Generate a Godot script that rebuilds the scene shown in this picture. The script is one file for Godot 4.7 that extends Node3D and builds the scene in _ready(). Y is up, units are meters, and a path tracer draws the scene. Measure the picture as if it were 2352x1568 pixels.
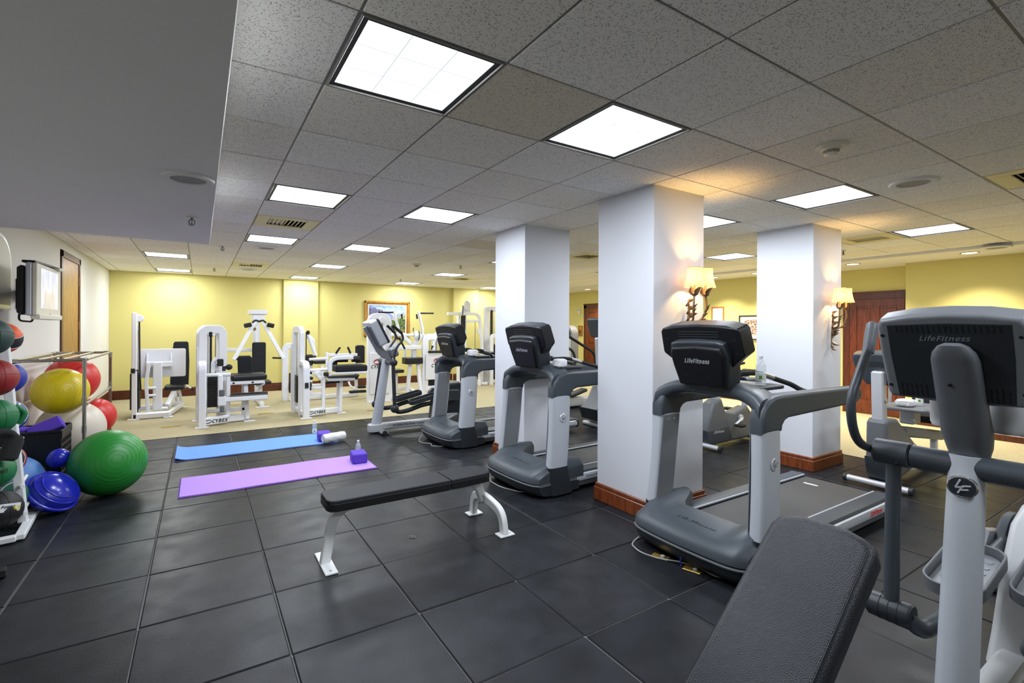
extends Node3D
# A hotel fitness room: rubber tiled floor, tiled ceiling with light panels, treadmills between white columns.
# World axes follow the room: +x runs along the treadmill belts, -z runs to the yellow back wall. Metres.

const EYE := 1.49            # eye height
const TOP := 2.596           # underside of the ceiling tiles
const MOD := 0.61            # ceiling and floor module
const LEFT_X := -1.525
const BACK_Z := -12.45
const RIGHT_X := 9.5
const REAR_Z := 3.2

var M := {}                  # materials
var taken := {}
var O := Vector3.ZERO        # base of the thing being built, when its parts are given in room coordinates
var rng := RandomNumberGenerator.new()


# ---------------------------------------------------------------- mesh collector
class Shape:
	var v := PackedVector3Array()

	func tri(a: Vector3, b: Vector3, c: Vector3) -> void:
		v.append(a); v.append(b); v.append(c)

	func otri(a: Vector3, b: Vector3, c: Vector3, away: Vector3) -> void:
		if (b - a).cross(c - a).dot((a + b + c) / 3.0 - away) >= 0.0:
			tri(a, b, c)
		else:
			tri(a, c, b)

	func oquad(a: Vector3, b: Vector3, c: Vector3, d: Vector3, away: Vector3) -> void:
		otri(a, b, c, away); otri(a, c, d, away)

	func add(o: Shape, t: Transform3D) -> void:
		for p in o.v:
			v.append(t * p)

	# area-weighted normals, smooth where faces meet at less than about 42 degrees
	func mesh(shift := Vector3.ZERO) -> ArrayMesh:
		var n: int = v.size() / 3
		var fn := PackedVector3Array(); fn.resize(n)
		var un := PackedVector3Array(); un.resize(n)
		var at := {}
		for i in n:
			var a := v[3 * i]
			var k := (v[3 * i + 1] - a).cross(v[3 * i + 2] - a)
			fn[i] = k
			un[i] = k.normalized()
			for j in 3:
				var q := Vector3i((v[3 * i + j] * 8000.0).round())
				if at.has(q):
					at[q].append(i)
				else:
					at[q] = [i]
		var pv := PackedVector3Array()
		var pn := PackedVector3Array()
		for i in n:
			if fn[i].length_squared() < 1e-18:
				continue
			for j in [0, 2, 1]:
				var p := v[3 * i + j]
				var s := Vector3.ZERO
				var u := un[i]
				for k in at[Vector3i((p * 8000.0).round())]:
					if un[k].dot(u) > 0.74:
						s += fn[k]
				pv.append(p - shift)
				pn.append(s.normalized() if s.length_squared() > 1e-20 else u)
		var arr := []
		arr.resize(Mesh.ARRAY_MAX)
		arr[Mesh.ARRAY_VERTEX] = pv
		arr[Mesh.ARRAY_NORMAL] = pn
		var am := ArrayMesh.new()
		am.add_surface_from_arrays(Mesh.PRIMITIVE_TRIANGLES, arr)
		return am


func S() -> Shape:
	return Shape.new()


# box with chamfered edges
func bx(m: Shape, c: Vector3, s: Vector3, b := 0.004, B := Basis()) -> Shape:
	var h := s * 0.5
	b = minf(b, minf(h.x, minf(h.y, h.z)) * 0.9)
	var P := {}
	for x in [-1, 1]:
		for y in [-1, 1]:
			for z in [-1, 1]:
				P[[x, y, z, 0]] = c + B * Vector3(x * h.x, y * (h.y - b), z * (h.z - b))
				P[[x, y, z, 1]] = c + B * Vector3(x * (h.x - b), y * h.y, z * (h.z - b))
				P[[x, y, z, 2]] = c + B * Vector3(x * (h.x - b), y * (h.y - b), z * h.z)
				m.otri(P[[x, y, z, 0]], P[[x, y, z, 1]], P[[x, y, z, 2]], c)
	for k in [-1, 1]:
		m.oquad(P[[k, -1, -1, 0]], P[[k, 1, -1, 0]], P[[k, 1, 1, 0]], P[[k, -1, 1, 0]], c)
		m.oquad(P[[-1, k, -1, 1]], P[[1, k, -1, 1]], P[[1, k, 1, 1]], P[[-1, k, 1, 1]], c)
		m.oquad(P[[-1, -1, k, 2]], P[[1, -1, k, 2]], P[[1, 1, k, 2]], P[[-1, 1, k, 2]], c)
		for l in [-1, 1]:
			m.oquad(P[[k, l, -1, 0]], P[[k, l, 1, 0]], P[[k, l, 1, 1]], P[[k, l, -1, 1]], c)
			m.oquad(P[[-1, k, l, 1]], P[[1, k, l, 1]], P[[1, k, l, 2]], P[[-1, k, l, 2]], c)
			m.oquad(P[[k, -1, l, 0]], P[[k, 1, l, 0]], P[[k, 1, l, 2]], P[[k, -1, l, 2]], c)
	return m


# box from corner to corner
func bc(m: Shape, a: Vector3, b: Vector3, bev := 0.004) -> Shape:
	return bx(m, (a + b) * 0.5, (b - a).abs(), bev)


func frame_of(t: Vector3, up := Vector3.UP) -> Basis:
	# columns: side, up, along
	var w := t.normalized()
	if absf(w.dot(up)) > 0.97:
		up = Vector3.RIGHT if absf(w.x) < 0.9 else Vector3.BACK
	var s := up.cross(w).normalized()
	return Basis(s, w.cross(s).normalized(), w)


# square bar from a to b, w across, h high
func bar(m: Shape, a: Vector3, b: Vector3, w: float, h: float, bev := 0.006, up := Vector3.UP) -> Shape:
	return bx(m, (a + b) * 0.5, Vector3(w, h, (b - a).length()), bev, frame_of(b - a, up))


func loft(m: Shape, rings: Array, caps := true) -> Shape:
	var cen := []
	for r in rings:
		var s := Vector3.ZERO
		for p in r:
			s += p
		cen.append(s / r.size())
	for i in rings.size() - 1:
		var a: PackedVector3Array = rings[i]
		var b: PackedVector3Array = rings[i + 1]
		var c: Vector3 = (cen[i] + cen[i + 1]) * 0.5
		for j in a.size():
			var k := (j + 1) % a.size()
			m.oquad(a[j], a[k], b[k], b[j], c)
	if caps:
		for e in [0, rings.size() - 1]:
			var r: PackedVector3Array = rings[e]
			var inner: Vector3 = cen[1] if e == 0 else cen[rings.size() - 2]
			for j in r.size():
				m.otri(r[j], r[(j + 1) % r.size()], cen[e], inner)
	return m


func path_frames(pts: Array) -> Array:
	var out := []
	var prev := Basis()
	for i in pts.size():
		var t: Vector3 = pts[mini(i + 1, pts.size() - 1)] - pts[maxi(i - 1, 0)]
		if i == 0:
			prev = frame_of(t)
		else:
			var w := t.normalized()
			var s := (prev.x - w * prev.x.dot(w)).normalized()
			prev = Basis(s, w.cross(s).normalized(), w)
		out.append(prev)
	return out


# round tube through points; r is one radius or one for each point
func tube(m: Shape, pts: Array, r, n := 10, caps := true) -> Shape:
	var fr := path_frames(pts)
	var rings := []
	for i in pts.size():
		var rr: float = r[i] if r is Array else r
		var ring := PackedVector3Array()
		for j in n:
			var a := TAU * j / n
			ring.append(pts[i] + fr[i].x * cos(a) * rr + fr[i].y * sin(a) * rr)
		rings.append(ring)
	return loft(m, rings, caps)


# rectangular tube swept through points with a fixed up direction
func sweep(m: Shape, pts: Array, w: float, h: float, up := Vector3.UP, bev := 0.008) -> Shape:
	var rings := []
	for i in pts.size():
		var t: Vector3 = (pts[mini(i + 1, pts.size() - 1)] - pts[maxi(i - 1, 0)]).normalized()
		var s := up.cross(t).normalized()
		var u := t.cross(s).normalized()
		var ring := PackedVector3Array()
		for q in [[1, 1, 0], [1, 1, 1], [-1, 1, 1], [-1, 1, 0], [-1, -1, 0], [-1, -1, 1], [1, -1, 1], [1, -1, 0]]:
			var x: float = q[0] * (w * 0.5 - (bev if q[2] == 1 else 0.0))
			var y: float = q[1] * (h * 0.5 - (bev if q[2] == 0 else 0.0))
			ring.append(pts[i] + s * x + u * y)
		rings.append(ring)
	return loft(m, rings)


# rounds the corners of a polyline
func bend(pts: Array, rad: float, seg := 5) -> Array:
	var out := [pts[0]]
	for i in range(1, pts.size() - 1):
		var p: Vector3 = pts[i]
		var a: Vector3 = pts[i - 1] - p
		var b: Vector3 = pts[i + 1] - p
		var d := minf(rad, minf(a.length(), b.length()) * 0.49)
		var p0 := p + a.normalized() * d
		var p1 := p + b.normalized() * d
		for k in seg + 1:
			var t := float(k) / seg
			out.append(p0.lerp(p, t).lerp(p.lerp(p1, t), t))
	out.append(pts[-1])
	return out


# profile of [radius, height] turned round the local y axis
func lathe(m: Shape, prof: Array, t: Transform3D, n := 20) -> Shape:
	for i in prof.size() - 1:
		var r0: float = prof[i][0]
		var r1: float = prof[i + 1][0]
		var y0: float = prof[i][1]
		var y1: float = prof[i + 1][1]
		for j in n:
			var a := TAU * j / n
			var b := TAU * (j + 1) / n
			var p := t * Vector3(r0 * cos(a), y0, r0 * sin(a))
			var q := t * Vector3(r0 * cos(b), y0, r0 * sin(b))
			var p1 := t * Vector3(r1 * cos(a), y1, r1 * sin(a))
			var q1 := t * Vector3(r1 * cos(b), y1, r1 * sin(b))
			m.tri(p, p1, q1)
			m.tri(p, q1, q)
	return m


func disc(m: Shape, c: Vector3, axis: Vector3, r: float, th: float, n := 20, bev := 0.003) -> Shape:
	var B := frame_of(axis)
	var t := Transform3D(Basis(B.y, B.z, B.x), c)
	var h := th * 0.5
	return lathe(m, [[0.0, -h], [r - bev, -h], [r, -h + bev], [r, h - bev], [r - bev, h], [0.0, h]], t, n)


func inset(poly: PackedVector2Array, d: float) -> PackedVector2Array:
	var out := PackedVector2Array()
	var n := poly.size()
	for i in n:
		var a := (poly[i] - poly[(i + n - 1) % n]).normalized()
		var b := (poly[(i + 1) % n] - poly[i]).normalized()
		var na := Vector2(-a.y, a.x)
		var nb := Vector2(-b.y, b.x)
		var mi := na + nb
		var k := mi.length_squared()
		out.append(poly[i] + mi * (2.0 * d / maxf(k, 0.6)))
	return out


# polygon (local xy) pushed along local z, with rounded edges
func prism(m: Shape, poly: PackedVector2Array, z0: float, z1: float, t: Transform3D, bev := 0.004, steps := 1) -> Shape:
	var area := 0.0
	for i in poly.size():
		area += poly[i].cross(poly[(i + 1) % poly.size()])
	if area < 0.0:
		poly = poly.duplicate()
		poly.reverse()
	bev = minf(bev, (z1 - z0) * 0.49)
	var rings := []
	for k in steps + 1:
		var a := PI * 0.5 * k / steps
		rings.append([inset(poly, bev * (1.0 - sin(a))), z0 + bev * (1.0 - cos(a))])
	for k in steps + 1:
		var a := PI * 0.5 * k / steps
		rings.append([inset(poly, bev * (1.0 - cos(a))), z1 - bev * (1.0 - sin(a))])
	var n := poly.size()
	for i in rings.size() - 1:
		var ra: PackedVector2Array = rings[i][0]
		var rb: PackedVector2Array = rings[i + 1][0]
		var za: float = rings[i][1]
		var zb: float = rings[i + 1][1]
		for j in n:
			var k := (j + 1) % n
			var p := t * Vector3(ra[j].x, ra[j].y, za)
			var q := t * Vector3(ra[k].x, ra[k].y, za)
			var p1 := t * Vector3(rb[j].x, rb[j].y, zb)
			var q1 := t * Vector3(rb[k].x, rb[k].y, zb)
			m.tri(p, q, q1)
			m.tri(p, q1, p1)
	for e in [0, rings.size() - 1]:
		var r: PackedVector2Array = rings[e][0]
		var z: float = rings[e][1]
		var ix := Geometry2D.triangulate_polygon(r)
		for i in range(0, ix.size(), 3):
			var a := r[ix[i]]
			var b := r[ix[i + 1]]
			var c := r[ix[i + 2]]
			var ccw := (b - a).cross(c - a) > 0.0
			if ccw == (e == 0):
				var s := b
				b = c
				c = s
			m.tri(t * Vector3(a.x, a.y, z), t * Vector3(b.x, b.y, z), t * Vector3(c.x, c.y, z))
	return m


func rrect(w: float, h: float, r: float, n := 4, c := Vector2.ZERO) -> PackedVector2Array:
	var out := PackedVector2Array()
	for q in [[1, 1, 0.0], [-1, 1, 0.5], [-1, -1, 1.0], [1, -1, 1.5]]:
		for k in n + 1:
			var a: float = PI * (q[2] + 0.5 * k / n)
			out.append(c + Vector2(q[0] * (w * 0.5 - r) + r * cos(a), q[1] * (h * 0.5 - r) + r * sin(a)))
	return out


func poly(a: Array) -> PackedVector2Array:
	var out := PackedVector2Array()
	for i in range(0, a.size(), 2):
		out.append(Vector2(a[i], a[i + 1]))
	return out


func ball(m: Shape, c: Vector3, r: Vector3, nu := 28, nv := 18, B := Basis()) -> Shape:
	for i in nv:
		var t0 := PI * i / nv
		var t1 := PI * (i + 1) / nv
		for j in nu:
			var a := TAU * j / nu
			var b := TAU * (j + 1) / nu
			var p := c + B * (Vector3(sin(t0) * cos(a), cos(t0), sin(t0) * sin(a)) * r)
			var q := c + B * (Vector3(sin(t0) * cos(b), cos(t0), sin(t0) * sin(b)) * r)
			var p1 := c + B * (Vector3(sin(t1) * cos(a), cos(t1), sin(t1) * sin(a)) * r)
			var q1 := c + B * (Vector3(sin(t1) * cos(b), cos(t1), sin(t1) * sin(b)) * r)
			if i > 0:
				m.tri(p, q, q1)
			if i < nv - 1:
				m.tri(p, q1, p1)
	return m


# transform whose local xy plane stands upright: local x along xdir, local y along ydir
func plane_at(o: Vector3, xdir: Vector3, ydir: Vector3) -> Transform3D:
	var x := xdir.normalized()
	var z := x.cross(ydir.normalized()).normalized()
	return Transform3D(Basis(x, z.cross(x), z), o)


# ---------------------------------------------------------------- nodes
func numbered(called: String) -> String:
	var n: int = taken.get(called, 0)
	taken[called] = n + 1
	return called if n == 0 else "%s_%03d" % [called, n]


func tag(o: Node, label: String, category: String, group := "") -> Node:
	o.set_meta("label", label)
	o.set_meta("category", category)
	if group:
		o.set_meta("group", group)
	return o


# a thing whose parts are given in room coordinates (base = its foot)
func thing(called: String, label: String, category: String, base: Vector3, group := "") -> Node3D:
	var o := Node3D.new()
	o.name = numbered(called)
	add_child(o)
	o.position = base
	O = base
	tag(o, label, category, group)
	return o


# a thing whose parts are given round its own base
func local_thing(called: String, label: String, category: String, at: Vector3, turn := 0.0, group := "") -> Node3D:
	var o := thing(called, label, category, at, group)
	o.rotation.y = turn
	O = Vector3.ZERO
	return o


func structure(called: String) -> Node3D:
	var o := Node3D.new()
	o.name = called
	add_child(o)
	o.set_meta("kind", "structure")
	O = Vector3.ZERO
	return o


func part(parent: Node, called: String, m: Shape, mat: Material, label := "") -> MeshInstance3D:
	return put(parent, called, m.mesh(O), mat, label)


func put(parent: Node, called: String, mesh: Mesh, mat: Material, label := "") -> MeshInstance3D:
	var o := MeshInstance3D.new()
	o.name = called
	o.mesh = mesh
	o.material_override = mat
	parent.add_child(o, true)
	if label:
		o.set_meta("label", label)
	return o


# a whole thing that is one mesh
func single(called: String, label: String, category: String, base: Vector3, m: Shape, mat: Material, group := "") -> MeshInstance3D:
	var o := MeshInstance3D.new()
	o.name = numbered(called)
	o.mesh = m.mesh(base)
	o.material_override = mat
	add_child(o)
	o.position = base
	tag(o, label, category, group)
	return o


func solid_struct(called: String, m: Shape, mat: Material) -> MeshInstance3D:
	var o := MeshInstance3D.new()
	o.name = called
	o.mesh = m.mesh()
	o.material_override = mat
	add_child(o)
	o.set_meta("kind", "structure")
	return o


func copy(src: Node3D, at: Vector3, turn: float, label: String) -> Node3D:
	var base := String(src.name)
	var o: Node3D = src.duplicate()
	o.name = numbered(base)
	add_child(o)
	o.position = at
	o.rotation.y = turn
	o.set_meta("label", label)
	return o


var font_i: SystemFont

# flat lettering; right = reading direction, up = letters' up; size = height of capitals
func letters(parent: Node, called: String, s: String, at: Vector3, right: Vector3, up: Vector3, size: float, mat: Material, slant := 0.0, bold := false, stretch := 1.0) -> MeshInstance3D:
	var t := TextMesh.new()
	var f := SystemFont.new()
	f.font_names = PackedStringArray(["Droid Sans"])
	f.font_weight = 700 if bold else 400
	t.font = f
	t.text = s
	t.font_size = 32
	t.pixel_size = size / 23.0
	t.depth = 0.0015
	t.curve_step = 2.0
	var o := put(parent, called, t, mat)
	var x := right.normalized()
	var y := up.normalized()
	var z := x.cross(y).normalized()
	o.transform = Transform3D(Basis(x * stretch, y + x * slant, z), at - O)
	return o


# ---------------------------------------------------------------- materials
func mat(called: String, c: Color, rough := 0.5, metal := 0.0, spec := 0.5) -> StandardMaterial3D:
	var m := StandardMaterial3D.new()
	m.resource_name = called
	m.albedo_color = c
	m.roughness = rough
	m.metallic = metal
	m.metallic_specular = spec
	M[called] = m
	return m


func noise_tex(freq: float, ramp: Array, size := 512, oct := 4, sd := 1, type := FastNoiseLite.TYPE_SIMPLEX_SMOOTH) -> NoiseTexture2D:
	var n := FastNoiseLite.new()
	n.noise_type = type
	n.frequency = freq
	n.fractal_octaves = oct
	n.seed = sd
	var t := NoiseTexture2D.new()
	t.width = size
	t.height = size
	t.seamless = true
	t.noise = n
	var g := Gradient.new()
	g.offsets = PackedFloat32Array([ramp[0], ramp[2]])
	g.colors = PackedColorArray([ramp[1], ramp[3]])
	t.color_ramp = g
	return t


func normal_tex(freq: float, strength: float, size := 512, sd := 3, type := FastNoiseLite.TYPE_SIMPLEX_SMOOTH, oct := 3) -> NoiseTexture2D:
	var n := FastNoiseLite.new()
	n.noise_type = type
	n.frequency = freq
	n.seed = sd
	n.fractal_octaves = oct
	var t := NoiseTexture2D.new()
	t.width = size
	t.height = size
	t.seamless = true
	t.as_normal_map = true
	t.bump_strength = strength
	t.noise = n
	return t


func tri_map(m: StandardMaterial3D, scale: Vector3, world := true) -> void:
	m.uv1_triplanar = true
	m.uv1_world_triplanar = world
	m.uv1_scale = scale


func make_materials() -> void:
	mat("wall_white", Color8(226, 223, 216), 0.75)
	mat("column_white", Color8(208, 210, 216), 0.7)
	mat("wall_yellow", Color8(212, 201, 126), 0.7)
	mat("ceiling_plain", Color8(232, 231, 226), 0.85)
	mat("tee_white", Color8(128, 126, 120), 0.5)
	mat("tee_shadow", Color8(60, 60, 58), 0.8)
	# mineral fibre tile: short dark fissures pressed into a pale board
	var im := Image.create(1024, 1024, false, Image.FORMAT_RGB8)
	im.fill(Color8(244, 242, 236))
	rng.seed = 11
	for i in 6800:
		var p := Vector2(rng.randf() * 1024.0, rng.randf() * 1024.0)
		var a := rng.randf_range(-0.6, 0.6) + (0.0 if rng.randf() < 0.6 else 1.2)
		var len := rng.randi_range(2, 9)
		var c := Color8(96, 92, 84).lerp(Color8(170, 166, 156), rng.randf())
		for k in len:
			a += rng.randf_range(-0.3, 0.3)
			p += Vector2(cos(a), sin(a))
			im.set_pixel(posmod(int(p.x), 1024), posmod(int(p.y), 1024), c)
			im.set_pixel(posmod(int(p.x), 1024), posmod(int(p.y) + 1, 1024), c)
			if len > 4:
				im.set_pixel(posmod(int(p.x) + 1, 1024), posmod(int(p.y) + 1, 1024), c.lightened(0.12))
	for k in 3:
		var tm := mat("ceiling_tile_%d" % k, [Color.WHITE, Color8(250, 248, 244), Color8(236, 231, 216)][k], 0.9, 0.0, 0.3)
		tm.albedo_texture = ImageTexture.create_from_image(im)
		tri_map(tm, Vector3(1.05, 1.05, 1.05))
		tm.uv1_offset = Vector3(0.31 * k, 0.17 * k, 0.43 * k)
	# rubber floor tile, scuffed
	var rn := normal_tex(0.22, 2.0, 512, 9)
	var scuff := scuff_image()
	var rr := noise_tex(0.012, [0.25, Color(0.82, 0.82, 0.82), 0.75, Color(1, 1, 1)], 512, 5, 21)
	for k in 4:
		var c: Color = [Color8(42, 44, 48), Color8(38, 40, 44), Color8(46, 48, 52), Color8(40, 42, 45)][k]
		var fm := mat("rubber_tile_%d" % k, c, 0.44, 0.0, 0.30)
		fm.albedo_texture = scuff
		fm.roughness_texture = rr
		fm.normal_enabled = true
		fm.normal_texture = rn
		fm.normal_scale = 0.06
		tri_map(fm, Vector3(0.62, 0.62, 0.62))
		fm.uv1_offset = Vector3(0.37 * k, 0.0, 0.59 * k)
	mat("joint_dust", Color8(104, 104, 102), 0.9)
	# carpet: pale yarn with broken weft lines
	var ci := Image.create(512, 512, false, Image.FORMAT_RGB8)
	var cn := FastNoiseLite.new()
	cn.frequency = 0.03
	cn.seed = 4
	for y in 512:
		for x in 512:
			var s := cn.get_noise_2d(x * 0.5, y * 6.4) * 0.6 + cn.get_noise_2d(x * 6.6 + 900.0, y * 0.4) * 0.4
			var g := rng.randf_range(-0.03, 0.03)
			var k := clampf(0.5 + s * 1.1 + g, 0.0, 1.0)
			ci.set_pixel(x, y, Color8(172, 161, 128).lerp(Color8(206, 197, 166), k))
	var cm := mat("carpet", Color8(238, 236, 230), 0.95, 0.0, 0.2)
	cm.albedo_texture = ImageTexture.create_from_image(ci)
	tri_map(cm, Vector3(1.6, 1.6, 1.6))
	# stained wood
	var wood := Image.create(512, 512, false, Image.FORMAT_RGB8)
	var wn := FastNoiseLite.new()
	wn.frequency = 0.012
	wn.fractal_octaves = 4
	for y in 512:
		for x in 512:
			var k := clampf(0.5 + 0.6 * wn.get_noise_2d(x * 5.0, y * 0.35) + 0.25 * wn.get_noise_2d(x * 22.0, y * 0.8), 0.0, 1.0)
			wood.set_pixel(x, y, Color8(150, 138, 128).lerp(Color8(255, 250, 244), k))
	var wt := ImageTexture.create_from_image(wood)
	for w in [["wood_red", Color8(146, 78, 40)], ["wood_dark", Color8(106, 50, 25)], ["wood_door", Color8(128, 62, 29)], ["wood_oak", Color8(196, 140, 72)], ["wood_gilt", Color8(214, 150, 52)]]:
		var wm := mat(w[0], w[1], 0.35)
		wm.albedo_texture = wt
		tri_map(wm, Vector3(1.3, 1.3, 1.3))
	# machines
	mat("white_enamel", Color8(226, 227, 231), 0.3)
	mat("white_shroud", Color8(220, 221, 226), 0.35)
	mat("bench_white", Color8(222, 224, 224), 0.4)
	var vy := mat("vinyl", Color8(38, 39, 43), 0.52, 0.0, 0.28)
	vy.normal_enabled = true
	vy.normal_texture = normal_tex(0.2, 1.5, 256, 31)
	vy.normal_scale = 0.25
	tri_map(vy, Vector3(6, 6, 6), false)
	mat("vinyl_side", Color8(16, 16, 17), 0.45)
	var le := mat("leather", Color8(28, 31, 38), 0.36, 0.0, 0.38)
	le.normal_enabled = true
	le.normal_texture = normal_tex(0.06, 14.0, 512, 17, FastNoiseLite.TYPE_CELLULAR, 2)
	le.normal_scale = 0.6
	tri_map(le, Vector3(14, 14, 14), false)
	var pn := normal_tex(0.35, 1.2, 256, 41)
	for p in [["plastic_grey", Color8(62, 68, 74), 0.42], ["plastic_dark", Color8(42, 46, 51), 0.4], ["plastic_black", Color8(16, 17, 20), 0.42], ["plastic_mid", Color8(96, 99, 103), 0.42], ["plastic_pale", Color8(176, 178, 180), 0.45]]:
		var pm := mat(p[0], p[1], p[2], 0.0, 0.42)
		pm.normal_enabled = true
		pm.normal_texture = pn
		pm.normal_scale = 0.12
		tri_map(pm, Vector3(7, 7, 7), false)
	mat("silver_paint", Color8(180, 185, 192), 0.38, 0.12)
	mat("silver_dark", Color8(122, 125, 130), 0.42, 0.15)
	mat("silver_bright", Color8(196, 198, 202), 0.3, 0.3)
	mat("chrome", Color8(205, 206, 208), 0.18, 0.9)
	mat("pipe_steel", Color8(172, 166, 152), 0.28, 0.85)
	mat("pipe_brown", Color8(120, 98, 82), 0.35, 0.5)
	mat("rubber_black", Color8(22, 22, 23), 0.75)
	mat("foam_black", Color8(30, 31, 32), 0.9)
	var bm := mat("belt", Color8(70, 69, 68), 0.7)
	bm.normal_enabled = true
	bm.normal_texture = normal_tex(0.3, 3.0, 256, 51)
	bm.normal_scale = 0.4
	tri_map(bm, Vector3(4, 4, 4), false)
	mat("void_black", Color8(10, 10, 11), 0.7)
	mat("print_black", Color8(24, 24, 26), 0.5)
	mat("print_grey", Color8(110, 114, 118), 0.5)
	mat("print_silver", Color8(190, 192, 196), 0.4, 0.4)
	mat("print_red", Color8(200, 30, 34), 0.5)
	mat("print_crimson", Color8(150, 24, 48), 0.5)
	mat("print_deep", Color8(40, 44, 48), 0.5)
	mat("red_ball", Color8(205, 44, 40), 0.38)
	mat("yellow_ball", Color8(214, 190, 20), 0.36)
	mat("pearl_ball", Color8(214, 204, 186), 0.38)
	mat("green_ball", Color8(30, 128, 42), 0.4)
	mat("sky_ball", Color8(72, 120, 178), 0.5)
	mat("blue_vinyl", Color8(30, 40, 168), 0.22)
	mat("dark_green", Color8(42, 66, 58), 0.55)
	mat("ball_red", Color8(140, 34, 32), 0.5)
	mat("ball_blue", Color8(36, 48, 148), 0.5)
	mat("ball_orange", Color8(226, 82, 24), 0.5)
	mat("ball_black", Color8(26, 26, 28), 0.6)
	mat("ball_green", Color8(28, 110, 62), 0.5)
	mat("ball_teal", Color8(28, 92, 76), 0.55)
	mat("print_white", Color8(226, 228, 230), 0.5)
	mat("print_yellow", Color8(232, 214, 48), 0.5)
	mat("mat_blue", Color8(104, 150, 226), 0.85)
	mat("mat_blue_under", Color8(58, 62, 110), 0.85)
	mat("mat_purple", Color8(174, 134, 218), 0.85)
	mat("mat_purple_under", Color8(96, 58, 140), 0.85)
	mat("block_purple", Color8(84, 54, 176), 0.8)
	var tw := mat("towel", Color8(236, 237, 240), 0.95)
	tw.normal_enabled = true
	tw.normal_texture = normal_tex(0.25, 6.0, 256, 61)
	tw.normal_scale = 0.8
	tri_map(tw, Vector3(5, 5, 5), false)
	var gl := mat("bottle_plastic", Color(0.90, 0.95, 0.98, 0.28), 0.05)
	gl.transparency = BaseMaterial3D.TRANSPARENCY_ALPHA
	mat("bottle_label", Color8(226, 232, 226), 0.5)
	mat("label_green", Color8(96, 150, 60), 0.5)
	mat("grille_grey", Color8(150, 152, 148), 0.7)
	mat("ivory", Color8(226, 220, 200), 0.5)
	mat("ivory_dark", Color8(150, 142, 120), 0.6)
	mat("vent_cream", Color8(224, 214, 168), 0.5)
	mat("brass", Color8(190, 160, 80), 0.35, 0.7)
	mat("bronze", Color8(128, 102, 72), 0.42, 0.35)
	mat("paper", Color8(232, 230, 226), 0.8)
	mat("frame_black", Color8(26, 22, 20), 0.4)
	var sh := mat("lamp_shade", Color8(244, 226, 176), 0.8)
	sh.backlight_enabled = true
	sh.backlight = Color8(206, 160, 84)
	var bulb := mat("bulb_glow", Color8(255, 240, 210), 0.5)
	bulb.emission_enabled = true
	bulb.emission = Color8(255, 220, 150)
	bulb.emission_energy_multiplier = 3.0
	var pg := mat("panel_glow", Color8(240, 244, 250), 0.5)
	pg.emission_enabled = true
	pg.emission = Color8(238, 245, 255)
	pg.emission_energy_multiplier = PANEL_GLOW
	var dg := mat("downlight_glow", Color8(255, 244, 220), 0.5)
	dg.emission_enabled = true
	dg.emission = Color8(255, 240, 205)
	dg.emission_energy_multiplier = 2.4
	var pr := mat("panel_rib", Color8(206, 212, 220), 0.5)
	pr.emission_enabled = true
	pr.emission = Color8(226, 234, 246)
	pr.emission_energy_multiplier = 0.5
	mat("panel_reveal", Color8(30, 32, 36), 0.5)


# long faint scratches and grey scuffs on dark rubber
func scuff_image() -> ImageTexture:
	var im := Image.create(1024, 1024, false, Image.FORMAT_RGB8)
	var n := FastNoiseLite.new()
	n.frequency = 0.006
	n.fractal_octaves = 5
	n.seed = 8
	rng.seed = 5
	for y in 1024:
		for x in 1024:
			var k := 0.80 + 0.16 * n.get_noise_2d(x, y) + rng.randf_range(-0.05, 0.05)
			im.set_pixel(x, y, Color(k, k, k * 1.01))
	for i in 90:
		var p := Vector2(rng.randf() * 1024.0, rng.randf() * 1024.0)
		var a := rng.randf() * TAU
		var g := rng.randf_range(-0.10, 0.14)
		for k in rng.randi_range(20, 160):
			a += rng.randf_range(-0.04, 0.04)
			p += Vector2(cos(a), sin(a))
			var x := posmod(int(p.x), 1024)
			var y := posmod(int(p.y), 1024)
			var c := im.get_pixel(x, y)
			im.set_pixel(x, y, Color(clampf(c.r + g, 0, 1), clampf(c.g + g, 0, 1), clampf(c.b + g, 0, 1)))
	for i in 36:
		var p := Vector2(rng.randf() * 1024.0, rng.randf() * 1024.0)
		for k in 130:
			var q := p + Vector2(rng.randfn(0.0, 9.0), rng.randfn(0.0, 5.0))
			var x := posmod(int(q.x), 1024)
			var y := posmod(int(q.y), 1024)
			var c := im.get_pixel(x, y)
			im.set_pixel(x, y, Color(minf(c.r + 0.1, 1), minf(c.g + 0.1, 1), minf(c.b + 0.1, 1)))
	return ImageTexture.create_from_image(im)


const PANEL_ENERGY := 2.6
const PANEL_GLOW := 2.2
const EXPOSURE := 1.30

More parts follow.
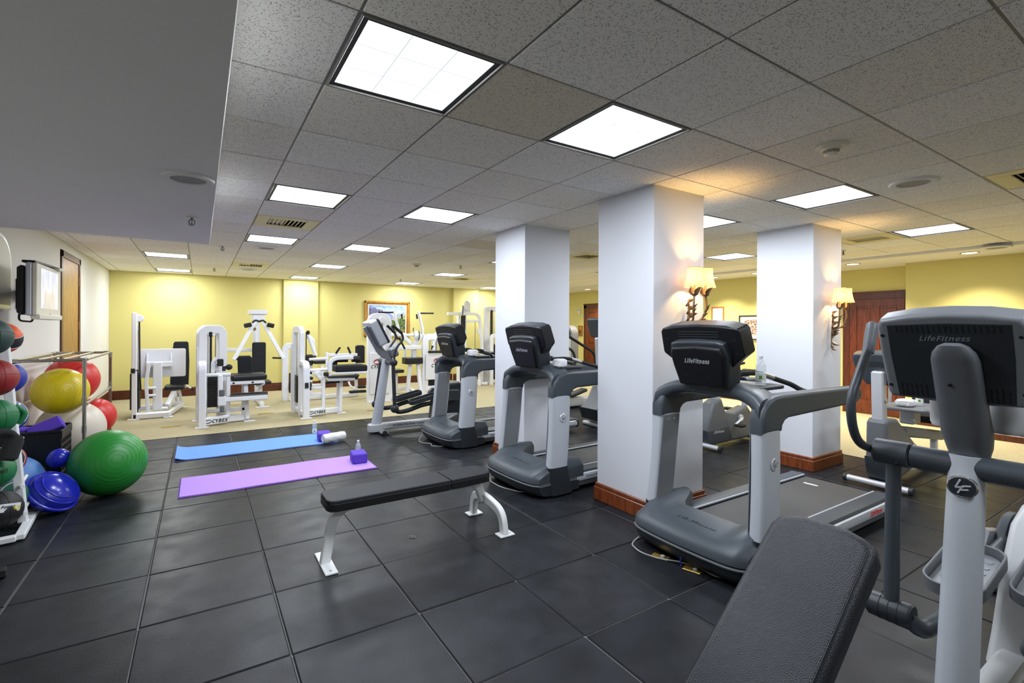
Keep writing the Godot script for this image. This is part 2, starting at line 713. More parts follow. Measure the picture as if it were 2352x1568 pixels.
func _ready() -> void:
	# camera: level, lens shifted down a little
	var cam := Camera3D.new()
	cam.name = "camera"
	cam.projection = Camera3D.PROJECTION_FRUSTUM
	cam.near = 0.05
	cam.far = 60.0
	cam.size = 1568.0 / 1113.6 * 0.05
	cam.frustum_offset = Vector2(0.0, -31.57 / 1113.6 * 0.05)
	cam.transform = Transform3D(Basis(Vector3.UP, -0.5719) * Basis(Vector3.BACK, 0.005), Vector3(0, EYE, 0))
	add_child(cam)
	cam.current = true
	var we := WorldEnvironment.new()
	we.name = "environment"
	var e := Environment.new()
	e.background_mode = Environment.BG_COLOR
	e.background_color = Color.BLACK
	e.tonemap_mode = Environment.TONE_MAPPER_LINEAR
	e.tonemap_exposure = EXPOSURE
	e.sdfgi_enabled = true
	e.ssao_enabled = true
	e.ssil_enabled = true
	we.environment = e
	add_child(we)
	make_materials()
	build_shell()
	build_ceiling()
	build_floor()
	build_doors_and_walls()
	build_treadmills()
	build_front_elliptical()
	build_far_elliptical()
	build_second_row()
	build_white_machines()
	build_benches()
	build_mats()
	build_ball_corner()
	build_small_things()


# ================================================================ the room
func build_shell() -> void:
	var m := S()
	bc(m, Vector3(LEFT_X - 0.15, -0.1, BACK_Z - 0.15), Vector3(LEFT_X, 2.75, REAR_Z), 0.0)
	solid_struct("wall_left", m, M.wall_white)
	m = S()
	bc(m, Vector3(LEFT_X, -0.1, BACK_Z - 0.15), Vector3(RIGHT_X + 0.6, 2.75, BACK_Z), 0.0)
	bc(m, Vector3(1.635, 0.0, BACK_Z - 0.01), Vector3(2.395, 2.64, BACK_Z + 0.10), 0.003)
	bc(m, Vector3(6.0, 0.0, BACK_Z - 0.01), Vector3(6.80, 2.64, BACK_Z + 0.10), 0.003)
	solid_struct("wall_back", m, M.wall_yellow)
	m = S()
	bc(m, Vector3(RIGHT_X, -0.1, BACK_Z), Vector3(RIGHT_X + 0.6, 2.75, -4.75), 0.003)
	bc(m, Vector3(RIGHT_X + 0.38, -0.1, -4.75), Vector3(RIGHT_X + 0.6, 2.75, -3.12), 0.003)
	bc(m, Vector3(RIGHT_X, -0.1, -3.12), Vector3(RIGHT_X + 0.6, 2.75, REAR_Z), 0.003)
	solid_struct("wall_right", m, M.wall_yellow)
	m = S()
	bc(m, Vector3(LEFT_X - 0.15, -0.1, REAR_Z), Vector3(RIGHT_X + 0.6, 2.75, REAR_Z + 0.15), 0.0)
	solid_struct("wall_rear", m, M.wall_white)

	# wooden baseboards with a stepped cap
	m = S()
	for s in [[LEFT_X, 1.635, BACK_Z], [1.62, 2.41, BACK_Z + 0.10], [2.395, 6.0, BACK_Z], [5.985, 6.815, BACK_Z + 0.10], [6.80, RIGHT_X, BACK_Z]]:
		bc(m, Vector3(s[0], 0, s[2]), Vector3(s[1], 0.15, s[2] + 0.02), 0.003)
		bc(m, Vector3(s[0], 0.15, s[2]), Vector3(s[1], 0.187, s[2] + 0.014), 0.005)
	solid_struct("baseboard_back", m, M.wood_dark)
	m = S()
	for s in [[BACK_Z, -9.64], [-8.44, REAR_Z]]:
		bc(m, Vector3(LEFT_X, 0, s[0]), Vector3(LEFT_X + 0.02, 0.15, s[1]), 0.003)
		bc(m, Vector3(LEFT_X, 0.15, s[0]), Vector3(LEFT_X + 0.014, 0.187, s[1]), 0.005)
	solid_struct("baseboard_left", m, M.wood_dark)
	m = S()
	for s in [[BACK_Z, -10.9], [-9.6, -4.75], [-3.12, REAR_Z]]:
		bc(m, Vector3(RIGHT_X - 0.02, 0, s[0]), Vector3(RIGHT_X, 0.15, s[1]), 0.003)
		bc(m, Vector3(RIGHT_X - 0.014, 0.15, s[0]), Vector3(RIGHT_X, 0.187, s[1]), 0.005)
	solid_struct("baseboard_right", m, M.wood_dark)

	# three square columns
	var cols := [[2.922, -3.155, "white square column beside the nearest treadmill, with a lit wall lamp on its side"], [2.918, -4.900, "white square column between the two farther treadmills"], [5.395, -3.175, "white square column behind the nearest treadmill, with a bronze wall lamp"]]
	for c in cols:
		var t := thing("column", c[2], "column", Vector3(c[0] + 0.308, 0, c[1] + 0.308), "white square columns")
		m = S()
		bc(m, Vector3(c[0], 0, c[1]), Vector3(c[0] + 0.615, TOP + 0.02, c[1] + 0.615), 0.004)
		part(t, "shaft", m, M.column_white)
		m = S()
		var g := 0.022
		for q in [[0.0, 0.115, g], [0.115, 0.148, g * 0.62]]:
			var w: float = q[2]
			bc(m, Vector3(c[0] - w, q[0], c[1] - w), Vector3(c[0] + 0.615 + w, q[1], c[1] + 0.615 + w), 0.006)
		part(t, "baseboard", m, M.wood_red, "stained wooden baseboard")


func build_floor() -> void:
	var f := structure("floor")
	var m := S()
	bc(m, Vector3(LEFT_X - 0.15, -0.25, BACK_Z - 0.15), Vector3(RIGHT_X + 0.6, -0.009, REAR_Z + 0.15), 0.0)
	part(f, "subfloor", m, M.joint_dust)
	# rubber tiles
	var x_edge := 10.587 * MOD
	var z_edge := -12.921 * MOD
	var meshes := []
	for k in 3:
		m = S()
		var w: float = [0.6030, 0.6040, 0.6020][k]
		bx(m, Vector3(0, -0.006, 0), Vector3(w, 0.012, w), [0.0050, 0.0042, 0.0055][k])
		meshes.append(m.mesh())
	rng.seed = 3
	for i in range(-4, 10):
		for j in range(-12, 6):
			var x := (i + 0.587 + 0.5) * MOD
			var z := (j - 0.921 + 0.5) * MOD
			if i == -4:
				x = LEFT_X + 0.02
				m = S()
				bx(m, Vector3.ZERO, Vector3(0.06, 0.012, 0.6045), 0.003)
				var s := put(f, "rubber_tile", m.mesh(), M.rubber_tile_0)
				s.position = Vector3(LEFT_X + 0.03, -0.006, z)
				continue
			var o := put(f, "rubber_tile", meshes[rng.randi() % 3], M["rubber_tile_%d" % (rng.randi() % 4)])
			o.position = Vector3(x + rng.randf_range(-0.0012, 0.0012), rng.randf_range(-0.0012, 0.0008), z + rng.randf_range(-0.0012, 0.0012))
			o.rotation = Vector3(rng.randf_range(-0.0018, 0.0018), rng.randf_range(-0.0015, 0.0015), rng.randf_range(-0.0018, 0.0018))
	m = S()
	bc(m, Vector3(LEFT_X, -0.02, BACK_Z), Vector3(RIGHT_X + 0.4, 0.001, z_edge), 0.0)
	part(f, "carpet", m, M.carpet, "beige woven carpet along the back wall")
	m = S()
	bc(m, Vector3(x_edge, -0.02, z_edge), Vector3(RIGHT_X + 0.4, 0.001, REAR_Z), 0.0)
	part(f, "carpet", m, M.carpet, "beige woven carpet along the right wall")
	# metal edge strip between rubber and carpet
	m = S()
	bc(m, Vector3(LEFT_X, -0.01, z_edge - 0.012), Vector3(x_edge, 0.002, z_edge + 0.004), 0.001)
	bc(m, Vector3(x_edge - 0.004, -0.01, z_edge), Vector3(x_edge + 0.012, 0.002, REAR_Z), 0.001)
	part(f, "edge_strip", m, M.rubber_black)


func tile_x(i: float) -> float:
	return (i + 0.772) * MOD


func tile_z(j: float) -> float:
	return (j - 0.828) * MOD


const SOFFIT_Y := 2.30
const SOFFIT_X := 0.078
const SOFFIT_Z := -5.66

func build_ceiling() -> void:
	var lights := [[0, -3], [2, -3], [0, -7], [2, -7], [0, -11], [2, -11], [2, -15], [-2, -15], [-2, -19], [2, -19], [6, -19], [6, -15], [6, -11], [6, -3], [10, -3], [6, -5], [10, -7], [10, -11], [10, -15], [10, -19], [2, 1], [6, 1], [10, 1]]
	var vents := [[0, -9], [0, -16], [7, -9], [10, -4], [7, -1], [7, -16]]
	var special := {}
	for l in lights:
		special[Vector2i(l[0], l[1])] = 1
	for v in vents:
		special[Vector2i(v[0], v[1])] = 2
	var cl := structure("ceiling")
	var m := S()
	bc(m, Vector3(LEFT_X - 0.15, TOP + 0.085, BACK_Z - 0.15), Vector3(RIGHT_X + 0.6, TOP + 0.25, REAR_Z + 0.15), 0.0)
	part(cl, "slab", m, M.ceiling_plain)
	var x_end := 8.58
	# tiles
	m = S()
	bx(m, Vector3(0, 0.009, 0), Vector3(0.599, 0.018, 0.599), 0.003)
	var full := m.mesh()
	var far := S()
	var plain := S()
	rng.seed = 19
	var fwd := Vector3(sin(0.5719), 0, -cos(0.5719))
	for i in range(-4, 14):
		for j in range(-20, 6):
			if special.has(Vector2i(i, j)):
				continue
			var x0 := maxf(tile_x(i), LEFT_X) + 0.0055
			var x1 := minf(tile_x(i + 1), x_end) - 0.0055
			var z0 := maxf(tile_z(j), BACK_Z) + 0.0055
			var z1 := minf(tile_z(j + 1), REAR_Z) - 0.0055
			if x1 - x0 < 0.03 or z1 - z0 < 0.03:
				continue
			var c := Vector3((x0 + x1) * 0.5, TOP, (z0 + z1) * 0.5)
			if x1 < SOFFIT_X + 0.25 and z0 > SOFFIT_Z - 1.2:
				if c.x < SOFFIT_X and z0 > SOFFIT_Z + 0.2:
					continue
			var depth := c.dot(fwd)
			if depth < 0.9:
				bc(plain, Vector3(x0, TOP, z0), Vector3(x1, TOP + 0.018, z1), 0.0)
				continue
			if c.z < -11.4 and (i > 1 or c.z < -12.0):
				bc(far, Vector3(x0, TOP, z0), Vector3(x1, TOP + 0.018, z1), 0.002)
				continue
			var k := 2 if (i == 1 and j == -3) or (i == 4 and j == -9) else rng.randi() % 2
			var o: MeshInstance3D
			if x1 - x0 > 0.58 and z1 - z0 > 0.58:
				o = put(cl, "ceiling_tile", full, M["ceiling_tile_%d" % k])
			else:
				var q := S()
				bx(q, Vector3(0, 0.009, 0), Vector3(x1 - x0, 0.018, z1 - z0), 0.004)
				o = put(cl, "ceiling_tile", q.mesh(), M["ceiling_tile_%d" % k])
			o.position = c + Vector3(0, rng.randf_range(0.0, 0.0015), 0)
			o.rotation = Vector3(rng.randf_range(-0.0012, 0.0012), 0, rng.randf_range(-0.0012, 0.0012))
	var fo := part(cl, "ceiling_tiles_far", far, M.ceiling_tile_0)
	fo.set_meta("kind", "stuff")
	fo = part(cl, "ceiling_tiles_rear", plain, M.ceiling_tile_1)
	fo.set_meta("kind", "stuff")
	# tee bars: a narrow pale flange set a little above the tile faces, in the shadow of the joint
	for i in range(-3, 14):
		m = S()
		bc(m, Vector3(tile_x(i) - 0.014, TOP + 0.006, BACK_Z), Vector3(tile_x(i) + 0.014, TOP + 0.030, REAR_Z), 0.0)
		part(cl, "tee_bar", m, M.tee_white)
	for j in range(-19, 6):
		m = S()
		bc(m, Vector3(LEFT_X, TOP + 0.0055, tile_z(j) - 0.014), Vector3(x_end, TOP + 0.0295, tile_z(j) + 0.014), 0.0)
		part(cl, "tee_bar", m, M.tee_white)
	# plain plaster strip with the downlights, a step lower, along the right wall
	m = S()
	bc(m, Vector3(x_end, TOP - 0.04, BACK_Z), Vector3(RIGHT_X + 0.6, TOP + 0.09, REAR_Z), 0.0)
	part(cl, "plaster_strip", m, M.ceiling_plain)
	# dropped plaster soffit over the ball corner
	m = S()
	bc(m, Vector3(LEFT_X, SOFFIT_Y, SOFFIT_Z), Vector3(SOFFIT_X, TOP + 0.03, REAR_Z), 0.003)
	solid_struct("ceiling_soffit", m, M.ceiling_plain)

	var where := {"0,-3": "nearest large ceiling light panel, at the top left", "2,-3": "ceiling light panel in front of the near white column", "0,-7": "ceiling light panel next to the soffit, second in its row", "2,-7": "ceiling light panel left of the middle white column", "0,-11": "ceiling light panel beyond the air vent next to the soffit", "2,-11": "third ceiling light panel from the camera in the row over the mats", "2,-15": "fourth ceiling light panel in the row over the mats", "-2,-15": "ceiling light panel near the left wall, nearer of the pair", "-2,-19": "ceiling light panel near the left wall, right at the yellow wall", "2,-19": "ceiling light panel right in front of the yellow pilaster", "6,-19": "ceiling light panel over the framed painting", "6,-15": "far ceiling light panel beside a square cream vent", "6,-11": "far ceiling light panel half hidden by the middle column", "6,-3": "ceiling light panel in front of the column behind the treadmill", "10,-3": "ceiling light panel farthest right, near the plaster strip", "6,-5": "ceiling light panel half hidden behind the near column", "10,-19": "ceiling light panel far off at the yellow wall, cut by the middle column", "10,-11": "ceiling light panel hidden behind the near column, third in the right row", "10,-15": "ceiling light panel hidden behind the columns, fourth in the right row", "2,1": "ceiling light panel behind the camera over the left aisle", "6,1": "ceiling light panel behind the camera over the trainers", "10,1": "ceiling light panel behind the camera near the plaster strip", "10,-7": "ceiling light panel seen between the near column and the one behind"}
	for l in lights:
		var key := "%d,%d" % [l[0], l[1]]
		var a := Vector3(tile_x(l[0]), TOP, tile_z(l[1]))
		light_panel(a + Vector3(MOD * 0.5, 0, MOD * 0.5), where.get(key, "square ceiling light panel outside the picture"))
	var vl := ["cream ceiling air vent with grey slats next to the soffit", "small cream ceiling air vent near the yellow wall on the left", "cream ceiling air vent between the two left columns", "cream ceiling air vent beside the rightmost light panel", "cream ceiling air vent cut by the right edge", "square cream ceiling vent far off beside a light panel"]
	for k in vents.size():
		air_vent(Vector3(tile_x(vents[k][0]) + MOD * 0.5, TOP, tile_z(vents[k][1]) + MOD * 0.5), vl[k], k in [2, 4, 5])
	for s in [[-0.056, SOFFIT_Y, -3.19, "large round grey speaker grille in the plaster soffit"], [0.778, TOP, -7.57, "round ceiling speaker just beyond a light panel by the soffit"], [0.78, TOP, -10.65, "small round ceiling speaker near the yellow wall"], [4.49, TOP, -1.43, "round ceiling speaker at the upper right"], [8.6, TOP - 0.04, -1.87, "round cover in the plaster strip beside a downlight"]]:
		round_speaker(Vector3(s[0], s[1], s[2]), s[3], 0.82 if s[1] == SOFFIT_Y else 1.0)
	for s in [[3.20, -1.42, "ivory smoke detector at the upper right"], [3.18, -8.03, "small smoke detector far off over the white machines"]]:
		smoke_detector(Vector3(s[0], TOP, s[1]), s[2])
	for s in [[-0.053, SOFFIT_Y, -4.32, "sprinkler head hanging from the plaster soffit"], [0.257, TOP, -7.79, "sprinkler head just past the corner of the soffit"], [0.223, TOP, -10.79, "sprinkler head near the yellow wall on the left"], [3.89, TOP, -10.80, "sprinkler head over the painting"], [3.895, TOP, -7.75, "sprinkler head left of the middle column"], [7.58, TOP, -3.205, "sprinkler head right of the column with the bronze lamp"]]:
		sprinkler(Vector3(s[0], s[1], s[2]), s[3])
	for s in [[8.94, -3.64, "downlight over the dark wooden door on the right"], [8.92, -2.21, "downlight at the far right over the yellow wall"], [8.94, -6.18, "downlight shining on the framed notice"], [8.94, -5.26, "downlight next to the column with the bronze lamp"], [8.94, -10.06, "far downlight seen between two columns"]]:
		downlight(Vector3(s[0], TOP - 0.04, s[1]), s[2])


func light_panel(c: Vector3, label: String) -> void:
	var t := thing("ceiling_light", label, "light", c, "square ceiling light panels")
	var m := S()
	var h := MOD * 0.5 - 0.007
	ring_frame(m, c + Vector3(0, 0.004, 0), h, 0.010, 0.012, 0.003)
	part(t, "frame", m, M.tee_white)
	m = S()
	ring_frame(m, c + Vector3(0, 0.012, 0), h - 0.010, 0.022, 0.012, 0.001)
	part(t, "reveal", m, M.panel_reveal, "dark edge round the lens")
	m = S()
	bx(m, c + Vector3(0, 0.012, 0), Vector3(2 * h - 0.064, 0.006, 2 * h - 0.064), 0.0)
	part(t, "light_lens", m, M.panel_glow, "glowing white lens")
	m = S()
	for k in [-1, 1]:
		bx(m, c + Vector3(k * h / 3.1, 0.0085, 0), Vector3(0.005, 0.003, 2 * h - 0.07), 0.0)
		bx(m, c + Vector3(0, 0.0084, k * h / 3.1), Vector3(2 * h - 0.07, 0.003, 0.005), 0.0)
	part(t, "lens_rib", m, M.panel_rib)
	m = S()
	bx(m, c + Vector3(0, 0.05, 0), Vector3(2 * h, 0.05, 2 * h), 0.0)
	part(t, "housing", m, M.tee_white)
	var a := AreaLight3D.new()
	a.name = "lamp"
	a.area_size = Vector2(2 * h - 0.075, 2 * h - 0.075)
	a.light_energy = PANEL_ENERGY
	a.light_color = Color8(238, 245, 255)
	a.area_range = 20.0
	a.shadow_enabled = true
	a.rotation.x = -PI / 2
	a.position = Vector3(0, 0.004, 0)
	t.add_child(a)


# square ring of flat bars, half side h, bar width w, mitred without overlaps
func ring_frame(m: Shape, c: Vector3, h: float, w: float, th: float, bev: float) -> void:
	for k in [-1, 1]:
		bx(m, c + Vector3(k * (h - w * 0.5), 0, 0), Vector3(w, th, 2 * h), bev)
		bx(m, c + Vector3(0, 0, k * (h - w * 0.5)), Vector3(2 * h - 2 * w, th, w), bev)


func air_vent(c: Vector3, label: String, square: bool) -> void:
	var t := thing("air_vent", label, "vent", c, "ceiling air vents")
	var m := S()
	var h := MOD * 0.5 - 0.012
	ring_frame(m, c + Vector3(0, 0.006, 0), h, 0.115, 0.012, 0.003)
	part(t, "face_plate", m, M.vent_cream)
	m = S()
	bx(m, c + Vector3(0, 0.07, 0), Vector3(0.40, 0.02, 0.40), 0.0)
	part(t, "duct", m, M.void_black)
	if square:
		for k in 3:
			m = S()
			var r := 0.165 - k * 0.055
			for s in [[-1, 0], [1, 0], [0, -1], [0, 1]]:
				var B := Basis(Vector3(0, 0, 1), s[0] * 0.7) * Basis(Vector3(1, 0, 0), -s[1] * 0.7)
				bx(m, c + Vector3(s[0] * r, 0.02 + k * 0.004, s[1] * r), Vector3(0.035 if s[0] != 0 else 2 * r, 0.003, 0.035 if s[1] != 0 else 2 * r), 0.0, B)
			part(t, "slat", m, M.vent_cream)
	else:
		for k in 9:
			m = S()
			bx(m, c + Vector3(-0.16 + k * 0.04, 0.020, 0), Vector3(0.034, 0.004, 0.37), 0.0, Basis(Vector3(0, 0, 1), 0.6 if k > 3 else -0.6))
			part(t, "slat", m, M.vent_cream)


func round_speaker(c: Vector3, label: String, k: float) -> void:
	var t := thing("ceiling_speaker", label, "speaker", c, "round ceiling speakers")
	var m := S()
	lathe(m, [[0.150, 0.0], [0.147, -0.012], [0.135, -0.018], [0.105, -0.014], [0.103, -0.002]].map(func(p): return [p[0] * k, p[1]]), Transform3D(Basis(), c), 28)
	flip(m)
	part(t, "rim", m, M.ceiling_plain)
	m = S()
	disc(m, c + Vector3(0, -0.004, 0), Vector3.UP, 0.105 * k, 0.008, 28)
	part(t, "grille", m, M.grille_grey, "grey perforated grille")


func flip(m: Shape) -> void:
	for i in range(0, m.v.size(), 3):
		var s := m.v[i + 1]
		m.v[i + 1] = m.v[i + 2]
		m.v[i + 2] = s


func smoke_detector(c: Vector3, label: String) -> void:
	var t := thing("smoke_detector", label, "smoke detector", c, "ceiling smoke detectors")
	var m := S()
	lathe(m, [[0.0, -0.016], [0.078, -0.016], [0.084, -0.010], [0.084, 0.0]], Transform3D(Basis(), c), 24)
	part(t, "base", m, M.ivory)
	m = S()
	lathe(m, [[0.0, -0.062], [0.026, -0.062], [0.036, -0.052], [0.040, -0.046]], Transform3D(Basis(), c), 20)
	lathe(m, [[0.044, -0.030], [0.054, -0.022], [0.058, -0.014]], Transform3D(Basis(), c), 20)
	part(t, "head", m, M.ivory)
	m = S()
	lathe(m, [[0.0, -0.047], [0.038, -0.047], [0.041, -0.030], [0.0, -0.028]], Transform3D(Basis(), c), 20)
	part(t, "louvre", m, M.ivory_dark)


func sprinkler(c: Vector3, label: String) -> void:
	var t := thing("sprinkler_head", label, "sprinkler", c, "ceiling sprinkler heads")
	var m := S()
	disc(m, c + Vector3(0, -0.003, 0), Vector3.UP, 0.036, 0.006, 20)
	part(t, "escutcheon", m, M.ivory)
	m = S()
	tube(m, [c + Vector3(0, 0, 0), c + Vector3(0, -0.022, 0)], 0.010, 10)
	for k in [-1, 1]:
		tube(m, [c + Vector3(k * 0.010, -0.020, 0), c + Vector3(k * 0.020, -0.034, 0), c + Vector3(k * 0.018, -0.048, 0), c + Vector3(0, -0.058, 0)], 0.0045, 8)
	part(t, "yoke", m, M.silver_dark)
	m = S()
	tube(m, [c + Vector3(0, -0.022, 0), c + Vector3(0, -0.056, 0)], 0.004, 8)
	part(t, "bulb_glass", m, M.silver_dark)
	m = S()
	disc(m, c + Vector3(0, -0.062, 0), Vector3.UP, 0.024, 0.004, 18, 0.001)
	part(t, "deflector", m, M.silver_dark)


func downlight(c: Vector3, label: String) -> void:
	var t := thing("downlight", label, "light", c, "round downlights")
	var m := S()
	lathe(m, [[0.080, -0.001], [0.088, -0.006], [0.102, -0.005], [0.104, 0.002]], Transform3D(Basis(), c), 28)
	part(t, "trim_ring", m, M.silver_dark)
	m = S()
	disc(m, c + Vector3(0, -0.0035, 0), Vector3.UP, 0.084, 0.006, 28, 0.001)
	part(t, "light_lens", m, M.downlight_glow)
	var s := SpotLight3D.new()
	s.name = "lamp"
	s.light_color = Color8(255, 244, 222)
	s.light_energy = 8.0
	s.spot_angle = 58.0
	s.spot_angle_attenuation = 1.0
	s.spot_range = 12.0
	s.light_size = 0.07
	s.shadow_enabled = true
	s.rotation.x = -PI / 2
	s.position = Vector3(0, -0.012, 0)
	t.add_child(s)


func build_doors_and_walls() -> void:
	var m: Shape
	# left wall door: pale oak slab in a dark frame
	var d := structure("door_1")
	m = S()
	for z in [-8.49, -9.59]:
		bc(m, Vector3(LEFT_X - 0.02, 0, z - 0.045), Vector3(LEFT_X + 0.018, 2.475, z + 0.045), 0.004)
	bc(m, Vector3(LEFT_X - 0.02, 2.39, -9.635), Vector3(LEFT_X + 0.018, 2.48, -8.445), 0.004)
	part(d, "door_frame", m, M.wood_dark)
	m = S()
	bc(m, Vector3(LEFT_X - 0.03, 0.01, -9.535), Vector3(LEFT_X + 0.006, 2.385, -8.540), 0.003)
	part(d, "door_slab", m, M.wood_oak)
	for y in [0.45, 1.49, 2.14]:
		m = S()
		tube(m, [Vector3(LEFT_X + 0.012, y - 0.06, -9.54), Vector3(LEFT_X + 0.012, y + 0.06, -9.54)], 0.009, 8)
		part(d, "hinge", m, M.bronze)
	m = S()
	disc(m, Vector3(LEFT_X + 0.045, 1.0, -8.62), Vector3.RIGHT, 0.028, 0.03)
	part(d, "door_knob", m, M.brass)

	# right wall: dark panelled door in the recess
	d = structure("door_2")
	var x := RIGHT_X + 0.38
	panel_door(d, x, -4.17, -3.14, 2.13)
	# far door in the right wall, seen between the columns
	d = structure("door_3")
	panel_door(d, RIGHT_X, -10.84, -9.66, 2.17)
	# door beside the notice
	d = structure("door_4")
	panel_door(d, RIGHT_X, -7.95, -6.93, 2.13)

	# thermostat, restroom plate, notice, picture on the right wall
	var t := thing("thermostat", "small white thermostat on the yellow wall between the columns", "thermostat", Vector3(RIGHT_X, 2.0, -11.05))
	m = S()
	bx(m, Vector3(RIGHT_X - 0.018, 2.0, -11.05), Vector3(0.036, 0.19, 0.10), 0.01)
	part(t, "cover", m, M.ivory)
	m = S()
	bx(m, Vector3(RIGHT_X - 0.039, 2.03, -11.05), Vector3(0.006, 0.04, 0.055), 0.001)
	part(t, "display", m, M.grille_grey)
	t = thing("restroom_sign", "small dark restroom sign with figures beside the far wooden door", "sign", Vector3(RIGHT_X, 1.41, -10.99))
	m = S()
	bx(m, Vector3(RIGHT_X - 0.01, 1.41, -10.99), Vector3(0.02, 0.30, 0.21), 0.004)
	part(t, "plate", m, M.bronze)
	m = S()
	bx(m, Vector3(RIGHT_X - 0.022, 1.41, -10.99), Vector3(0.004, 0.25, 0.16), 0.001)
	part(t, "face", m, M.wood_gilt)
	for k in [-1, 1]:
		m = S()
		var c := Vector3(RIGHT_X - 0.026, 1.38, -10.99 + k * 0.035)
		ball(m, c + Vector3(0, 0.065, 0), Vector3(0.004, 0.014, 0.014), 10, 6)
		prism(m, poly([-0.012, 0.045, 0.012, 0.045, 0.024, -0.02, 0.010, -0.02, 0.008, -0.07, -0.008, -0.07, -0.010, -0.02, -0.024, -0.02]) if k == 1 else rrect(0.03, 0.115, 0.008, 2, Vector2(0, -0.012)), 0.0, 0.004, plane_at(c, Vector3(0, 0, 1), Vector3.UP), 0.0)
		part(t, "figure", m, M.frame_black)
	t = thing("framed_notice", "framed white notice under a downlight on the yellow wall", "notice", Vector3(RIGHT_X, 1.66, -6.46))
	m = S()
	picture_frame(m, Vector3(RIGHT_X - 0.012, 1.66, -6.46), 0.30, 0.62, 0.028, 0.022)
	part(t, "frame", m, M.wood_gilt)
	m = S()
	bx(m, Vector3(RIGHT_X - 0.008, 1.66, -6.46), Vector3(0.008, 0.60, 0.28), 0.0)
	part(t, "sheet", m, M.paper)
	m = S()
	for k in 15:
		bx(m, Vector3(RIGHT_X - 0.0125, 1.84 - k * 0.026, -6.46), Vector3(0.001, 0.004, 0.20 - (k % 4) * 0.022), 0.0)
	bx(m, Vector3(RIGHT_X - 0.0125, 1.90, -6.46), Vector3(0.001, 0.022, 0.022), 0.0)
	part(t, "print", m, M.grille_grey)
	t = thing("framed_picture", "black framed picture with a brown print, partly behind the column", "picture", Vector3(RIGHT_X, 1.52, -5.52))
	m = S()
	picture_frame(m, Vector3(RIGHT_X - 0.014, 1.52, -5.52), 0.88, 0.50, 0.024, 0.028)
	part(t, "frame", m, M.frame_black)
	m = S()
	bx(m, Vector3(RIGHT_X - 0.008, 1.52, -5.52), Vector3(0.008, 0.48, 0.86), 0.0)
	part(t, "mount", m, M.paper)
	t.add_child(flat_print("print", Vector3(-0.0145, 0, 0), Vector3(0, 0, 1), 0.66, 0.32, sepia_image()), true)

	# the framed mountain painting on the back wall
	t = thing("framed_painting", "gilt framed mountain valley painting on the yellow back wall", "painting", Vector3(4.125, 1.70, BACK_Z))
	m = S()
	for q in [[0.0, 0.055, 0.055], [0.052, 0.035, 0.035]]:
		var w: float = 1.20 - 2 * q[0]
		var h: float = 0.93 - 2 * q[0]
		for s in [-1, 1]:
			bx(m, Vector3(4.125, 1.70 + s * (h - q[1]) * 0.5, BACK_Z + q[2] * 0.5), Vector3(w, q[1], q[2]), 0.008)
			bx(m, Vector3(4.125 + s * (w - q[1]) * 0.5, 1.70, BACK_Z + q[2] * 0.5), Vector3(q[1], h, q[2]), 0.008)
	part(t, "frame", m, M.wood_gilt)
	m = S()
	for k in 30:
		for s in [-1, 1]:
			ball(m, Vector3(3.56 + k * 0.039, 1.70 + s * 0.437, BACK_Z + 0.055), Vector3(0.013, 0.013, 0.006), 8, 5)
	for k in 22:
		for s in [-1, 1]:
			ball(m, Vector3(4.125 + s * 0.572, 1.29 + k * 0.039, BACK_Z + 0.055), Vector3(0.013, 0.013, 0.006), 8, 5)
	part(t, "beading", m, M.brass)
	m = S()
	bx(m, Vector3(4.125, 1.70, BACK_Z + 0.012), Vector3(1.06, 0.80, 0.02), 0.0)
	part(t, "liner", m, M.paper)
	t.add_child(flat_print("canvas", Vector3(0, 0, 0.0235), Vector3.RIGHT, 0.97, 0.71, mountain_image()), true)

	# television on a bracket, left wall
	t = thing("television", "silver flat television on a black bracket high on the left wall", "television", Vector3(LEFT_X, 1.56, -6.10))
	var tx := -1.20
	var zc := -6.09
	m = S()
	bx(m, Vector3(tx - 0.022, 1.80, zc), Vector3(0.044, 0.455, 0.84), 0.012)
	part(t, "casing", m, M.silver_bright)
	m = S()
	prism(m, rrect(0.84, 0.455, 0.02), 0.0, 0.03, plane_at(Vector3(tx, 1.80, zc), Vector3(0, 0, -1), Vector3.UP), 0.01, 2)
	part(t, "bezel", m, M.ivory)
	m = S()
	bx(m, Vector3(tx - 0.072, 1.79, zc + 0.02), Vector3(0.06, 0.42, 0.78), 0.02)
	part(t, "back_cover", m, M.plastic_black)
	m = S()
	sweep(m, [Vector3(tx + 0.015, 1.565, zc + 0.40), Vector3(tx + 0.05, 1.56, zc), Vector3(tx + 0.015, 1.565, zc - 0.40)], 0.06, 0.045)
	part(t, "speaker_bar", m, M.ivory)
	m = S()
	bar(m, Vector3(tx - 0.05, 2.045, zc + 0.3), Vector3(tx - 0.02, 2.05, zc - 0.36), 0.09, 0.022)
	part(t, "top_tray", m, M.plastic_black)
	m = S()
	bx(m, Vector3(tx + 0.03, 2.035, zc - 0.30), Vector3(0.06, 0.03, 0.16), 0.008)
	part(t, "receiver", m, M.ivory)
	m = S()
	bar(m, Vector3(LEFT_X + 0.045, 1.80, -6.72), Vector3(tx - 0.09, 1.80, zc - 0.15), 0.06, 0.10)
	bx(m, Vector3(LEFT_X + 0.012, 1.80, -6.74), Vector3(0.02, 0.30, 0.18), 0.004)
	part(t, "bracket", m, M.rubber_black)
	m = S()
	tube(m, bend([Vector3(-1.285, 1.64, zc + 0.34), Vector3(-1.30, 1.53, zc + 0.36), Vector3(-1.24, 1.52, zc + 0.20), Vector3(-1.27, 1.60, zc + 0.1)], 0.05), 0.008, 8)
	part(t, "cable", m, M.rubber_black)
	var scr := flat_print("screen", Vector3(tx - LEFT_X + 0.0315, 0.255, zc + 6.10), Vector3(0, 0, -1), 0.60, 0.35, screen_image(), 0.72)
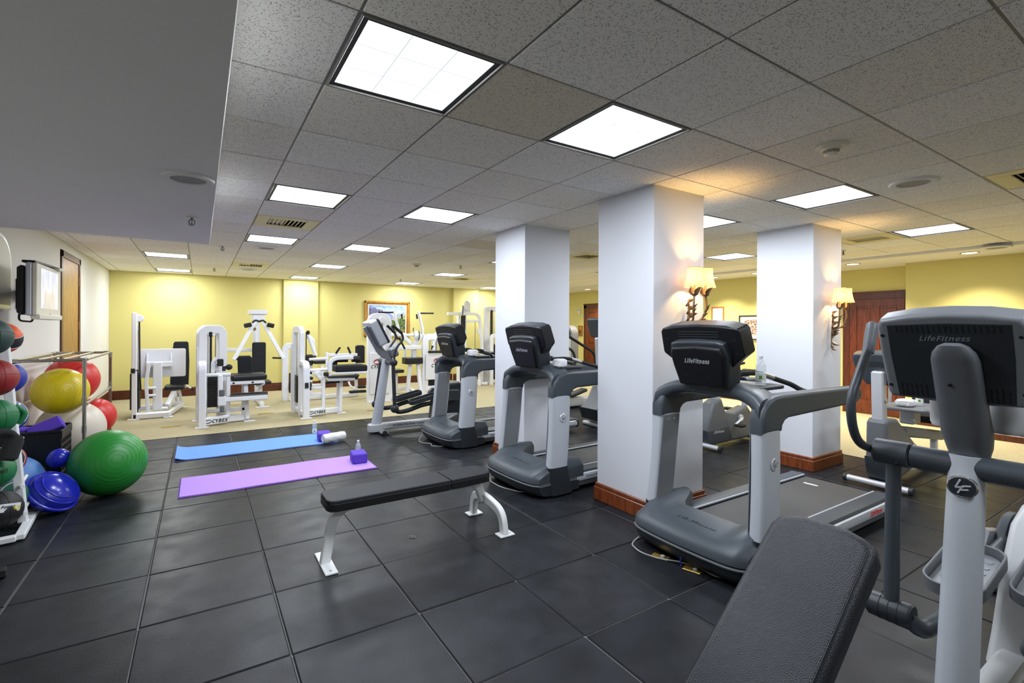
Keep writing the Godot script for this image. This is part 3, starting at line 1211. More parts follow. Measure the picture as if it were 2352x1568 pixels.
	t.add_child(scr, true)
	m = S()
	disc(m, Vector3(tx + 0.031, 1.592, zc - 0.02), Vector3.RIGHT, 0.010, 0.003, 14)
	part(t, "badge", m, M.chrome)

	# arched panel at the very left
	t = thing("arched_mirror", "arched white framed mirror on the left wall, cut by the left edge", "mirror", Vector3(LEFT_X, 1.62, -5.98))
	m = S()
	var arch := PackedVector2Array()
	for k in 17:
		var a := PI * k / 16.0
		arch.append(Vector2(cos(a) * 0.34, 0.42 + sin(a) * 0.27))
	arch.append(Vector2(-0.34, 0.0))
	arch.append(Vector2(0.34, 0.0))
	var pl := plane_at(Vector3(LEFT_X, 1.63, -5.98), Vector3(0, 0, -1), Vector3.UP)
	prism(m, arch, 0.0, 0.05, pl, 0.014, 3)
	part(t, "frame", m, M.silver_bright)
	m = S()
	prism(m, inset(arch_ccw(arch), 0.045), 0.05, 0.054, pl, 0.0)
	part(t, "glass", m, M.ivory)

	# lamps on the columns
	wall_lamp(Vector3(3.33, 0, -2.54), 1.62, "wall lamp with two glowing fabric shades on the near column", 0.0)
	wall_lamp(Vector3(5.78, 0, -2.56), 1.58, "ornate bronze wall lamp with two fabric shades on the column behind the treadmill", 0.25)

	# wooden cabinet with a woven front, far right
	t = thing("wooden_cabinet", "dark wooden cabinet with a woven front against the right wall", "cabinet", Vector3(9.30, 0, -1.75))
	m = S()
	bc(m, Vector3(9.10, 0.03, -2.06), Vector3(RIGHT_X - 0.021, 1.45, -1.35), 0.006)
	part(t, "body", m, M.wood_dark)
	m = S()
	bc(m, Vector3(9.07, 0.0, -2.08), Vector3(RIGHT_X - 0.021, 0.09, -1.33), 0.006)
	part(t, "plinth", m, M.wood_dark)
	m = S()
	bc(m, Vector3(9.06, 1.45, -2.09), Vector3(RIGHT_X - 0.021, 1.50, -1.32), 0.008)
	part(t, "cornice", m, M.wood_dark)
	for k in 2:
		m = S()
		picture_frame(m, Vector3(9.09, 0.77, -1.875 + k * 0.345), 0.335, 1.30, 0.06, 0.022)
		part(t, "door_frame", m, M.wood_door)
		m = S()
		for r in 35:
			bx(m, Vector3(9.094, 0.21 + r * 0.033, -1.875 + k * 0.345), Vector3(0.008, 0.016, 0.22), 0.002)
		for r in 8:
			bx(m, Vector3(9.092, 0.77, -1.975 + r * 0.029 + k * 0.345), Vector3(0.006, 1.18, 0.007), 0.001)
		part(t, "woven_panel", m, M.wood_oak)
		m = S()
		disc(m, Vector3(9.07, 1.0, -1.72 + k * 0.05), Vector3.RIGHT, 0.014, 0.025, 12)
		part(t, "knob", m, M.brass)


func arch_ccw(p: PackedVector2Array) -> PackedVector2Array:
	var area := 0.0
	for i in p.size():
		area += p[i].cross(p[(i + 1) % p.size()])
	if area < 0.0:
		p = p.duplicate()
		p.reverse()
	return p


# rectangular frame on a wall that faces -x
func picture_frame(m: Shape, c: Vector3, w: float, h: float, bw: float, th: float) -> void:
	for s in [-1, 1]:
		bx(m, c + Vector3(0, s * (h - bw) * 0.5, 0), Vector3(th, bw, w), 0.004)
		bx(m, c + Vector3(0, 0, s * (w - bw) * 0.5), Vector3(th, h - 2 * bw + 0.004, bw), 0.004)


# panelled door on a wall that faces -x, between z0 and z1 (outside of its frame)
func panel_door(d: Node3D, x: float, z0: float, z1: float, top: float) -> void:
	var m := S()
	for z in [z0 + 0.055, z1 - 0.055]:
		bc(m, Vector3(x - 0.022, 0, z - 0.055), Vector3(x + 0.01, top, z + 0.055), 0.006)
	bc(m, Vector3(x - 0.022, top - 0.11, z0), Vector3(x + 0.01, top, z1), 0.006)
	bc(m, Vector3(x - 0.034, top - 0.01, z0 - 0.012), Vector3(x + 0.01, top + 0.025, z1 + 0.012), 0.008)
	part(d, "door_frame", m, M.wood_dark)
	m = S()
	bc(m, Vector3(x - 0.004, 0.01, z0 + 0.11), Vector3(x + 0.01, top - 0.11, z1 - 0.11), 0.0)
	part(d, "door_slab", m, M.wood_door)
	var w := z1 - z0 - 0.22
	var zc := (z0 + z1) * 0.5
	m = S()
	for s in [-1, 1]:
		bx(m, Vector3(x - 0.010, (top - 0.1) * 0.5, zc + s * (w * 0.5 - 0.055)), Vector3(0.014, top - 0.12, 0.11), 0.003)
	bx(m, Vector3(x - 0.010, (top - 0.1) * 0.5, zc), Vector3(0.013, top - 0.12, 0.10), 0.003)
	for y in [0.12, 0.95, top - 0.17]:
		bx(m, Vector3(x - 0.010, y, zc), Vector3(0.0125, 0.20 if y < 0.5 else 0.12, w), 0.003)
	part(d, "door_rail", m, M.wood_door)
	for s in [-1, 1]:
		for q in [[0.24, 0.88], [1.03, top - 0.24]]:
			m = S()
			bx(m, Vector3(x - 0.006, (q[0] + q[1]) * 0.5, zc + s * w * 0.235), Vector3(0.012, q[1] - q[0] - 0.06, w * 0.5 - 0.20), 0.008)
			part(d, "door_panel", m, M.wood_door)
	m = S()
	disc(m, Vector3(x - 0.05, 1.0, z1 - 0.16), Vector3.RIGHT, 0.026, 0.03)
	part(d, "door_knob", m, M.brass)


# one flat printed sheet with its own uvs; faces right x up
func flat_print(called: String, at: Vector3, right: Vector3, w: float, h: float, im: Image, glow := 0.0) -> MeshInstance3D:
	var q := QuadMesh.new()
	q.size = Vector2(w, h)
	var o := MeshInstance3D.new()
	o.name = called
	o.mesh = q
	var m := StandardMaterial3D.new()
	m.roughness = 0.5 if glow == 0.0 else 0.2
	var tx := ImageTexture.create_from_image(im)
	if glow > 0.0:
		m.albedo_color = Color8(20, 20, 24)
		m.emission_enabled = true
		m.emission_operator = BaseMaterial3D.EMISSION_OP_MULTIPLY
		m.emission = Color.WHITE
		m.emission_texture = tx
		m.emission_energy_multiplier = glow
	else:
		m.albedo_texture = tx
	o.material_override = m
	o.transform = Transform3D(Basis(right, Vector3.UP, right.cross(Vector3.UP)), at)
	return o


func mountain_image() -> Image:
	var im := Image.create(256, 188, false, Image.FORMAT_RGB8)
	var n := FastNoiseLite.new()
	n.seed = 12
	n.fractal_octaves = 5
	n.frequency = 0.02
	for y in 188:
		for x in 256:
			var u := x / 256.0
			var v := y / 188.0
			var g := n.get_noise_2d(x * 3.0, y * 3.0)
			var c := Color8(120, 150, 205).lerp(Color8(226, 234, 240), clampf(v * 2.6 + n.get_noise_2d(x, y * 2.0) * 0.7, 0, 1))
			var left := 0.10 + 0.34 * maxf(0.0, u - 0.12) * 1.2 + n.get_noise_2d(x * 2.0, 7.0) * 0.10
			if u < 0.50 and v > left:
				c = Color8(84, 84, 122).lerp(Color8(128, 122, 150), clampf(0.5 + g * 1.4, 0, 1))
			if u > 0.36 and u < 0.66 and v > 0.22 + absf(u - 0.5) * 1.0 + n.get_noise_2d(x * 2.5, 60.0) * 0.08:
				c = Color8(96, 112, 160).lerp(Color8(150, 160, 190), clampf(0.5 + g, 0, 1))
			var right := 0.85 - 0.95 * (u - 0.42) + n.get_noise_2d(x * 2.0, 30.0) * 0.10
			if u > 0.5 and v > right * 0.62:
				c = Color8(110, 122, 140).lerp(Color8(176, 178, 176), clampf(0.5 + g * 1.5, 0, 1))
			if u > 0.42 and v > right * 0.9 + 0.05:
				c = Color8(92, 120, 60).lerp(Color8(178, 184, 104), clampf(0.5 + g * 1.6, 0, 1))
			if v > 0.56 + 0.10 * sin(u * 5.0) + n.get_noise_2d(x * 4.0, 90.0) * 0.10:
				c = Color8(36, 60, 34).lerp(Color8(120, 134, 56), clampf(0.45 + g * 1.7, 0, 1))
			if v > 0.86 + n.get_noise_2d(x * 3.0, 140.0) * 0.12:
				c = Color8(150, 140, 84).lerp(Color8(90, 96, 50), clampf(0.5 + g * 1.6, 0, 1))
			im.set_pixel(x, y, c)
	return im


func sepia_image() -> Image:
	var im := Image.create(160, 80, false, Image.FORMAT_RGB8)
	var n := FastNoiseLite.new()
	n.seed = 32
	n.fractal_octaves = 4
	n.frequency = 0.03
	for y in 80:
		for x in 160:
			var k := clampf(0.5 + 1.3 * n.get_noise_2d(x * 2.0, y * 3.0), 0, 1)
			im.set_pixel(x, y, Color8(92, 66, 56).lerp(Color8(206, 186, 170), k))
	return im


func screen_image() -> Image:
	var im := Image.create(128, 76, false, Image.FORMAT_RGB8)
	var n := FastNoiseLite.new()
	n.seed = 77
	n.fractal_octaves = 3
	n.frequency = 0.03
	for y in 76:
		for x in 128:
			var k := clampf(0.62 + 0.7 * n.get_noise_2d(x * 1.2, y * 0.5), 0, 1)
			var c := Color8(168, 178, 226).lerp(Color8(230, 234, 252), k)
			if y > 44 + 10.0 * n.get_noise_2d(x * 3.0, 5.0) and x > 20 and x < 104:
				c = c.lerp(Color8(196, 180, 178), 0.55)
			im.set_pixel(x, y, c)
	return im


# two-armed lamp on a column face that looks along +z
func wall_lamp(c: Vector3, y0: float, label: String, dim: float) -> void:
	var t := thing("wall_lamp", label, "lamp", Vector3(c.x, y0, c.z), "bronze wall lamps")
	var m := S()
	# back stem of leaves
	tube(m, bend([c + Vector3(-0.03, y0 - 0.30, 0.015), c + Vector3(-0.03, y0 - 0.15, 0.022), c + Vector3(-0.02, y0 + 0.02, 0.03), c + Vector3(-0.03, y0 + 0.10, 0.03)], 0.05), [0.004, 0.006, 0.008, 0.009, 0.010, 0.010, 0.010, 0.010, 0.010, 0.010, 0.010, 0.009, 0.008, 0.006], 8)
	part(t, "stem", m, M.bronze)
	for k in 13:
		m = S()
		var yy := y0 - 0.29 + k * 0.031
		var side := 1.0 if k % 2 == 0 else -1.0
		leaf(m, c + Vector3(-0.03, yy, 0.022), Vector3(side * 0.8, 0.55 if k > 2 else -0.5, 0.45).normalized(), 0.058 + 0.012 * (k % 3))
		part(t, "leaf", m, M.bronze)
	for k in 9:
		m = S()
		var a := TAU * k / 9.0
		leaf(m, c + Vector3(-0.03, y0 - 0.10, 0.035), Vector3(cos(a), sin(a), 0.55).normalized(), 0.062)
		part(t, "petal", m, M.bronze)
	m = S()
	ball(m, c + Vector3(-0.03, y0 - 0.10, 0.055), Vector3(0.022, 0.03, 0.022), 12, 8)
	part(t, "rosette", m, M.bronze)
	for s in [-1, 1]:
		var base := c + Vector3(s * 0.070, y0 + 0.135, 0.115)
		m = S()
		tube(m, bend([c + Vector3(-0.02, y0 - 0.08, 0.04), c + Vector3(s * 0.05, y0 - 0.07, 0.09), c + Vector3(s * 0.085, y0 + 0.03, 0.12), base], 0.05), 0.009, 8)
		for k in 4:
			leaf(m, c + Vector3(s * (0.035 + 0.018 * k), y0 - 0.07 + 0.03 * k, 0.09 + 0.012 * k), Vector3(s * (0.9 - 0.4 * k), 0.4 + 0.3 * k, 0.3).normalized(), 0.052)
		part(t, "arm", m, M.bronze)
		m = S()
		lathe(m, [[0.006, -0.012], [0.026, 0.0], [0.030, 0.008], [0.014, 0.010], [0.0, 0.010]], Transform3D(Basis(), base), 14)
		for k in 4:
			var a := TAU * k / 4.0 + 0.4
			leaf(m, base + Vector3(cos(a) * 0.02, 0.0, sin(a) * 0.02), Vector3(cos(a) * 0.35, 1.0, sin(a) * 0.35).normalized(), 0.075)
		part(t, "cup", m, M.bronze)
		m = S()
		tube(m, [base + Vector3(0, 0.008, 0), base + Vector3(0, 0.108, 0)], 0.011, 10)
		part(t, "candle", m, M.ivory)
		m = S()
		ball(m, base + Vector3(0, 0.135, 0), Vector3(0.013, 0.024, 0.013), 10, 8)
		part(t, "light_bulb", m, M.bulb_glow)
		var prof := []
		for k in 9:
			var u := k / 8.0
			prof.append([lerpf(0.080, 0.053, 1.0 - pow(1.0 - u, 2.4)), 0.065 + u * 0.150])
		m = S()
		lathe(m, prof, Transform3D(Basis(), base), 28)
		part(t, "lamp_shade", m, M.lamp_shade, "pleated fabric shade")
		m = S()
		for r in [prof[0], prof[8]]:
			var ring := []
			for k in 29:
				ring.append(base + Vector3(r[0] * cos(TAU * k / 28.0), r[1], r[0] * sin(TAU * k / 28.0)))
			tube(m, ring, 0.0022, 6, false)
		part(t, "shade_trim", m, M.ivory_dark)
		var l := OmniLight3D.new()
		l.name = "lamp"
		l.light_color = Color8(255, 206, 130)
		l.light_energy = 0.19 * (1.0 - (dim if s < 0 else dim * 0.4))
		l.omni_range = 8.0
		l.light_size = 0.02
		l.shadow_enabled = true
		l.position = base + Vector3(0, 0.135, 0) - O
		t.add_child(l, true)


# pointed, folded metal leaf
func leaf(m: Shape, a: Vector3, dir: Vector3, len: float) -> void:
	var B := frame_of(dir, Vector3(0, 0, 1))
	var n := 6
	for i in n:
		var u0 := float(i) / n
		var u1 := float(i + 1) / n
		for s in [-1.0, 1.0]:
			for f in [0.0, 0.0016]:
				var p := []
				for u in [u0, u1]:
					var w: float = len * 0.26 * sin(PI * pow(u, 0.75)) * (1.0 + 0.25 * sin(u * 18.0))
					var lift: float = len * 0.30 * u * u
					p.append(a + B.z * len * u + B.y * (lift + f))
					p.append(a + B.z * len * u + B.x * s * w + B.y * (lift - w * 0.45 + f))
				m.tri(p[0], p[1], p[3])
				m.tri(p[0], p[3], p[2])


# ================================================================ cardio machines (all face -x)
func side_ring(pts: Array, z: float) -> PackedVector3Array:
	var r := PackedVector3Array()
	for p in pts:
		r.append(Vector3(p[0], p[1], z))
	return r


func oval(c: Vector3, hx: float, hz: float, n := 20, power := 2.6) -> PackedVector3Array:
	var r := PackedVector3Array()
	for k in n:
		var a := TAU * k / n
		var x := signf(cos(a)) * pow(absf(cos(a)), 2.0 / power)
		var z := signf(sin(a)) * pow(absf(sin(a)), 2.0 / power)
		r.append(c + Vector3(x * hx, 0, z * hz))
	return r


# origin: floor, front centre; belt runs towards +x
func make_treadmill(label: String) -> Node3D:
	var t := local_thing("treadmill", label, "treadmill", Vector3.ZERO, 0.0, "treadmills between the columns")
	var m := S()
	# chassis and rails
	bc(m, Vector3(0.35, 0.03, -0.34), Vector3(2.06, 0.11, 0.34), 0.01)
	bc(m, Vector3(1.9, 0.0, -0.30), Vector3(2.0, 0.05, -0.22), 0.01)
	bc(m, Vector3(1.9, 0.0, 0.22), Vector3(2.0, 0.05, 0.30), 0.01)
	part(t, "chassis", m, M.plastic_black)
	for s in [-1.0, 1.0]:
		m = S()
		prism(m, poly([0.275, 0.10, 0.395, 0.10, 0.402, 0.150, 0.385, 0.178, 0.290, 0.186, 0.275, 0.18]), 0.40, 2.12, Transform3D(Basis(Vector3(0, 0, s), Vector3.UP, Vector3(1, 0, 0)), Vector3.ZERO), 0.006, 2)
		part(t, "foot_rail", fix(m, s), M.plastic_grey)
		m = S()
		prism(m, poly([0.392, 0.090, 0.412, 0.095, 0.417, 0.120, 0.410, 0.152, 0.392, 0.160]), 0.50, 2.115, Transform3D(Basis(Vector3(0, 0, s), Vector3.UP, Vector3(1, 0, 0)), Vector3.ZERO), 0.004)
		part(t, "rail_trim", fix(m, s), M.silver_paint)
		m = S()
		prism(m, poly([0.33, 0.03, 0.395, 0.045, 0.407, 0.088, 0.34, 0.10]), 0.50, 2.10, Transform3D(Basis(Vector3(0, 0, s), Vector3.UP, Vector3(1, 0, 0)), Vector3.ZERO), 0.004)
		part(t, "rail_skirt", fix(m, s), M.plastic_mid)
		m = S()
		bc(m, Vector3(0.44, 0.170, s * 0.264), Vector3(2.10, 0.1845, s * 0.275), 0.003)
		part(t, "rail_strip", m, M.silver_paint)
		m = S()
		bc(m, Vector3(2.09, 0.06, s * 0.27), Vector3(2.16, 0.175, s * 0.412), 0.015)
		part(t, "end_cap", m, M.plastic_dark)
	m = S()
	bc(m, Vector3(0.30, 0.146, -0.258), Vector3(2.10, 0.164, 0.258), 0.004)
	tube(m, [Vector3(2.10, 0.132, -0.258), Vector3(2.10, 0.132, 0.258)], 0.031, 16)
	part(t, "belt", m, M.belt)
	# motor hood
	var rings := []
	var low := []
	var line := []
	for k in 25:
		var z := -0.418 + 0.836 * k / 24.0
		var q := absf(z) / 0.418
		var x0 := 0.012 + 0.028 * q * q + 0.045 * pow(q, 9.0)
		var dip := 1.0 - smoothstep(0.50, 0.80, q)
		var x1 := lerpf(0.60, 0.385, dip)
		var yt := lerpf(0.305, 0.262, dip) * lerpf(1.0, 0.90, smoothstep(0.90, 1.0, q))
		var sh := 0.018 * smoothstep(0.93, 1.0, q)
		rings.append(side_ring([[x0 + 0.02, 0.128], [x0, 0.142], [x0 + 0.006, 0.175], [x0 + 0.030, 0.212 - sh], [x0 + 0.09, 0.236 - sh], [x0 + 0.18, yt - 0.012 - sh], [lerpf(x0 + 0.18, x1, 0.6), yt + 0.004 - sh], [x1 - 0.02, yt - 0.004 - sh], [x1, yt - 0.04], [x1, 0.14]], z))
		low.append(side_ring([[x0 + 0.10, 0.022], [x0 + 0.045, 0.034], [x0 + 0.012, 0.075], [x0 + 0.004, 0.122], [x0 + 0.03, 0.130], [0.55, 0.130], [0.55, 0.03]], z * 0.992))
		line.append(side_ring([[x0 + 0.02, 0.112], [x0 - 0.004, 0.118], [x0 - 0.006, 0.126], [x0 + 0.01, 0.134], [0.52, 0.134], [0.52, 0.112]], z * 1.004))
	m = S()
	loft(m, rings)
	part(t, "motor_hood", m, M.plastic_grey)
	m = S()
	loft(m, low)
	part(t, "front_skirt", m, M.plastic_dark)
	m = S()
	loft(m, line)
	part(t, "hood_trim", m, M.plastic_mid)
	for s in [-1.0, 1.0]:
		# uprights
		m = S()
		rings = []
		for k in 11:
			var u := k / 10.0
			var bow := sin(PI * u) * 0.010
			rings.append(oval(Vector3(lerpf(0.300, 0.350, u) + bow, lerpf(0.22, 0.89, u), s * lerpf(0.388, 0.368, u)), 0.104, 0.046, 20, 4.0))
		loft(m, rings)
		part(t, "upright", m, M.silver_paint)
		m = S()
		rings = []
		for u in [0.0, 1.0]:
			var px := lerpf(0.300, 0.352, u)
			var pz: float = s * (lerpf(0.388, 0.368, u) - 0.0465)
			var py := lerpf(0.262, 0.874, u)
			rings.append(PackedVector3Array([Vector3(px - 0.085, py, pz), Vector3(px + 0.085, py, pz), Vector3(px + 0.085, py, pz - s * 0.003), Vector3(px - 0.085, py, pz - s * 0.003)]))
		loft(m, rings)
		part(t, "inner_plate", m, M.silver_dark)
		m = S()
		rings = []
		for u in [0.0, 0.3, 0.8, 1.0]:
			rings.append(oval(Vector3(lerpf(0.34, 0.303, u), lerpf(0.02, 0.262, u), s * 0.388), lerpf(0.125, 0.108, u), 0.051, 20, 4.0))
		loft(m, rings)
		part(t, "upright_boot", m, M.plastic_dark)
		# handrail: cap and long arm
		m = S()
		var prof := PackedVector2Array()
		for p in [[0.243, 0.872], [0.455, 0.872], [0.462, 0.905], [0.490, 0.932], [0.535, 0.946], [0.80, 0.952], [1.10, 0.958], [1.44, 0.966], [1.490, 0.978], [1.515, 1.005], [1.518, 1.045], [1.500, 1.072], [1.46, 1.082], [0.80, 1.092], [0.48, 1.094], [0.38, 1.088], [0.310, 1.062], [0.262, 1.010], [0.245, 0.95]]:
			prof.append(Vector2(p[0], p[1]))
		prism(m, prof, -0.048, 0.048, Transform3D(Basis(), Vector3(0, 0, s * 0.368)), 0.024, 4)
		part(t, "handrail", m, M.plastic_grey)
		for k in 2:
			m = S()
			disc(m, Vector3(0.315 + k * 0.06, 0.845, s * 0.318), Vector3(0, 0, 1), 0.007, 0.006, 10, 0.001)
			part(t, "bolt", m, M.chrome)
		m = S()
		disc(m, Vector3(0.350, 0.690, s * 0.422), Vector3(0, 0, 1), 0.040, 0.010, 28, 0.004)
		var em := part(t, "emblem", m, M.silver_bright, "round chrome maker's emblem")
		m = S()
		badge_marks(m, Vector3(0.350, 0.690, s * 0.4282), Vector3(s, 0, 0), 0.036)
		part(em, "mark", m, M.silver_dark)
		# pulse bar
		m = S()
		tube(m, bend([Vector3(0.44, 1.19, s * 0.10), Vector3(0.62, 1.20, s * 0.15), Vector3(1.02, 1.10, s * 0.17), Vector3(1.06, 1.06, s * 0.22), Vector3(1.02, 1.05, s * 0.33)], 0.06), 0.017, 10)
		part(t, "grip_bar", m, M.foam_black)
		m = S()
		tube(m, [Vector3(0.68, 1.187, s * 0.153), Vector3(0.80, 1.157, s * 0.159)], 0.0185, 12)
		part(t, "pulse_sensor", m, M.chrome)
	# bridge between the uprights
	rings = []
	for k in 19:
		var z := -0.385 + 0.77 * k / 18.0
		var q := absf(z) / 0.385
		var arch := 1.0 - pow(q, 3.6)
		var yt := 1.078 + 0.072 * arch
		var yb := 0.900 + 0.145 * (1.0 - pow(q, 5.0))
		var hx := 0.13 - 0.02 * arch
		var xc := 0.375 + 0.03 * arch
		var ring := PackedVector3Array()
		for a in 20:
			var an := TAU * a / 20.0
			var cx := signf(cos(an)) * pow(absf(cos(an)), 0.72)
			var cy := signf(sin(an)) * pow(absf(sin(an)), 0.72)
			ring.append(Vector3(xc + hx * cx, (yt + yb) * 0.5 + (yt - yb) * 0.5 * cy, z))
		rings.append(ring)
	m = S()
	loft(m, rings)
	part(t, "bridge", m, M.plastic_grey)
	m = S()
	prism(m, rrect(0.34, 0.60, 0.05), -0.012, 0.012, Transform3D(Basis(Vector3(1, 0, 0), Vector3(0, 0, -1), Vector3(0, 1, 0)), Vector3(0.55, 1.115, 0)), 0.008, 2)
	part(t, "tray", m, M.plastic_dark)
	# console, leaning forward
	var lean := Basis(Vector3(0, 0, 1), 0.30)
	# local frame: x = lateral (world -z), y = up the console, z = out of its back (towards -x)
	var base := Vector3(0.345, 1.145, 0)
	var ct := Transform3D(lean * Basis(Vector3(0, 0, 1), Vector3.UP, Vector3(-1, 0, 0)), base)
	m = S()
	prism(m, poly([-0.235, 0.150, -0.296, 0.196, -0.302, 0.210, -0.293, 0.352, -0.276, 0.374, -0.15, 0.390, 0.0, 0.396, 0.15, 0.390, 0.276, 0.374, 0.293, 0.352, 0.302, 0.210, 0.296, 0.196, 0.235, 0.150, 0.18, 0.10, -0.18, 0.10]), -0.075, 0.045, ct, 0.010, 3)
	var cs := part(t, "console", m, M.plastic_black)
	m = S()
	prism(m, poly([-0.262, 0.364, -0.20, 0.380, 0.0, 0.389, 0.20, 0.380, 0.262, 0.364, 0.262, 0.376, 0.20, 0.392, 0.0, 0.401, -0.20, 0.392, -0.262, 0.376]), -0.070, 0.030, ct, 0.003)
	part(cs, "visor", m, M.plastic_grey)
	m = S()
	for k in 3:
		bx(m, ct * Vector3(0, 0.352 - k * 0.017, 0.0445), Vector3(0.30, 0.006, 0.004), 0.001, ct.basis)
	part(cs, "slot", m, M.void_black)
	m = S()
	prism(m, poly([-0.178, -0.01, 0.178, -0.01, 0.205, 0.13, 0.214, 0.215, 0.196, 0.285, 0.15, 0.300, 0.0, 0.307, -0.15, 0.300, -0.196, 0.285, -0.214, 0.215, -0.205, 0.13]), -0.06, 0.088, ct, 0.020, 3)
	part(cs, "pod_shell", m, M.plastic_dark)
	m = S()
	prism(m, poly([-0.168, 0.0, 0.168, 0.0, 0.192, 0.13, 0.200, 0.21, 0.180, 0.262, 0.0, 0.275, -0.180, 0.262, -0.200, 0.21, -0.192, 0.13]), 0.05, 0.108, ct, 0.020, 4)
	part(cs, "pod_cover", m, M.plastic_black)
	for q in [[-0.10, 0.075, 0.108], [0.06, 0.075, 0.108], [-0.25, 0.30, 0.0455], [0.25, 0.30, 0.0455], [0.255, 0.215, 0.0455]]:
		m = S()
		disc(m, ct * Vector3(q[0], q[1], q[2]), ct.basis.z, 0.0065, 0.002, 10, 0.0005)
		part(cs, "screw_hole", m, M.void_black)
	letters(cs, "lettering", "LifeFitness", ct * Vector3(0.005, 0.175, 0.1085), ct.basis.x, ct.basis.y, 0.030, M.print_silver, 0.35, true, 0.85)
	m = S()
	prism(m, rrect(0.46, 0.20, 0.02), -0.082, -0.074, Transform3D(ct.basis, ct * Vector3(0, 0.255, 0)), 0.003)
	part(cs, "screen", m, M.void_black)
	m = S()
	prism(m, rrect(0.36, 0.11, 0.02), -0.075, -0.06, Transform3D(ct.basis, ct * Vector3(0, 0.07, 0)), 0.004)
	part(cs, "keypad", m, M.plastic_grey)
	# lettering on the hood and rails
	letters(t, "hood_lettering", "LifeFitness", Vector3(0.165, 0.2452, 0.015), Vector3(0, 0, 1), Vector3(1, 0.35, 0), 0.042, M.print_deep, 0.35, true, 0.95)
	letters(t, "rail_lettering", "LifeFitness", Vector3(1.76, 0.125, 0.4165), Vector3(1, 0, 0), Vector3(0, 1, 0), 0.034, M.print_red, 0.3, true, 0.8)
	letters(t, "rail_caption", "FlexDeck Shock Absorption", Vector3(0.80, 0.126, 0.4165), Vector3(1, 0, 0), Vector3(0, 1, 0), 0.020, M.print_grey, 0.0, true, 0.9)
	return t


func fix(m: Shape, s: float) -> Shape:
	# the profile above is mirrored for one side, which turns the faces inside out
	if s > 0.0:
		flip(m)
	return m


# the two letters of the emblem as raised strokes, in a plane with x = right
func badge_marks(m: Shape, c: Vector3, right: Vector3, r: float) -> void:
	var up := Vector3.UP
	for q in [[-0.15, 0.8, -0.55, -0.15], [-0.55, -0.15, 0.15, 0.05], [0.75, 0.25, 0.05, 0.1], [0.05, 0.1, -0.35, -0.75], [-0.1, -0.35, 0.55, -0.2]]:
		var a: Vector3 = c + right * q[0] * r + up * q[1] * r
		var b: Vector3 = c + right * q[2] * r + up * q[3] * r
		bar(m, a, b, r * 0.17, 0.003, 0.0005, right.cross(up))


func build_treadmills() -> void:
	var a := make_treadmill("nearest grey treadmill with a water bottle on its tray")
	a.position = Vector3(2.50, 0, -1.985)
	var b := copy(a, Vector3(2.355, 0, -3.785), 0.03, "middle grey treadmill between two white columns, with a white towel")
	var c := copy(a, Vector3(2.46, 0, -5.72), 0.03, "farthest grey treadmill, left of the middle column")
	# cables and sockets under the near one
	var m := S()
	tube(m, bend([Vector3(2.56, 0.05, -2.34), Vector3(2.50, 0.008, -2.36), Vector3(2.46, 0.006, -2.24), Vector3(2.50, 0.006, -2.10), Vector3(2.56, 0.012, -2.02), Vector3(2.62, 0.006, -1.90), Vector3(2.60, 0.006, -1.76), Vector3(2.68, 0.03, -1.70)], 0.05), 0.005, 6)
	single("power_cable", "thin grey cable lying under the hood of the nearest treadmill", "cable", Vector3(2.5, 0, -2.1), m, M.grille_grey)
	m = S()
	tube(m, bend([Vector3(2.42, 0.10, -4.12), Vector3(2.37, 0.006, -4.08), Vector3(2.36, 0.006, -3.85), Vector3(2.45, 0.006, -3.62), Vector3(2.55, 0.04, -3.55)], 0.08), 0.005, 6)
	single("power_cable", "thin cable lying under the hood of the middle treadmill", "cable", Vector3(2.4, 0, -3.8), m, M.grille_grey)
	m = S()
	tube(m, bend([Vector3(2.52, 0.10, -6.05), Vector3(2.42, 0.006, -6.02), Vector3(2.40, 0.006, -5.86), Vector3(2.50, 0.006, -5.76), Vector3(2.44, 0.006, -5.66), Vector3(2.54, 0.006, -5.55), Vector3(2.58, 0.04, -5.48)], 0.05), 0.005, 6)
	single("power_cable", "coiled thin cable under the farthest treadmill", "cable", Vector3(2.48, 0, -5.8), m, M.grille_grey)
	for k in 2:
		var p: Vector3 = [Vector3(2.53, 0, -2.13), Vector3(2.565, 0, -1.91)][k]
		var t := thing("floor_socket", ["left brass floor socket under the nearest treadmill", "right brass floor socket with a blue lead under the nearest treadmill"][k], "socket", p, "brass floor sockets")
		m = S()
		bx(m, p + Vector3(0, 0.003, 0), Vector3(0.06, 0.006, 0.11), 0.002, Basis(Vector3.UP, 0.3))
		part(t, "plate", m, M.brass)
		m = S()
		disc(m, p + Vector3(0, 0.012, 0.02), Vector3.UP, 0.014, 0.018, 12)
		part(t, "outlet", m, M.grille_grey)
		if k == 1:
			m = S()
			tube(m, [p + Vector3(-0.03, 0.006, -0.06), p + Vector3(-0.035, 0.035, -0.065), p + Vector3(-0.03, 0.07, -0.06)], 0.005, 8)
			part(t, "plug", m, M.ball_blue)


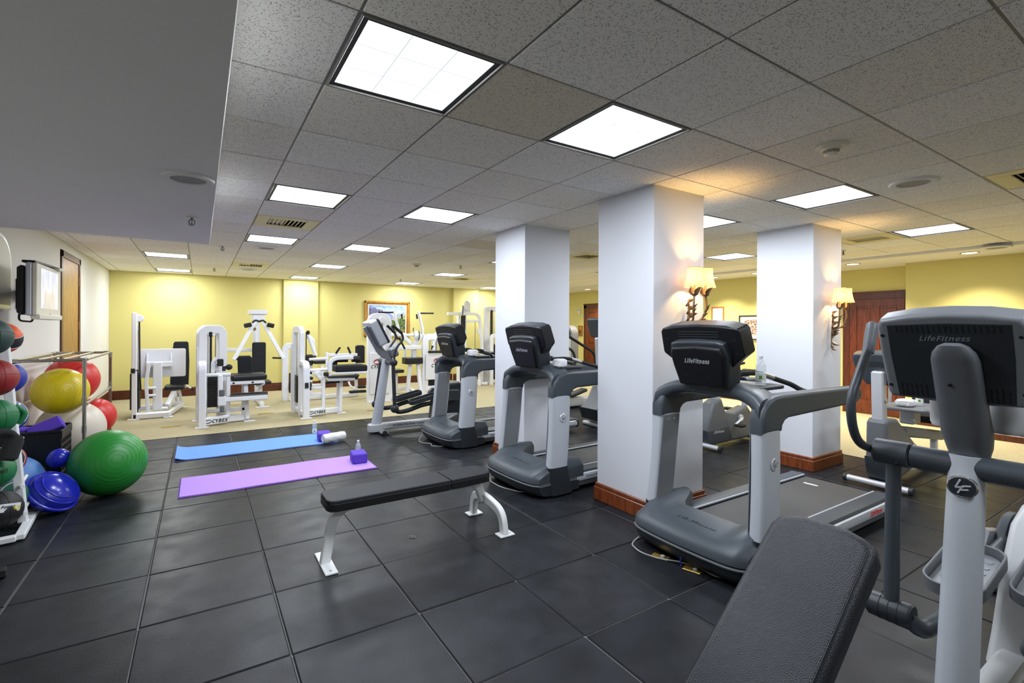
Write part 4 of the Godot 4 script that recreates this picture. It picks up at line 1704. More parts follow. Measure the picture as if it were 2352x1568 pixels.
# ---------------------------------------------------------------- near cross trainer
func build_front_elliptical() -> void:
	var t := local_thing("elliptical_trainer", "large grey elliptical trainer at the right edge with an emblem on its post", "elliptical trainer", Vector3(2.16, 0, -0.575))
	var m := S()
	var rings := []
	# post
	for k in 9:
		var u := k / 8.0
		rings.append(oval(Vector3(lerpf(0.02, 0.155, u), lerpf(0.06, 1.045, u), 0), lerpf(0.072, 0.062, u), lerpf(0.056, 0.050, u), 28, 2.3))
	loft(m, rings)
	part(t, "post", m, M.silver_paint)
	m = S()
	bc(m, Vector3(-0.10, 0.0, -0.26), Vector3(0.10, 0.06, 0.26), 0.02)
	part(t, "front_foot", m, M.silver_dark)
	# emblem, facing the front
	var nrm := Vector3(-0.995, 0.0, 0.10).normalized()
	var ec := Vector3(0.143, 0.945, 0) + Vector3(nrm.x * 0.062, 0, nrm.z * 0.050)
	m = S()
	prism(m, rrect(0.084, 0.074, 0.0365, 8), 0.0, 0.014, plane_at(ec, Vector3.UP.cross(nrm), Vector3.UP), 0.004, 2)
	var em := part(t, "emblem", m, M.chrome, "oval chrome emblem with two letters")
	m = S()
	prism(m, rrect(0.074, 0.064, 0.0315, 8), 0.012, 0.0152, plane_at(ec, Vector3.UP.cross(nrm), Vector3.UP), 0.001)
	part(em, "field", m, M.plastic_dark)
	m = S()
	badge_marks(m, ec + nrm * 0.0160, Vector3.UP.cross(nrm), 0.031)
	part(em, "mark", m, M.silver_bright)
	# neck, leaning forward to the console
	m = S()
	rings = []
	var neck := [[0.175, 1.035, 0.052, 0.052], [0.170, 1.07, 0.066, 0.060], [0.145, 1.12, 0.064, 0.068], [0.105, 1.20, 0.052, 0.067], [0.060, 1.30, 0.046, 0.066], [0.018, 1.385, 0.042, 0.064], [0.004, 1.413, 0.037, 0.057], [-0.008, 1.436, 0.028, 0.040], [-0.012, 1.446, 0.012, 0.020]]
	for q in neck:
		rings.append(oval(Vector3(q[0], q[1], 0), q[2], q[3], 24, 2.8))
	loft(m, rings)
	part(t, "neck", m, M.plastic_mid)
	# console
	var ct := Transform3D(Basis(Vector3(0, 0, 1), 0.36) * Basis(Vector3(0, 0, 1), Vector3.UP, Vector3(-1, 0, 0)), Vector3(0.135, 1.245, -0.022))
	m = S()
	prism(m, poly([-0.185, 0.004, -0.194, 0.024, -0.200, 0.18, -0.200, 0.290, -0.188, 0.316, -0.10, 0.332, 0.0, 0.337, 0.10, 0.332, 0.188, 0.316, 0.200, 0.290, 0.200, 0.18, 0.194, 0.024, 0.185, 0.004, 0.0, -0.006]), -0.055, 0.045, ct, 0.016, 4)
	var cs := part(t, "console", m, M.silver_dark)
	m = S()
	prism(m, poly([-0.158, 0.012, 0.158, 0.012, 0.166, 0.18, 0.166, 0.298, 0.0, 0.303, -0.166, 0.298, -0.166, 0.18]), 0.040, 0.047, ct, 0.002)
	part(cs, "back_panel", m, M.plastic_dark)
	m = S()
	for k in 19:
		bx(m, ct * Vector3(-0.138 + k * 0.0153, 0.282, 0.0475), Vector3(0.0045, 0.028, 0.002), 0.0005, ct.basis * Basis(Vector3(0, 0, 1), 0.12))
	for r in 2:
		for k in 6:
			for s in [-1, 1]:
				bx(m, ct * Vector3(s * (0.072 + k * 0.0145), 0.030 + r * 0.027, 0.0475), Vector3(0.0045, 0.022, 0.002), 0.0005, ct.basis * Basis(Vector3(0, 0, 1), 0.12))
	part(cs, "vent_slot", m, M.void_black)
	for q in [[-0.184, 0.255], [0.184, 0.255], [-0.180, 0.055], [0.180, 0.055], [0.0, 0.292]]:
		m = S()
		disc(m, ct * Vector3(q[0], q[1], 0.046 if absf(q[0]) > 0.1 else 0.0478), ct.basis.z, 0.006, 0.003, 12, 0.0005)
		part(cs, "screw_hole", m, M.void_black)
	letters(cs, "lettering", "LifeFitness", ct * Vector3(-0.004, 0.247, 0.0475), ct.basis.x, ct.basis.y, 0.019, M.print_grey, 0.35, true, 1.0)
	m = S()
	prism(m, rrect(0.33, 0.21, 0.015), -0.062, -0.055, Transform3D(ct.basis, ct * Vector3(0, 0.19, 0)), 0.003)
	part(cs, "screen", m, M.void_black)
	for y in [1.30, 1.17]:
		m = S()
		disc(m, Vector3(0.105 - (y - 1.20) * 0.46 - 0.049, y, -0.012), Vector3(-0.9, -0.4, 0), 0.006, 0.004, 12, 0.0005)
		part(t, "screw_hole", m, M.void_black)
	# cup holders on the user's side
	for s in [-1.0, 1.0]:
		m = S()
		lathe(m, [[0.0, 1.125], [0.040, 1.125], [0.046, 1.14], [0.048, 1.235], [0.043, 1.235], [0.040, 1.15], [0.0, 1.145]], Transform3D(Basis(), Vector3(0.24, 0, s * 0.085)), 20)
		part(t, "cup_holder", m, M.plastic_pale)
	# pivot tube and its two swinging arms
	m = S()
	tube(m, [Vector3(0.14, 1.005, -0.155), Vector3(0.14, 1.005, 0.155)], 0.043, 24)
	part(t, "pivot_tube", m, M.plastic_grey)
	for s in [-1.0, 1.0]:
		var sw := -0.02 if s < 0 else 0.16       # the arms swing in turn
		m = S()
		lathe(m, [[0.0, -0.06], [0.043, -0.06], [0.048, -0.055], [0.048, 0.055], [0.043, 0.06], [0.0, 0.06]], Transform3D(Basis(Vector3(1, 0, 0), PI / 2), Vector3(0.14, 1.005, s * 0.218)), 24)
		var hub := part(t, "pivot_hub", m, M.plastic_grey)
		m = S()
		disc(m, Vector3(0.095, 0.975, s * 0.19), Vector3(-0.8, -0.5, 0), 0.006, 0.006, 10, 0.001)
		part(hub, "screw_hole", m, M.void_black)
		m = S()
		tube(m, [Vector3(0.14, 1.0, s * 0.215), Vector3(0.14 + sw * 0.9, 0.42, s * 0.215)], 0.0255, 18)
		part(t, "swing_arm", m, M.plastic_grey)
		m = S()
		var lean := -1.0 if s < 0 else 1.0
		var hx := 0.14
		var path := bend([Vector3(hx, 1.005, s * 0.235), Vector3(hx + 0.01, 1.0, s * 0.285), Vector3(hx + lean * 0.10, 1.04, s * 0.300), Vector3(hx + lean * 0.155, 1.12, s * 0.300), Vector3(hx + lean * 0.165, 1.22, s * 0.300), Vector3(hx + lean * 0.08, 1.33, s * 0.300), Vector3(hx + lean * 0.0, 1.42, s * 0.300)], 0.09, 6)
		tube(m, path, 0.0165, 14)
		part(t, "handle", m, M.plastic_grey)
		m = S()
		tube(m, [Vector3(hx + lean * 0.012, 1.395, s * 0.300), Vector3(hx - lean * 0.020, 1.485, s * 0.300), Vector3(hx - lean * 0.030, 1.51, s * 0.300), Vector3(hx - lean * 0.034, 1.52, s * 0.300)], [0.021, 0.023, 0.022, 0.012], 16)
		part(t, "grip", m, M.plastic_mid)
		# lower joint and pedal beam
		var j := Vector3(0.14 + sw * 0.9, 0.395, s * 0.215)
		m = S()
		lathe(m, [[0.0, -0.075], [0.038, -0.075], [0.046, -0.066], [0.047, 0.06], [0.042, 0.07], [0.0, 0.072]], Transform3D(Basis(Vector3(1, 0, 0), PI / 2), j), 24)
		var jn := part(t, "lower_joint", m, M.plastic_dark)
		for z in [-0.03, 0.0, 0.03]:
			m = S()
			disc(m, j + Vector3(0, 0, z), Vector3(0, 0, 1), 0.0478, 0.0025, 24, 0.0005)
			part(jn, "seam", m, M.void_black)
		m = S()
		tube(m, bend([j + Vector3(0, -0.01, -s * 0.05), j + Vector3(0.03, -0.05, -s * 0.085), j + Vector3(0.22, -0.06, -s * 0.10), j + Vector3(0.62, 0.02, -s * 0.10), j + Vector3(1.10, 0.06, -s * 0.10)], 0.08), 0.030, 14)
		part(t, "pedal_beam", m, M.plastic_grey)
		# pedal: tray with a raised rim and grip dots
		var pc := j + Vector3(0.47, 0.055, -s * 0.10)
		var pb := Basis(Vector3(0, 0, 1), 0.17)
		var pt := Transform3D(pb * Basis(Vector3(1, 0, 0), Vector3(0, 0, -1), Vector3(0, 1, 0)), pc)
		m = S()
		prism(m, rrect(0.40, 0.17, 0.06, 6), -0.015, 0.008, pt, 0.006, 2)
		var pd := part(t, "pedal", m, M.silver_dark)
		m = S()
		var outer := rrect(0.42, 0.19, 0.07, 6)
		var ring_pts := []
		for q in outer:
			ring_pts.append(pt * Vector3(q.x, q.y, 0.02))
		ring_pts.append(ring_pts[0])
		sweep(m, ring_pts, 0.010, 0.055, pt.basis.z, 0.003)
		part(pd, "rim", m, M.plastic_mid)
		m = S()
		for a in 6:
			for b in 3:
				disc(m, pt * Vector3(-0.14 + a * 0.055, -0.045 + b * 0.045, 0.009), pt.basis.z, 0.014, 0.004, 12, 0.001)
		part(pd, "grip_dot", m, M.silver_dark)
	# centre rail and rear drive housing
	m = S()
	bc(m, Vector3(0.05, 0.03, -0.055), Vector3(1.35, 0.115, 0.055), 0.02)
	part(t, "base_rail", m, M.plastic_pale)
	m = S()
	prism(m, poly([0.72, 0.06, 0.80, 0.16, 0.95, 0.42, 1.10, 0.58, 1.30, 0.63, 1.55, 0.58, 1.75, 0.38, 1.85, 0.10, 1.85, 0.03, 0.72, 0.03]), -0.085, 0.085, Transform3D(), 0.03, 4)
	part(t, "drive_housing", m, M.plastic_pale)
	for s in [-1.0, 1.0]:
		m = S()
		disc(m, Vector3(1.32, 0.36, s * 0.125), Vector3(0, 0, 1), 0.20, 0.05, 28, 0.012)
		part(t, "crank_disc", m, M.plastic_grey)
		m = S()
		prism(m, poly([0.98, 0.30, 1.02, 0.42, 1.10, 0.48, 1.36, 0.42, 1.40, 0.34, 1.34, 0.28, 1.06, 0.26]), -0.03, 0.03, Transform3D(Basis(), Vector3(0, 0.03, s * 0.18)), 0.012, 2)
		part(t, "crank_arm", m, M.silver_dark)
	m = S()
	bc(m, Vector3(1.62, 0.0, -0.30), Vector3(1.74, 0.05, 0.30), 0.015)
	part(t, "rear_foot", m, M.plastic_dark)


# ---------------------------------------------------------------- far cross trainer
func build_far_elliptical() -> void:
	var t := thing("elliptical_trainer", "silver elliptical trainer standing at the edge of the carpet, left of the farthest treadmill", "elliptical trainer", Vector3(2.10, 0, -6.80))
	var zc := -6.80
	var m := S()
	var rings := []
	for k in 7:
		var u := k / 6.0
		rings.append(oval(Vector3(lerpf(2.10, 2.245, u), lerpf(0.10, 1.04, u), zc), lerpf(0.070, 0.058, u), lerpf(0.058, 0.05, u), 22, 2.4))
	loft(m, rings)
	part(t, "post", m, M.silver_paint)
	m = S()
	prism(m, rrect(0.22, 0.18, 0.085, 6), 0.02, 0.125, Transform3D(Basis(Vector3(1, 0, 0), Vector3(0, 0, -1), Vector3.UP), Vector3(2.09, 0, zc)), 0.012, 2)
	bc(m, Vector3(2.10, 0.04, zc - 0.055), Vector3(3.45, 0.125, zc + 0.055), 0.012)
	part(t, "base_rail", m, M.silver_bright)
	letters(t, "lettering", "Fit Series Total Body Trainer", Vector3(2.56, 0.085, zc + 0.0565), Vector3.RIGHT, Vector3.UP, 0.028, M.print_deep, 0.0, true, 0.9)
	m = S()
	bc(m, Vector3(2.10, 0.012, zc - 0.27), Vector3(2.20, 0.05, zc + 0.27), 0.012)
	part(t, "front_foot", m, M.silver_dark)
	for s in [-1.0, 1.0]:
		m = S()
		disc(m, Vector3(2.14, 0.035, zc + s * 0.262), Vector3(0, 0, 1), 0.033, 0.03, 16)
		part(t, "wheel", m, M.rubber_black)
	# console on a flat silver arm
	m = S()
	sweep(m, bend([Vector3(2.33, 1.055, zc), Vector3(2.17, 1.12, zc), Vector3(1.975, 1.47, zc), Vector3(1.96, 1.50, zc)], 0.09), 0.11, 0.045, Vector3(0, 0, 1), 0.012)
	part(t, "console_arm", m, M.silver_dark)
	var ct := plane_at(Vector3(2.095, 1.42, zc), Vector3(0, 0, 1), Vector3(-0.46, 0.89, 0))
	m = S()
	prism(m, rrect(0.40, 0.37, 0.03, 3), -0.055, 0.075, ct, 0.012, 2)
	var cs := part(t, "console", m, M.silver_paint)
	m = S()
	prism(m, rrect(0.41, 0.38, 0.03, 3), -0.060, -0.025, ct, 0.006, 2)
	part(cs, "screen_face", m, M.plastic_dark)
	m = S()
	bx(m, ct * Vector3(0, -0.02, 0.077), Vector3(0.28, 0.28, 0.01), 0.004, ct.basis)
	part(cs, "back_panel", m, M.plastic_mid)
	m = S()
	bx(m, Vector3(2.335, 1.13, zc), Vector3(0.12, 0.14, 0.16), 0.02, Basis(Vector3(0, 0, 1), 0.4))
	part(t, "bottle_rack", m, M.silver_dark)
	m = S()
	tube(m, [Vector3(2.245, 1.0, zc - 0.27), Vector3(2.245, 1.0, zc + 0.27)], 0.042, 18)
	part(t, "pivot_tube", m, M.plastic_grey)
	for s in [-1.0, 1.0]:
		var z: float = zc + s * 0.27
		var d: float = 0.0 if s > 0 else 0.10
		m = S()
		ball(m, Vector3(2.26, 1.0, z), Vector3(0.052, 0.052, 0.05), 16, 10)
		part(t, "pivot_hub", m, M.plastic_dark)
		m = S()
		tube(m, [Vector3(2.25, 0.99, z), Vector3(2.275 - d, 0.40, z)], 0.026, 14)
		part(t, "swing_arm", m, M.plastic_dark)
		m = S()
		tube(m, bend([Vector3(2.26, 1.0, z), Vector3(2.275 + d, 1.18, z), Vector3(2.395 + d, 1.33, z + s * 0.02), Vector3(2.35 + d, 1.43, z + s * 0.02), Vector3(2.24 + d, 1.515, z)], 0.09, 6), 0.016, 12)
		part(t, "handle", m, M.plastic_dark)
		m = S()
		tube(m, [Vector3(2.37 + d, 1.40, z + s * 0.02), Vector3(2.24 + d, 1.515, z)], 0.020, 12)
		part(t, "grip", m, M.foam_black)
		var j := Vector3(2.275 - d, 0.36, z)
		m = S()
		ball(m, j, Vector3(0.058, 0.058, 0.052), 18, 12)
		part(t, "lower_joint", m, M.plastic_dark)
		m = S()
		tube(m, bend([j, j + Vector3(0.06, -0.06, -s * 0.05), j + Vector3(0.20, -0.06, -s * 0.07), j + Vector3(0.45, 0.01, -s * 0.08), j + Vector3(0.95, 0.05, -s * 0.08)], 0.08), 0.032, 14)
		part(t, "pedal_beam", m, M.plastic_dark)
		var pt := Transform3D(Basis(Vector3(0, 0, 1), 0.22) * Basis(Vector3(1, 0, 0), Vector3(0, 0, -1), Vector3(0, 1, 0)), j + Vector3(0.46, 0.085, -s * 0.08))
		m = S()
		prism(m, rrect(0.40, 0.16, 0.04, 4), -0.02, 0.005, pt, 0.006, 2)
		var pd := part(t, "pedal", m, M.plastic_mid)
		m = S()
		var ring_pts := []
		for q in rrect(0.42, 0.18, 0.05, 4):
			ring_pts.append(pt * Vector3(q.x, q.y, 0.012))
		ring_pts.append(ring_pts[0])
		sweep(m, ring_pts, 0.012, 0.06, pt.basis.z, 0.003)
		part(pd, "rim", m, M.plastic_dark)
	# rear drive
	m = S()
	prism(m, poly([2.92, 0.05, 2.96, 0.40, 3.02, 0.55, 3.15, 0.64, 3.35, 0.66, 3.50, 0.60, 3.58, 0.45, 3.64, 0.05]), -0.12, 0.12, Transform3D(Basis(), Vector3(0, 0, zc)), 0.04, 4)
	part(t, "drive_housing", m, M.plastic_dark)
	for s in [-1.0, 1.0]:
		m = S()
		prism(m, poly([2.94, 0.40, 2.96, 0.50, 3.02, 0.56, 3.30, 0.55, 3.34, 0.46, 3.30, 0.38, 3.06, 0.36]), -0.035, 0.035, Transform3D(Basis(), Vector3(0, 0, zc + s * 0.17)), 0.014, 3)
		part(t, "crank_arm", m, M.plastic_grey)
	m = S()
	bc(m, Vector3(3.40, 0.0, zc - 0.30), Vector3(3.52, 0.05, zc + 0.30), 0.012)
	part(t, "rear_foot", m, M.silver_dark)


# ---------------------------------------------------------------- bikes and trainers behind the treadmills
func build_second_row() -> void:
	exercise_bike(Vector3(5.36, 0, -1.965), "grey recumbent exercise bike behind the nearest treadmill, its console turned away", true)
	exercise_bike(Vector3(5.28, 0, -3.80), "grey exercise bike half hidden between the near column and the one behind", false)
	# stepper seen in the gap beside the near column
	var t := thing("stair_climber", "dark grey trainer seen in the gap between two columns", "stair climber", Vector3(5.35, 0, -5.45))
	var m := S()
	prism(m, poly([4.86, 0.30, 4.92, 0.14, 5.06, 0.08, 6.1, 0.08, 6.1, 0.30, 5.5, 0.42, 5.30, 0.62, 5.10, 0.60, 5.0, 0.42]), -0.20, 0.20, Transform3D(Basis(), Vector3(0, 0, -5.45)), 0.05, 4)
	part(t, "body_shell", m, M.plastic_mid)
	m = S()
	prism(m, poly([4.845, 0.30, 4.91, 0.13, 5.12, 0.06, 5.6, 0.06, 5.6, 0.24, 5.1, 0.30]), -0.215, 0.215, Transform3D(Basis(), Vector3(0, 0, -5.45)), 0.03, 3)
	part(t, "front_shell", m, M.plastic_dark)
	m = S()
	bar(m, Vector3(5.12, 0.5, -5.45), Vector3(5.06, 1.35, -5.45), 0.10, 0.10, 0.02, Vector3.BACK)
	part(t, "mast", m, M.silver_paint)
	m = S()
	prism(m, rrect(0.46, 0.30, 0.05), -0.04, 0.05, plane_at(Vector3(5.10, 1.50, -5.45), Vector3(0, 0, 1), Vector3(-0.3, 0.95, 0)), 0.02, 3)
	part(t, "console", m, M.plastic_grey)
	for s in [-1.0, 1.0]:
		m = S()
		tube(m, bend([Vector3(5.16, 1.30, -5.45 + s * 0.08), Vector3(5.30, 1.28, -5.45 + s * 0.22), Vector3(5.60, 1.22, -5.45 + s * 0.24)], 0.1), 0.019, 10)
		part(t, "handrail", m, M.foam_black)
	m = S()
	bc(m, Vector3(5.0, 0.0, -5.75), Vector3(5.09, 0.06, -5.15), 0.02)
	bc(m, Vector3(6.0, 0.0, -5.75), Vector3(6.09, 0.08, -5.15), 0.02)
	part(t, "floor_bar", m, M.silver_paint)
	# second treadmill row: only the rails of one show through the gap
	t = thing("step_machine", "pale step machine with long sloping black handrails beyond the columns", "step machine", Vector3(5.2, 0, -7.15))
	for s in [-1.0, 1.0]:
		m = S()
		tube(m, bend([Vector3(5.10, 1.60, -7.15 + s * 0.30), Vector3(5.67, 1.32, -7.15 + s * 0.30), Vector3(6.27, 1.02, -7.15 + s * 0.30), Vector3(6.32, 0.55, -7.15 + s * 0.30)], 0.12, 6), 0.026, 12)
		part(t, "handrail", m, M.foam_black)
		m = S()
		bx(m, Vector3(5.95, 0.28, -7.15 + s * 0.17), Vector3(0.40, 0.06, 0.18), 0.02, Basis(Vector3(0, 0, 1), 0.25 * s))
		part(t, "pedal", m, M.plastic_black)
	m = S()
	prism(m, poly([4.95, 0.02, 5.05, 0.75, 5.20, 1.05, 5.40, 1.05, 5.50, 0.70, 5.55, 0.25, 6.5, 0.14, 6.5, 0.02]), -0.18, 0.18, Transform3D(Basis(), Vector3(0, 0, -7.15)), 0.04, 3)
	part(t, "body_shell", m, M.silver_paint)
	m = S()
	bar(m, Vector3(5.28, 1.0, -7.15), Vector3(5.12, 1.50, -7.15), 0.08, 0.08, 0.015, Vector3.BACK)
	part(t, "mast", m, M.silver_dark)
	m = S()
	prism(m, rrect(0.42, 0.26, 0.04), -0.03, 0.04, plane_at(Vector3(5.12, 1.45, -7.15), Vector3(0, 0, 1), Vector3(-0.35, 0.93, 0)), 0.015, 3)
	part(t, "console", m, M.plastic_dark)
	# grey weight tower by the far door
	t = thing("weight_machine", "grey weight machine with a rounded black topped tower beside the far door", "weight machine", Vector3(8.85, 0, -10.72))
	m = S()
	var arch := PackedVector2Array()
	for k in 13:
		var a := PI * k / 12.0
		arch.append(Vector2(cos(a) * 0.26, 1.32 + sin(a) * 0.25))
	arch.append(Vector2(-0.26, 0.0))
	arch.append(Vector2(0.26, 0.0))
	var pl := plane_at(Vector3(8.85, 0, -10.72), Vector3(0, 0, 1), Vector3.UP)
	prism(m, arch, -0.12, 0.12, pl, 0.03, 3)
	part(t, "tower", m, M.silver_dark)
	m = S()
	prism(m, inset(arch_ccw(arch), 0.05), 0.118, 0.126, Transform3D(pl.basis, pl.origin), 0.0)
	part(t, "front_panel", m, M.silver_bright)
	m = S()
	prism(m, poly([0.20, 1.25, 0.20, 1.36, 0.14, 1.46, 0.0, 1.51, -0.14, 1.46, -0.20, 1.36, -0.20, 1.25]), 0.126, 0.134, pl, 0.002)
	part(t, "black_header", m, M.plastic_black)
	m = S()
	bar(m, Vector3(8.75, 0.05, -10.47), Vector3(7.8, 0.05, -10.47), 0.08, 0.08)
	bar(m, Vector3(8.0, 0.05, -10.47), Vector3(8.0, 0.45, -10.47), 0.07, 0.07)
	part(t, "frame", m, M.silver_dark)
	m = S()
	bx(m, Vector3(7.98, 0.49, -10.47), Vector3(0.40, 0.07, 0.30), 0.025)
	part(t, "seat", m, M.vinyl)


# recumbent or upright bike; p = floor under its front, facing -x
func exercise_bike(p: Vector3, label: String, recumbent: bool) -> void:
	var t := local_thing("exercise_bike", label, "exercise bike", p, 0.0, "exercise bikes in the second row")
	var m := S()
	tube(m, [Vector3(-0.02, 0.045, -0.25), Vector3(-0.02, 0.045, 0.25)], 0.030, 16)
	part(t, "front_stabiliser", m, M.silver_bright)
	for s in [-1.0, 1.0]:
		m = S()
		disc(m, Vector3(-0.02, 0.045, s * 0.262), Vector3(0, 0, 1), 0.037, 0.035, 16, 0.006)
		part(t, "stabiliser_cap", m, M.plastic_dark)
	if recumbent:
		m = S()
		prism(m, poly([-0.02, 0.12, 0.06, 0.05, 0.30, 0.06, 0.75, 0.14, 0.78, 0.30, 0.62, 0.38, 0.40, 0.52, 0.22, 0.64, 0.0, 0.66, -0.05, 0.62, -0.06, 0.30]), -0.085, 0.085, Transform3D(), 0.035, 4)
		part(t, "body_shell", m, M.plastic_mid)
		m = S()
		prism(m, poly([-0.07, 0.30, -0.03, 0.12, 0.06, 0.045, 0.20, 0.06, 0.22, 0.30]), -0.092, 0.092, Transform3D(), 0.02, 3)
		part(t, "front_shell", m, M.plastic_grey)
		m = S()
		bar(m, Vector3(0.03, 0.62, 0), Vector3(0.0, 1.10, 0), 0.085, 0.10, 0.012, Vector3.BACK)
		part(t, "mast", m, M.silver_bright)
		m = S()
		disc(m, Vector3(0.02, 0.83, 0.05), Vector3(0, 0, 1), 0.026, 0.02, 18)
		part(t, "knob", m, M.chrome)
		var ct := plane_at(Vector3(0.06, 1.14, 0), Vector3(0, 0, 1), Vector3(-0.30, 0.95, 0))
		m = S()
		prism(m, poly([-0.19, -0.06, -0.12, -0.17, 0.12, -0.17, 0.19, -0.06, 0.215, 0.08, 0.20, 0.135, 0.0, 0.150, -0.20, 0.135, -0.215, 0.08]), -0.06, 0.06, Transform3D(Basis(-ct.basis.x, ct.basis.y, -ct.basis.z), ct.origin), 0.018, 3)
		var cs := part(t, "console", m, M.plastic_grey)
		m = S()
		for r in 2:
			for k in 14:
				bx(m, ct.origin + ct.basis.y * (0.03 + r * 0.03) + Vector3(0, 0, -0.10 + k * 0.0155) + Vector3(-0.061, -0.02, 0), Vector3(0.003, 0.022, 0.005), 0.0)
		part(cs, "vent_slot", m, M.void_black)
		m = S()
		tube(m, bend([Vector3(0.10, 1.02, -0.02), Vector3(0.06, 1.02, -0.20), Vector3(0.30, 1.04, -0.27), Vector3(0.42, 1.0, -0.27)], 0.08), 0.016, 10)
		tube(m, bend([Vector3(0.10, 1.02, 0.02), Vector3(0.06, 1.02, 0.20), Vector3(0.30, 1.04, 0.27), Vector3(0.42, 1.0, 0.27)], 0.08), 0.016, 10)
		part(t, "handlebar", m, M.foam_black)
		# tray that carries bottle and towel
		m = S()
		prism(m, rrect(0.62, 0.42, 0.10, 5), -0.03, 0.0, Transform3D(Basis(Vector3(1, 0, 0), Vector3(0, 0, -1), Vector3(0, 1, 0)), Vector3(0.62, 0.735, 0.06)), 0.012, 2)
		part(t, "seat_tray", m, M.silver_dark)
		m = S()
		bar(m, Vector3(0.40, 0.50, 0.02), Vector3(1.45, 0.34, 0.02), 0.13, 0.10, 0.015)
		part(t, "seat_rail", m, M.plastic_mid)
		m = S()
		bx(m, Vector3(0.66, 0.63, 0.03), Vector3(0.18, 0.16, 0.12), 0.01)
		tube(m, [Vector3(0.60, 0.60, 0.06), Vector3(0.42, 0.62, 0.14)], 0.010, 8)
		part(t, "seat_carriage", m, M.silver_bright)
		m = S()
		prism(m, rrect(0.44, 0.40, 0.08, 4), -0.04, 0.04, Transform3D(Basis(Vector3(1, 0, 0), Vector3(0, 0, -1), Vector3(0, 1, 0)), Vector3(1.20, 0.56, 0.02)), 0.025, 3)
		part(t, "seat", m, M.vinyl)
		m = S()
		prism(m, rrect(0.42, 0.56, 0.08, 4), -0.04, 0.04, plane_at(Vector3(1.46, 0.92, 0.02), Vector3(0, 0, 1), Vector3(0.25, 0.97, 0)), 0.025, 3)
		part(t, "backrest", m, M.vinyl)
		for s in [-1.0, 1.0]:
			m = S()
			tube(m, [Vector3(0.95, 0.62, s * 0.24), Vector3(0.95, 0.86, s * 0.24)], 0.016, 10)
			part(t, "seat_handle", m, M.silver_bright)
	else:
		m = S()
		prism(m, poly([-0.03, 0.24, 0.0, 0.08, 0.10, 0.05, 0.55, 0.05, 1.05, 0.05, 1.02, 0.30, 0.85, 0.46, 0.55, 0.40, 0.36, 0.44, 0.28, 0.60, 0.22, 0.60, 0.10, 0.55, 0.04, 0.42]), -0.09, 0.09, Transform3D(), 0.035, 4)
		part(t, "body_shell", m, M.plastic_mid)
		m = S()
		prism(m, poly([-0.04, 0.23, -0.01, 0.07, 0.10, 0.042, 0.50, 0.055, 0.42, 0.26, 0.18, 0.24]), -0.098, 0.098, Transform3D(), 0.02, 3)
		var fs := part(t, "front_shell", m, M.plastic_grey)
		letters(fs, "lettering", "LifeFitness", Vector3(0.20, 0.20, 0.0985), Vector3.RIGHT, Vector3.UP, 0.032, M.print_silver, 0.35, true, 0.9)
		m = S()
		bar(m, Vector3(0.30, 0.50, 0), Vector3(0.18, 1.05, 0), 0.08, 0.09, 0.012, Vector3.BACK)
		part(t, "mast", m, M.silver_bright)
		m = S()
		prism(m, rrect(0.40, 0.28, 0.04), -0.05, 0.05, plane_at(Vector3(0.16, 1.18, 0), Vector3(0, 0, 1), Vector3(-0.35, 0.93, 0)), 0.018, 3)
		part(t, "console", m, M.plastic_dark)
		m = S()
		tube(m, bend([Vector3(0.20, 1.0, 0.0), Vector3(0.22, 1.02, 0.22), Vector3(0.50, 1.06, 0.24)], 0.08), 0.016, 10)
		tube(m, bend([Vector3(0.20, 1.0, 0.0), Vector3(0.22, 1.02, -0.22), Vector3(0.50, 1.06, -0.24)], 0.08), 0.016, 10)
		part(t, "handlebar", m, M.foam_black)
		m = S()
		bar(m, Vector3(0.88, 0.30, 0), Vector3(0.95, 0.86, 0), 0.06, 0.06, 0.01, Vector3.BACK)
		part(t, "seat_post", m, M.silver_paint)
		m = S()
		prism(m, poly([-0.16, 0.03, 0.0, 0.05, 0.10, 0.13, 0.14, 0.13, 0.14, -0.13, 0.10, -0.13, 0.0, -0.05, -0.16, -0.03]), -0.04, 0.04, Transform3D(Basis(Vector3(1, 0, 0), Vector3(0, 0, -1), Vector3(0, 1, 0)), Vector3(0.95, 0.90, 0)), 0.02, 3)
		part(t, "saddle", m, M.vinyl)
	for s in [-1.0, 1.0]:
		var cx := 0.52 if recumbent else 0.66
		var cy := 0.33
		m = S()
		disc(m, Vector3(cx, cy, s * 0.10), Vector3(0, 0, 1), 0.045, 0.03, 18)
		bar(m, Vector3(cx, cy, s * 0.118), Vector3(cx - s * 0.15, cy - s * 0.07, s * 0.118), 0.022, 0.032, 0.005, Vector3.BACK)
		part(t, "crank", m, M.silver_bright)
		m = S()
		bx(m, Vector3(cx - s * 0.15, cy - s * 0.07, s * 0.185), Vector3(0.10, 0.035, 0.11), 0.012)
		part(t, "pedal", m, M.rubber_black)
	m = S()
	tube(m, [Vector3(1.35 if recumbent else 1.0, 0.045, -0.25), Vector3(1.35 if recumbent else 1.0, 0.045, 0.25)], 0.030, 16)
	if recumbent:
		bar(m, Vector3(1.35, 0.045, 0.02), Vector3(1.35, 0.34, 0.02), 0.06, 0.06, 0.01, Vector3.BACK)
		bar(m, Vector3(0.6, 0.10, 0.0), Vector3(1.35, 0.05, 0.0), 0.07, 0.06)
	part(t, "rear_stabiliser", m, M.silver_bright)


# ================================================================ white strength machines on the carpet (room coordinates)
const WG := "white strength machines on the carpet"

func V(x: float, y: float, z: float) -> Vector3:
	return Vector3(x, y, z)


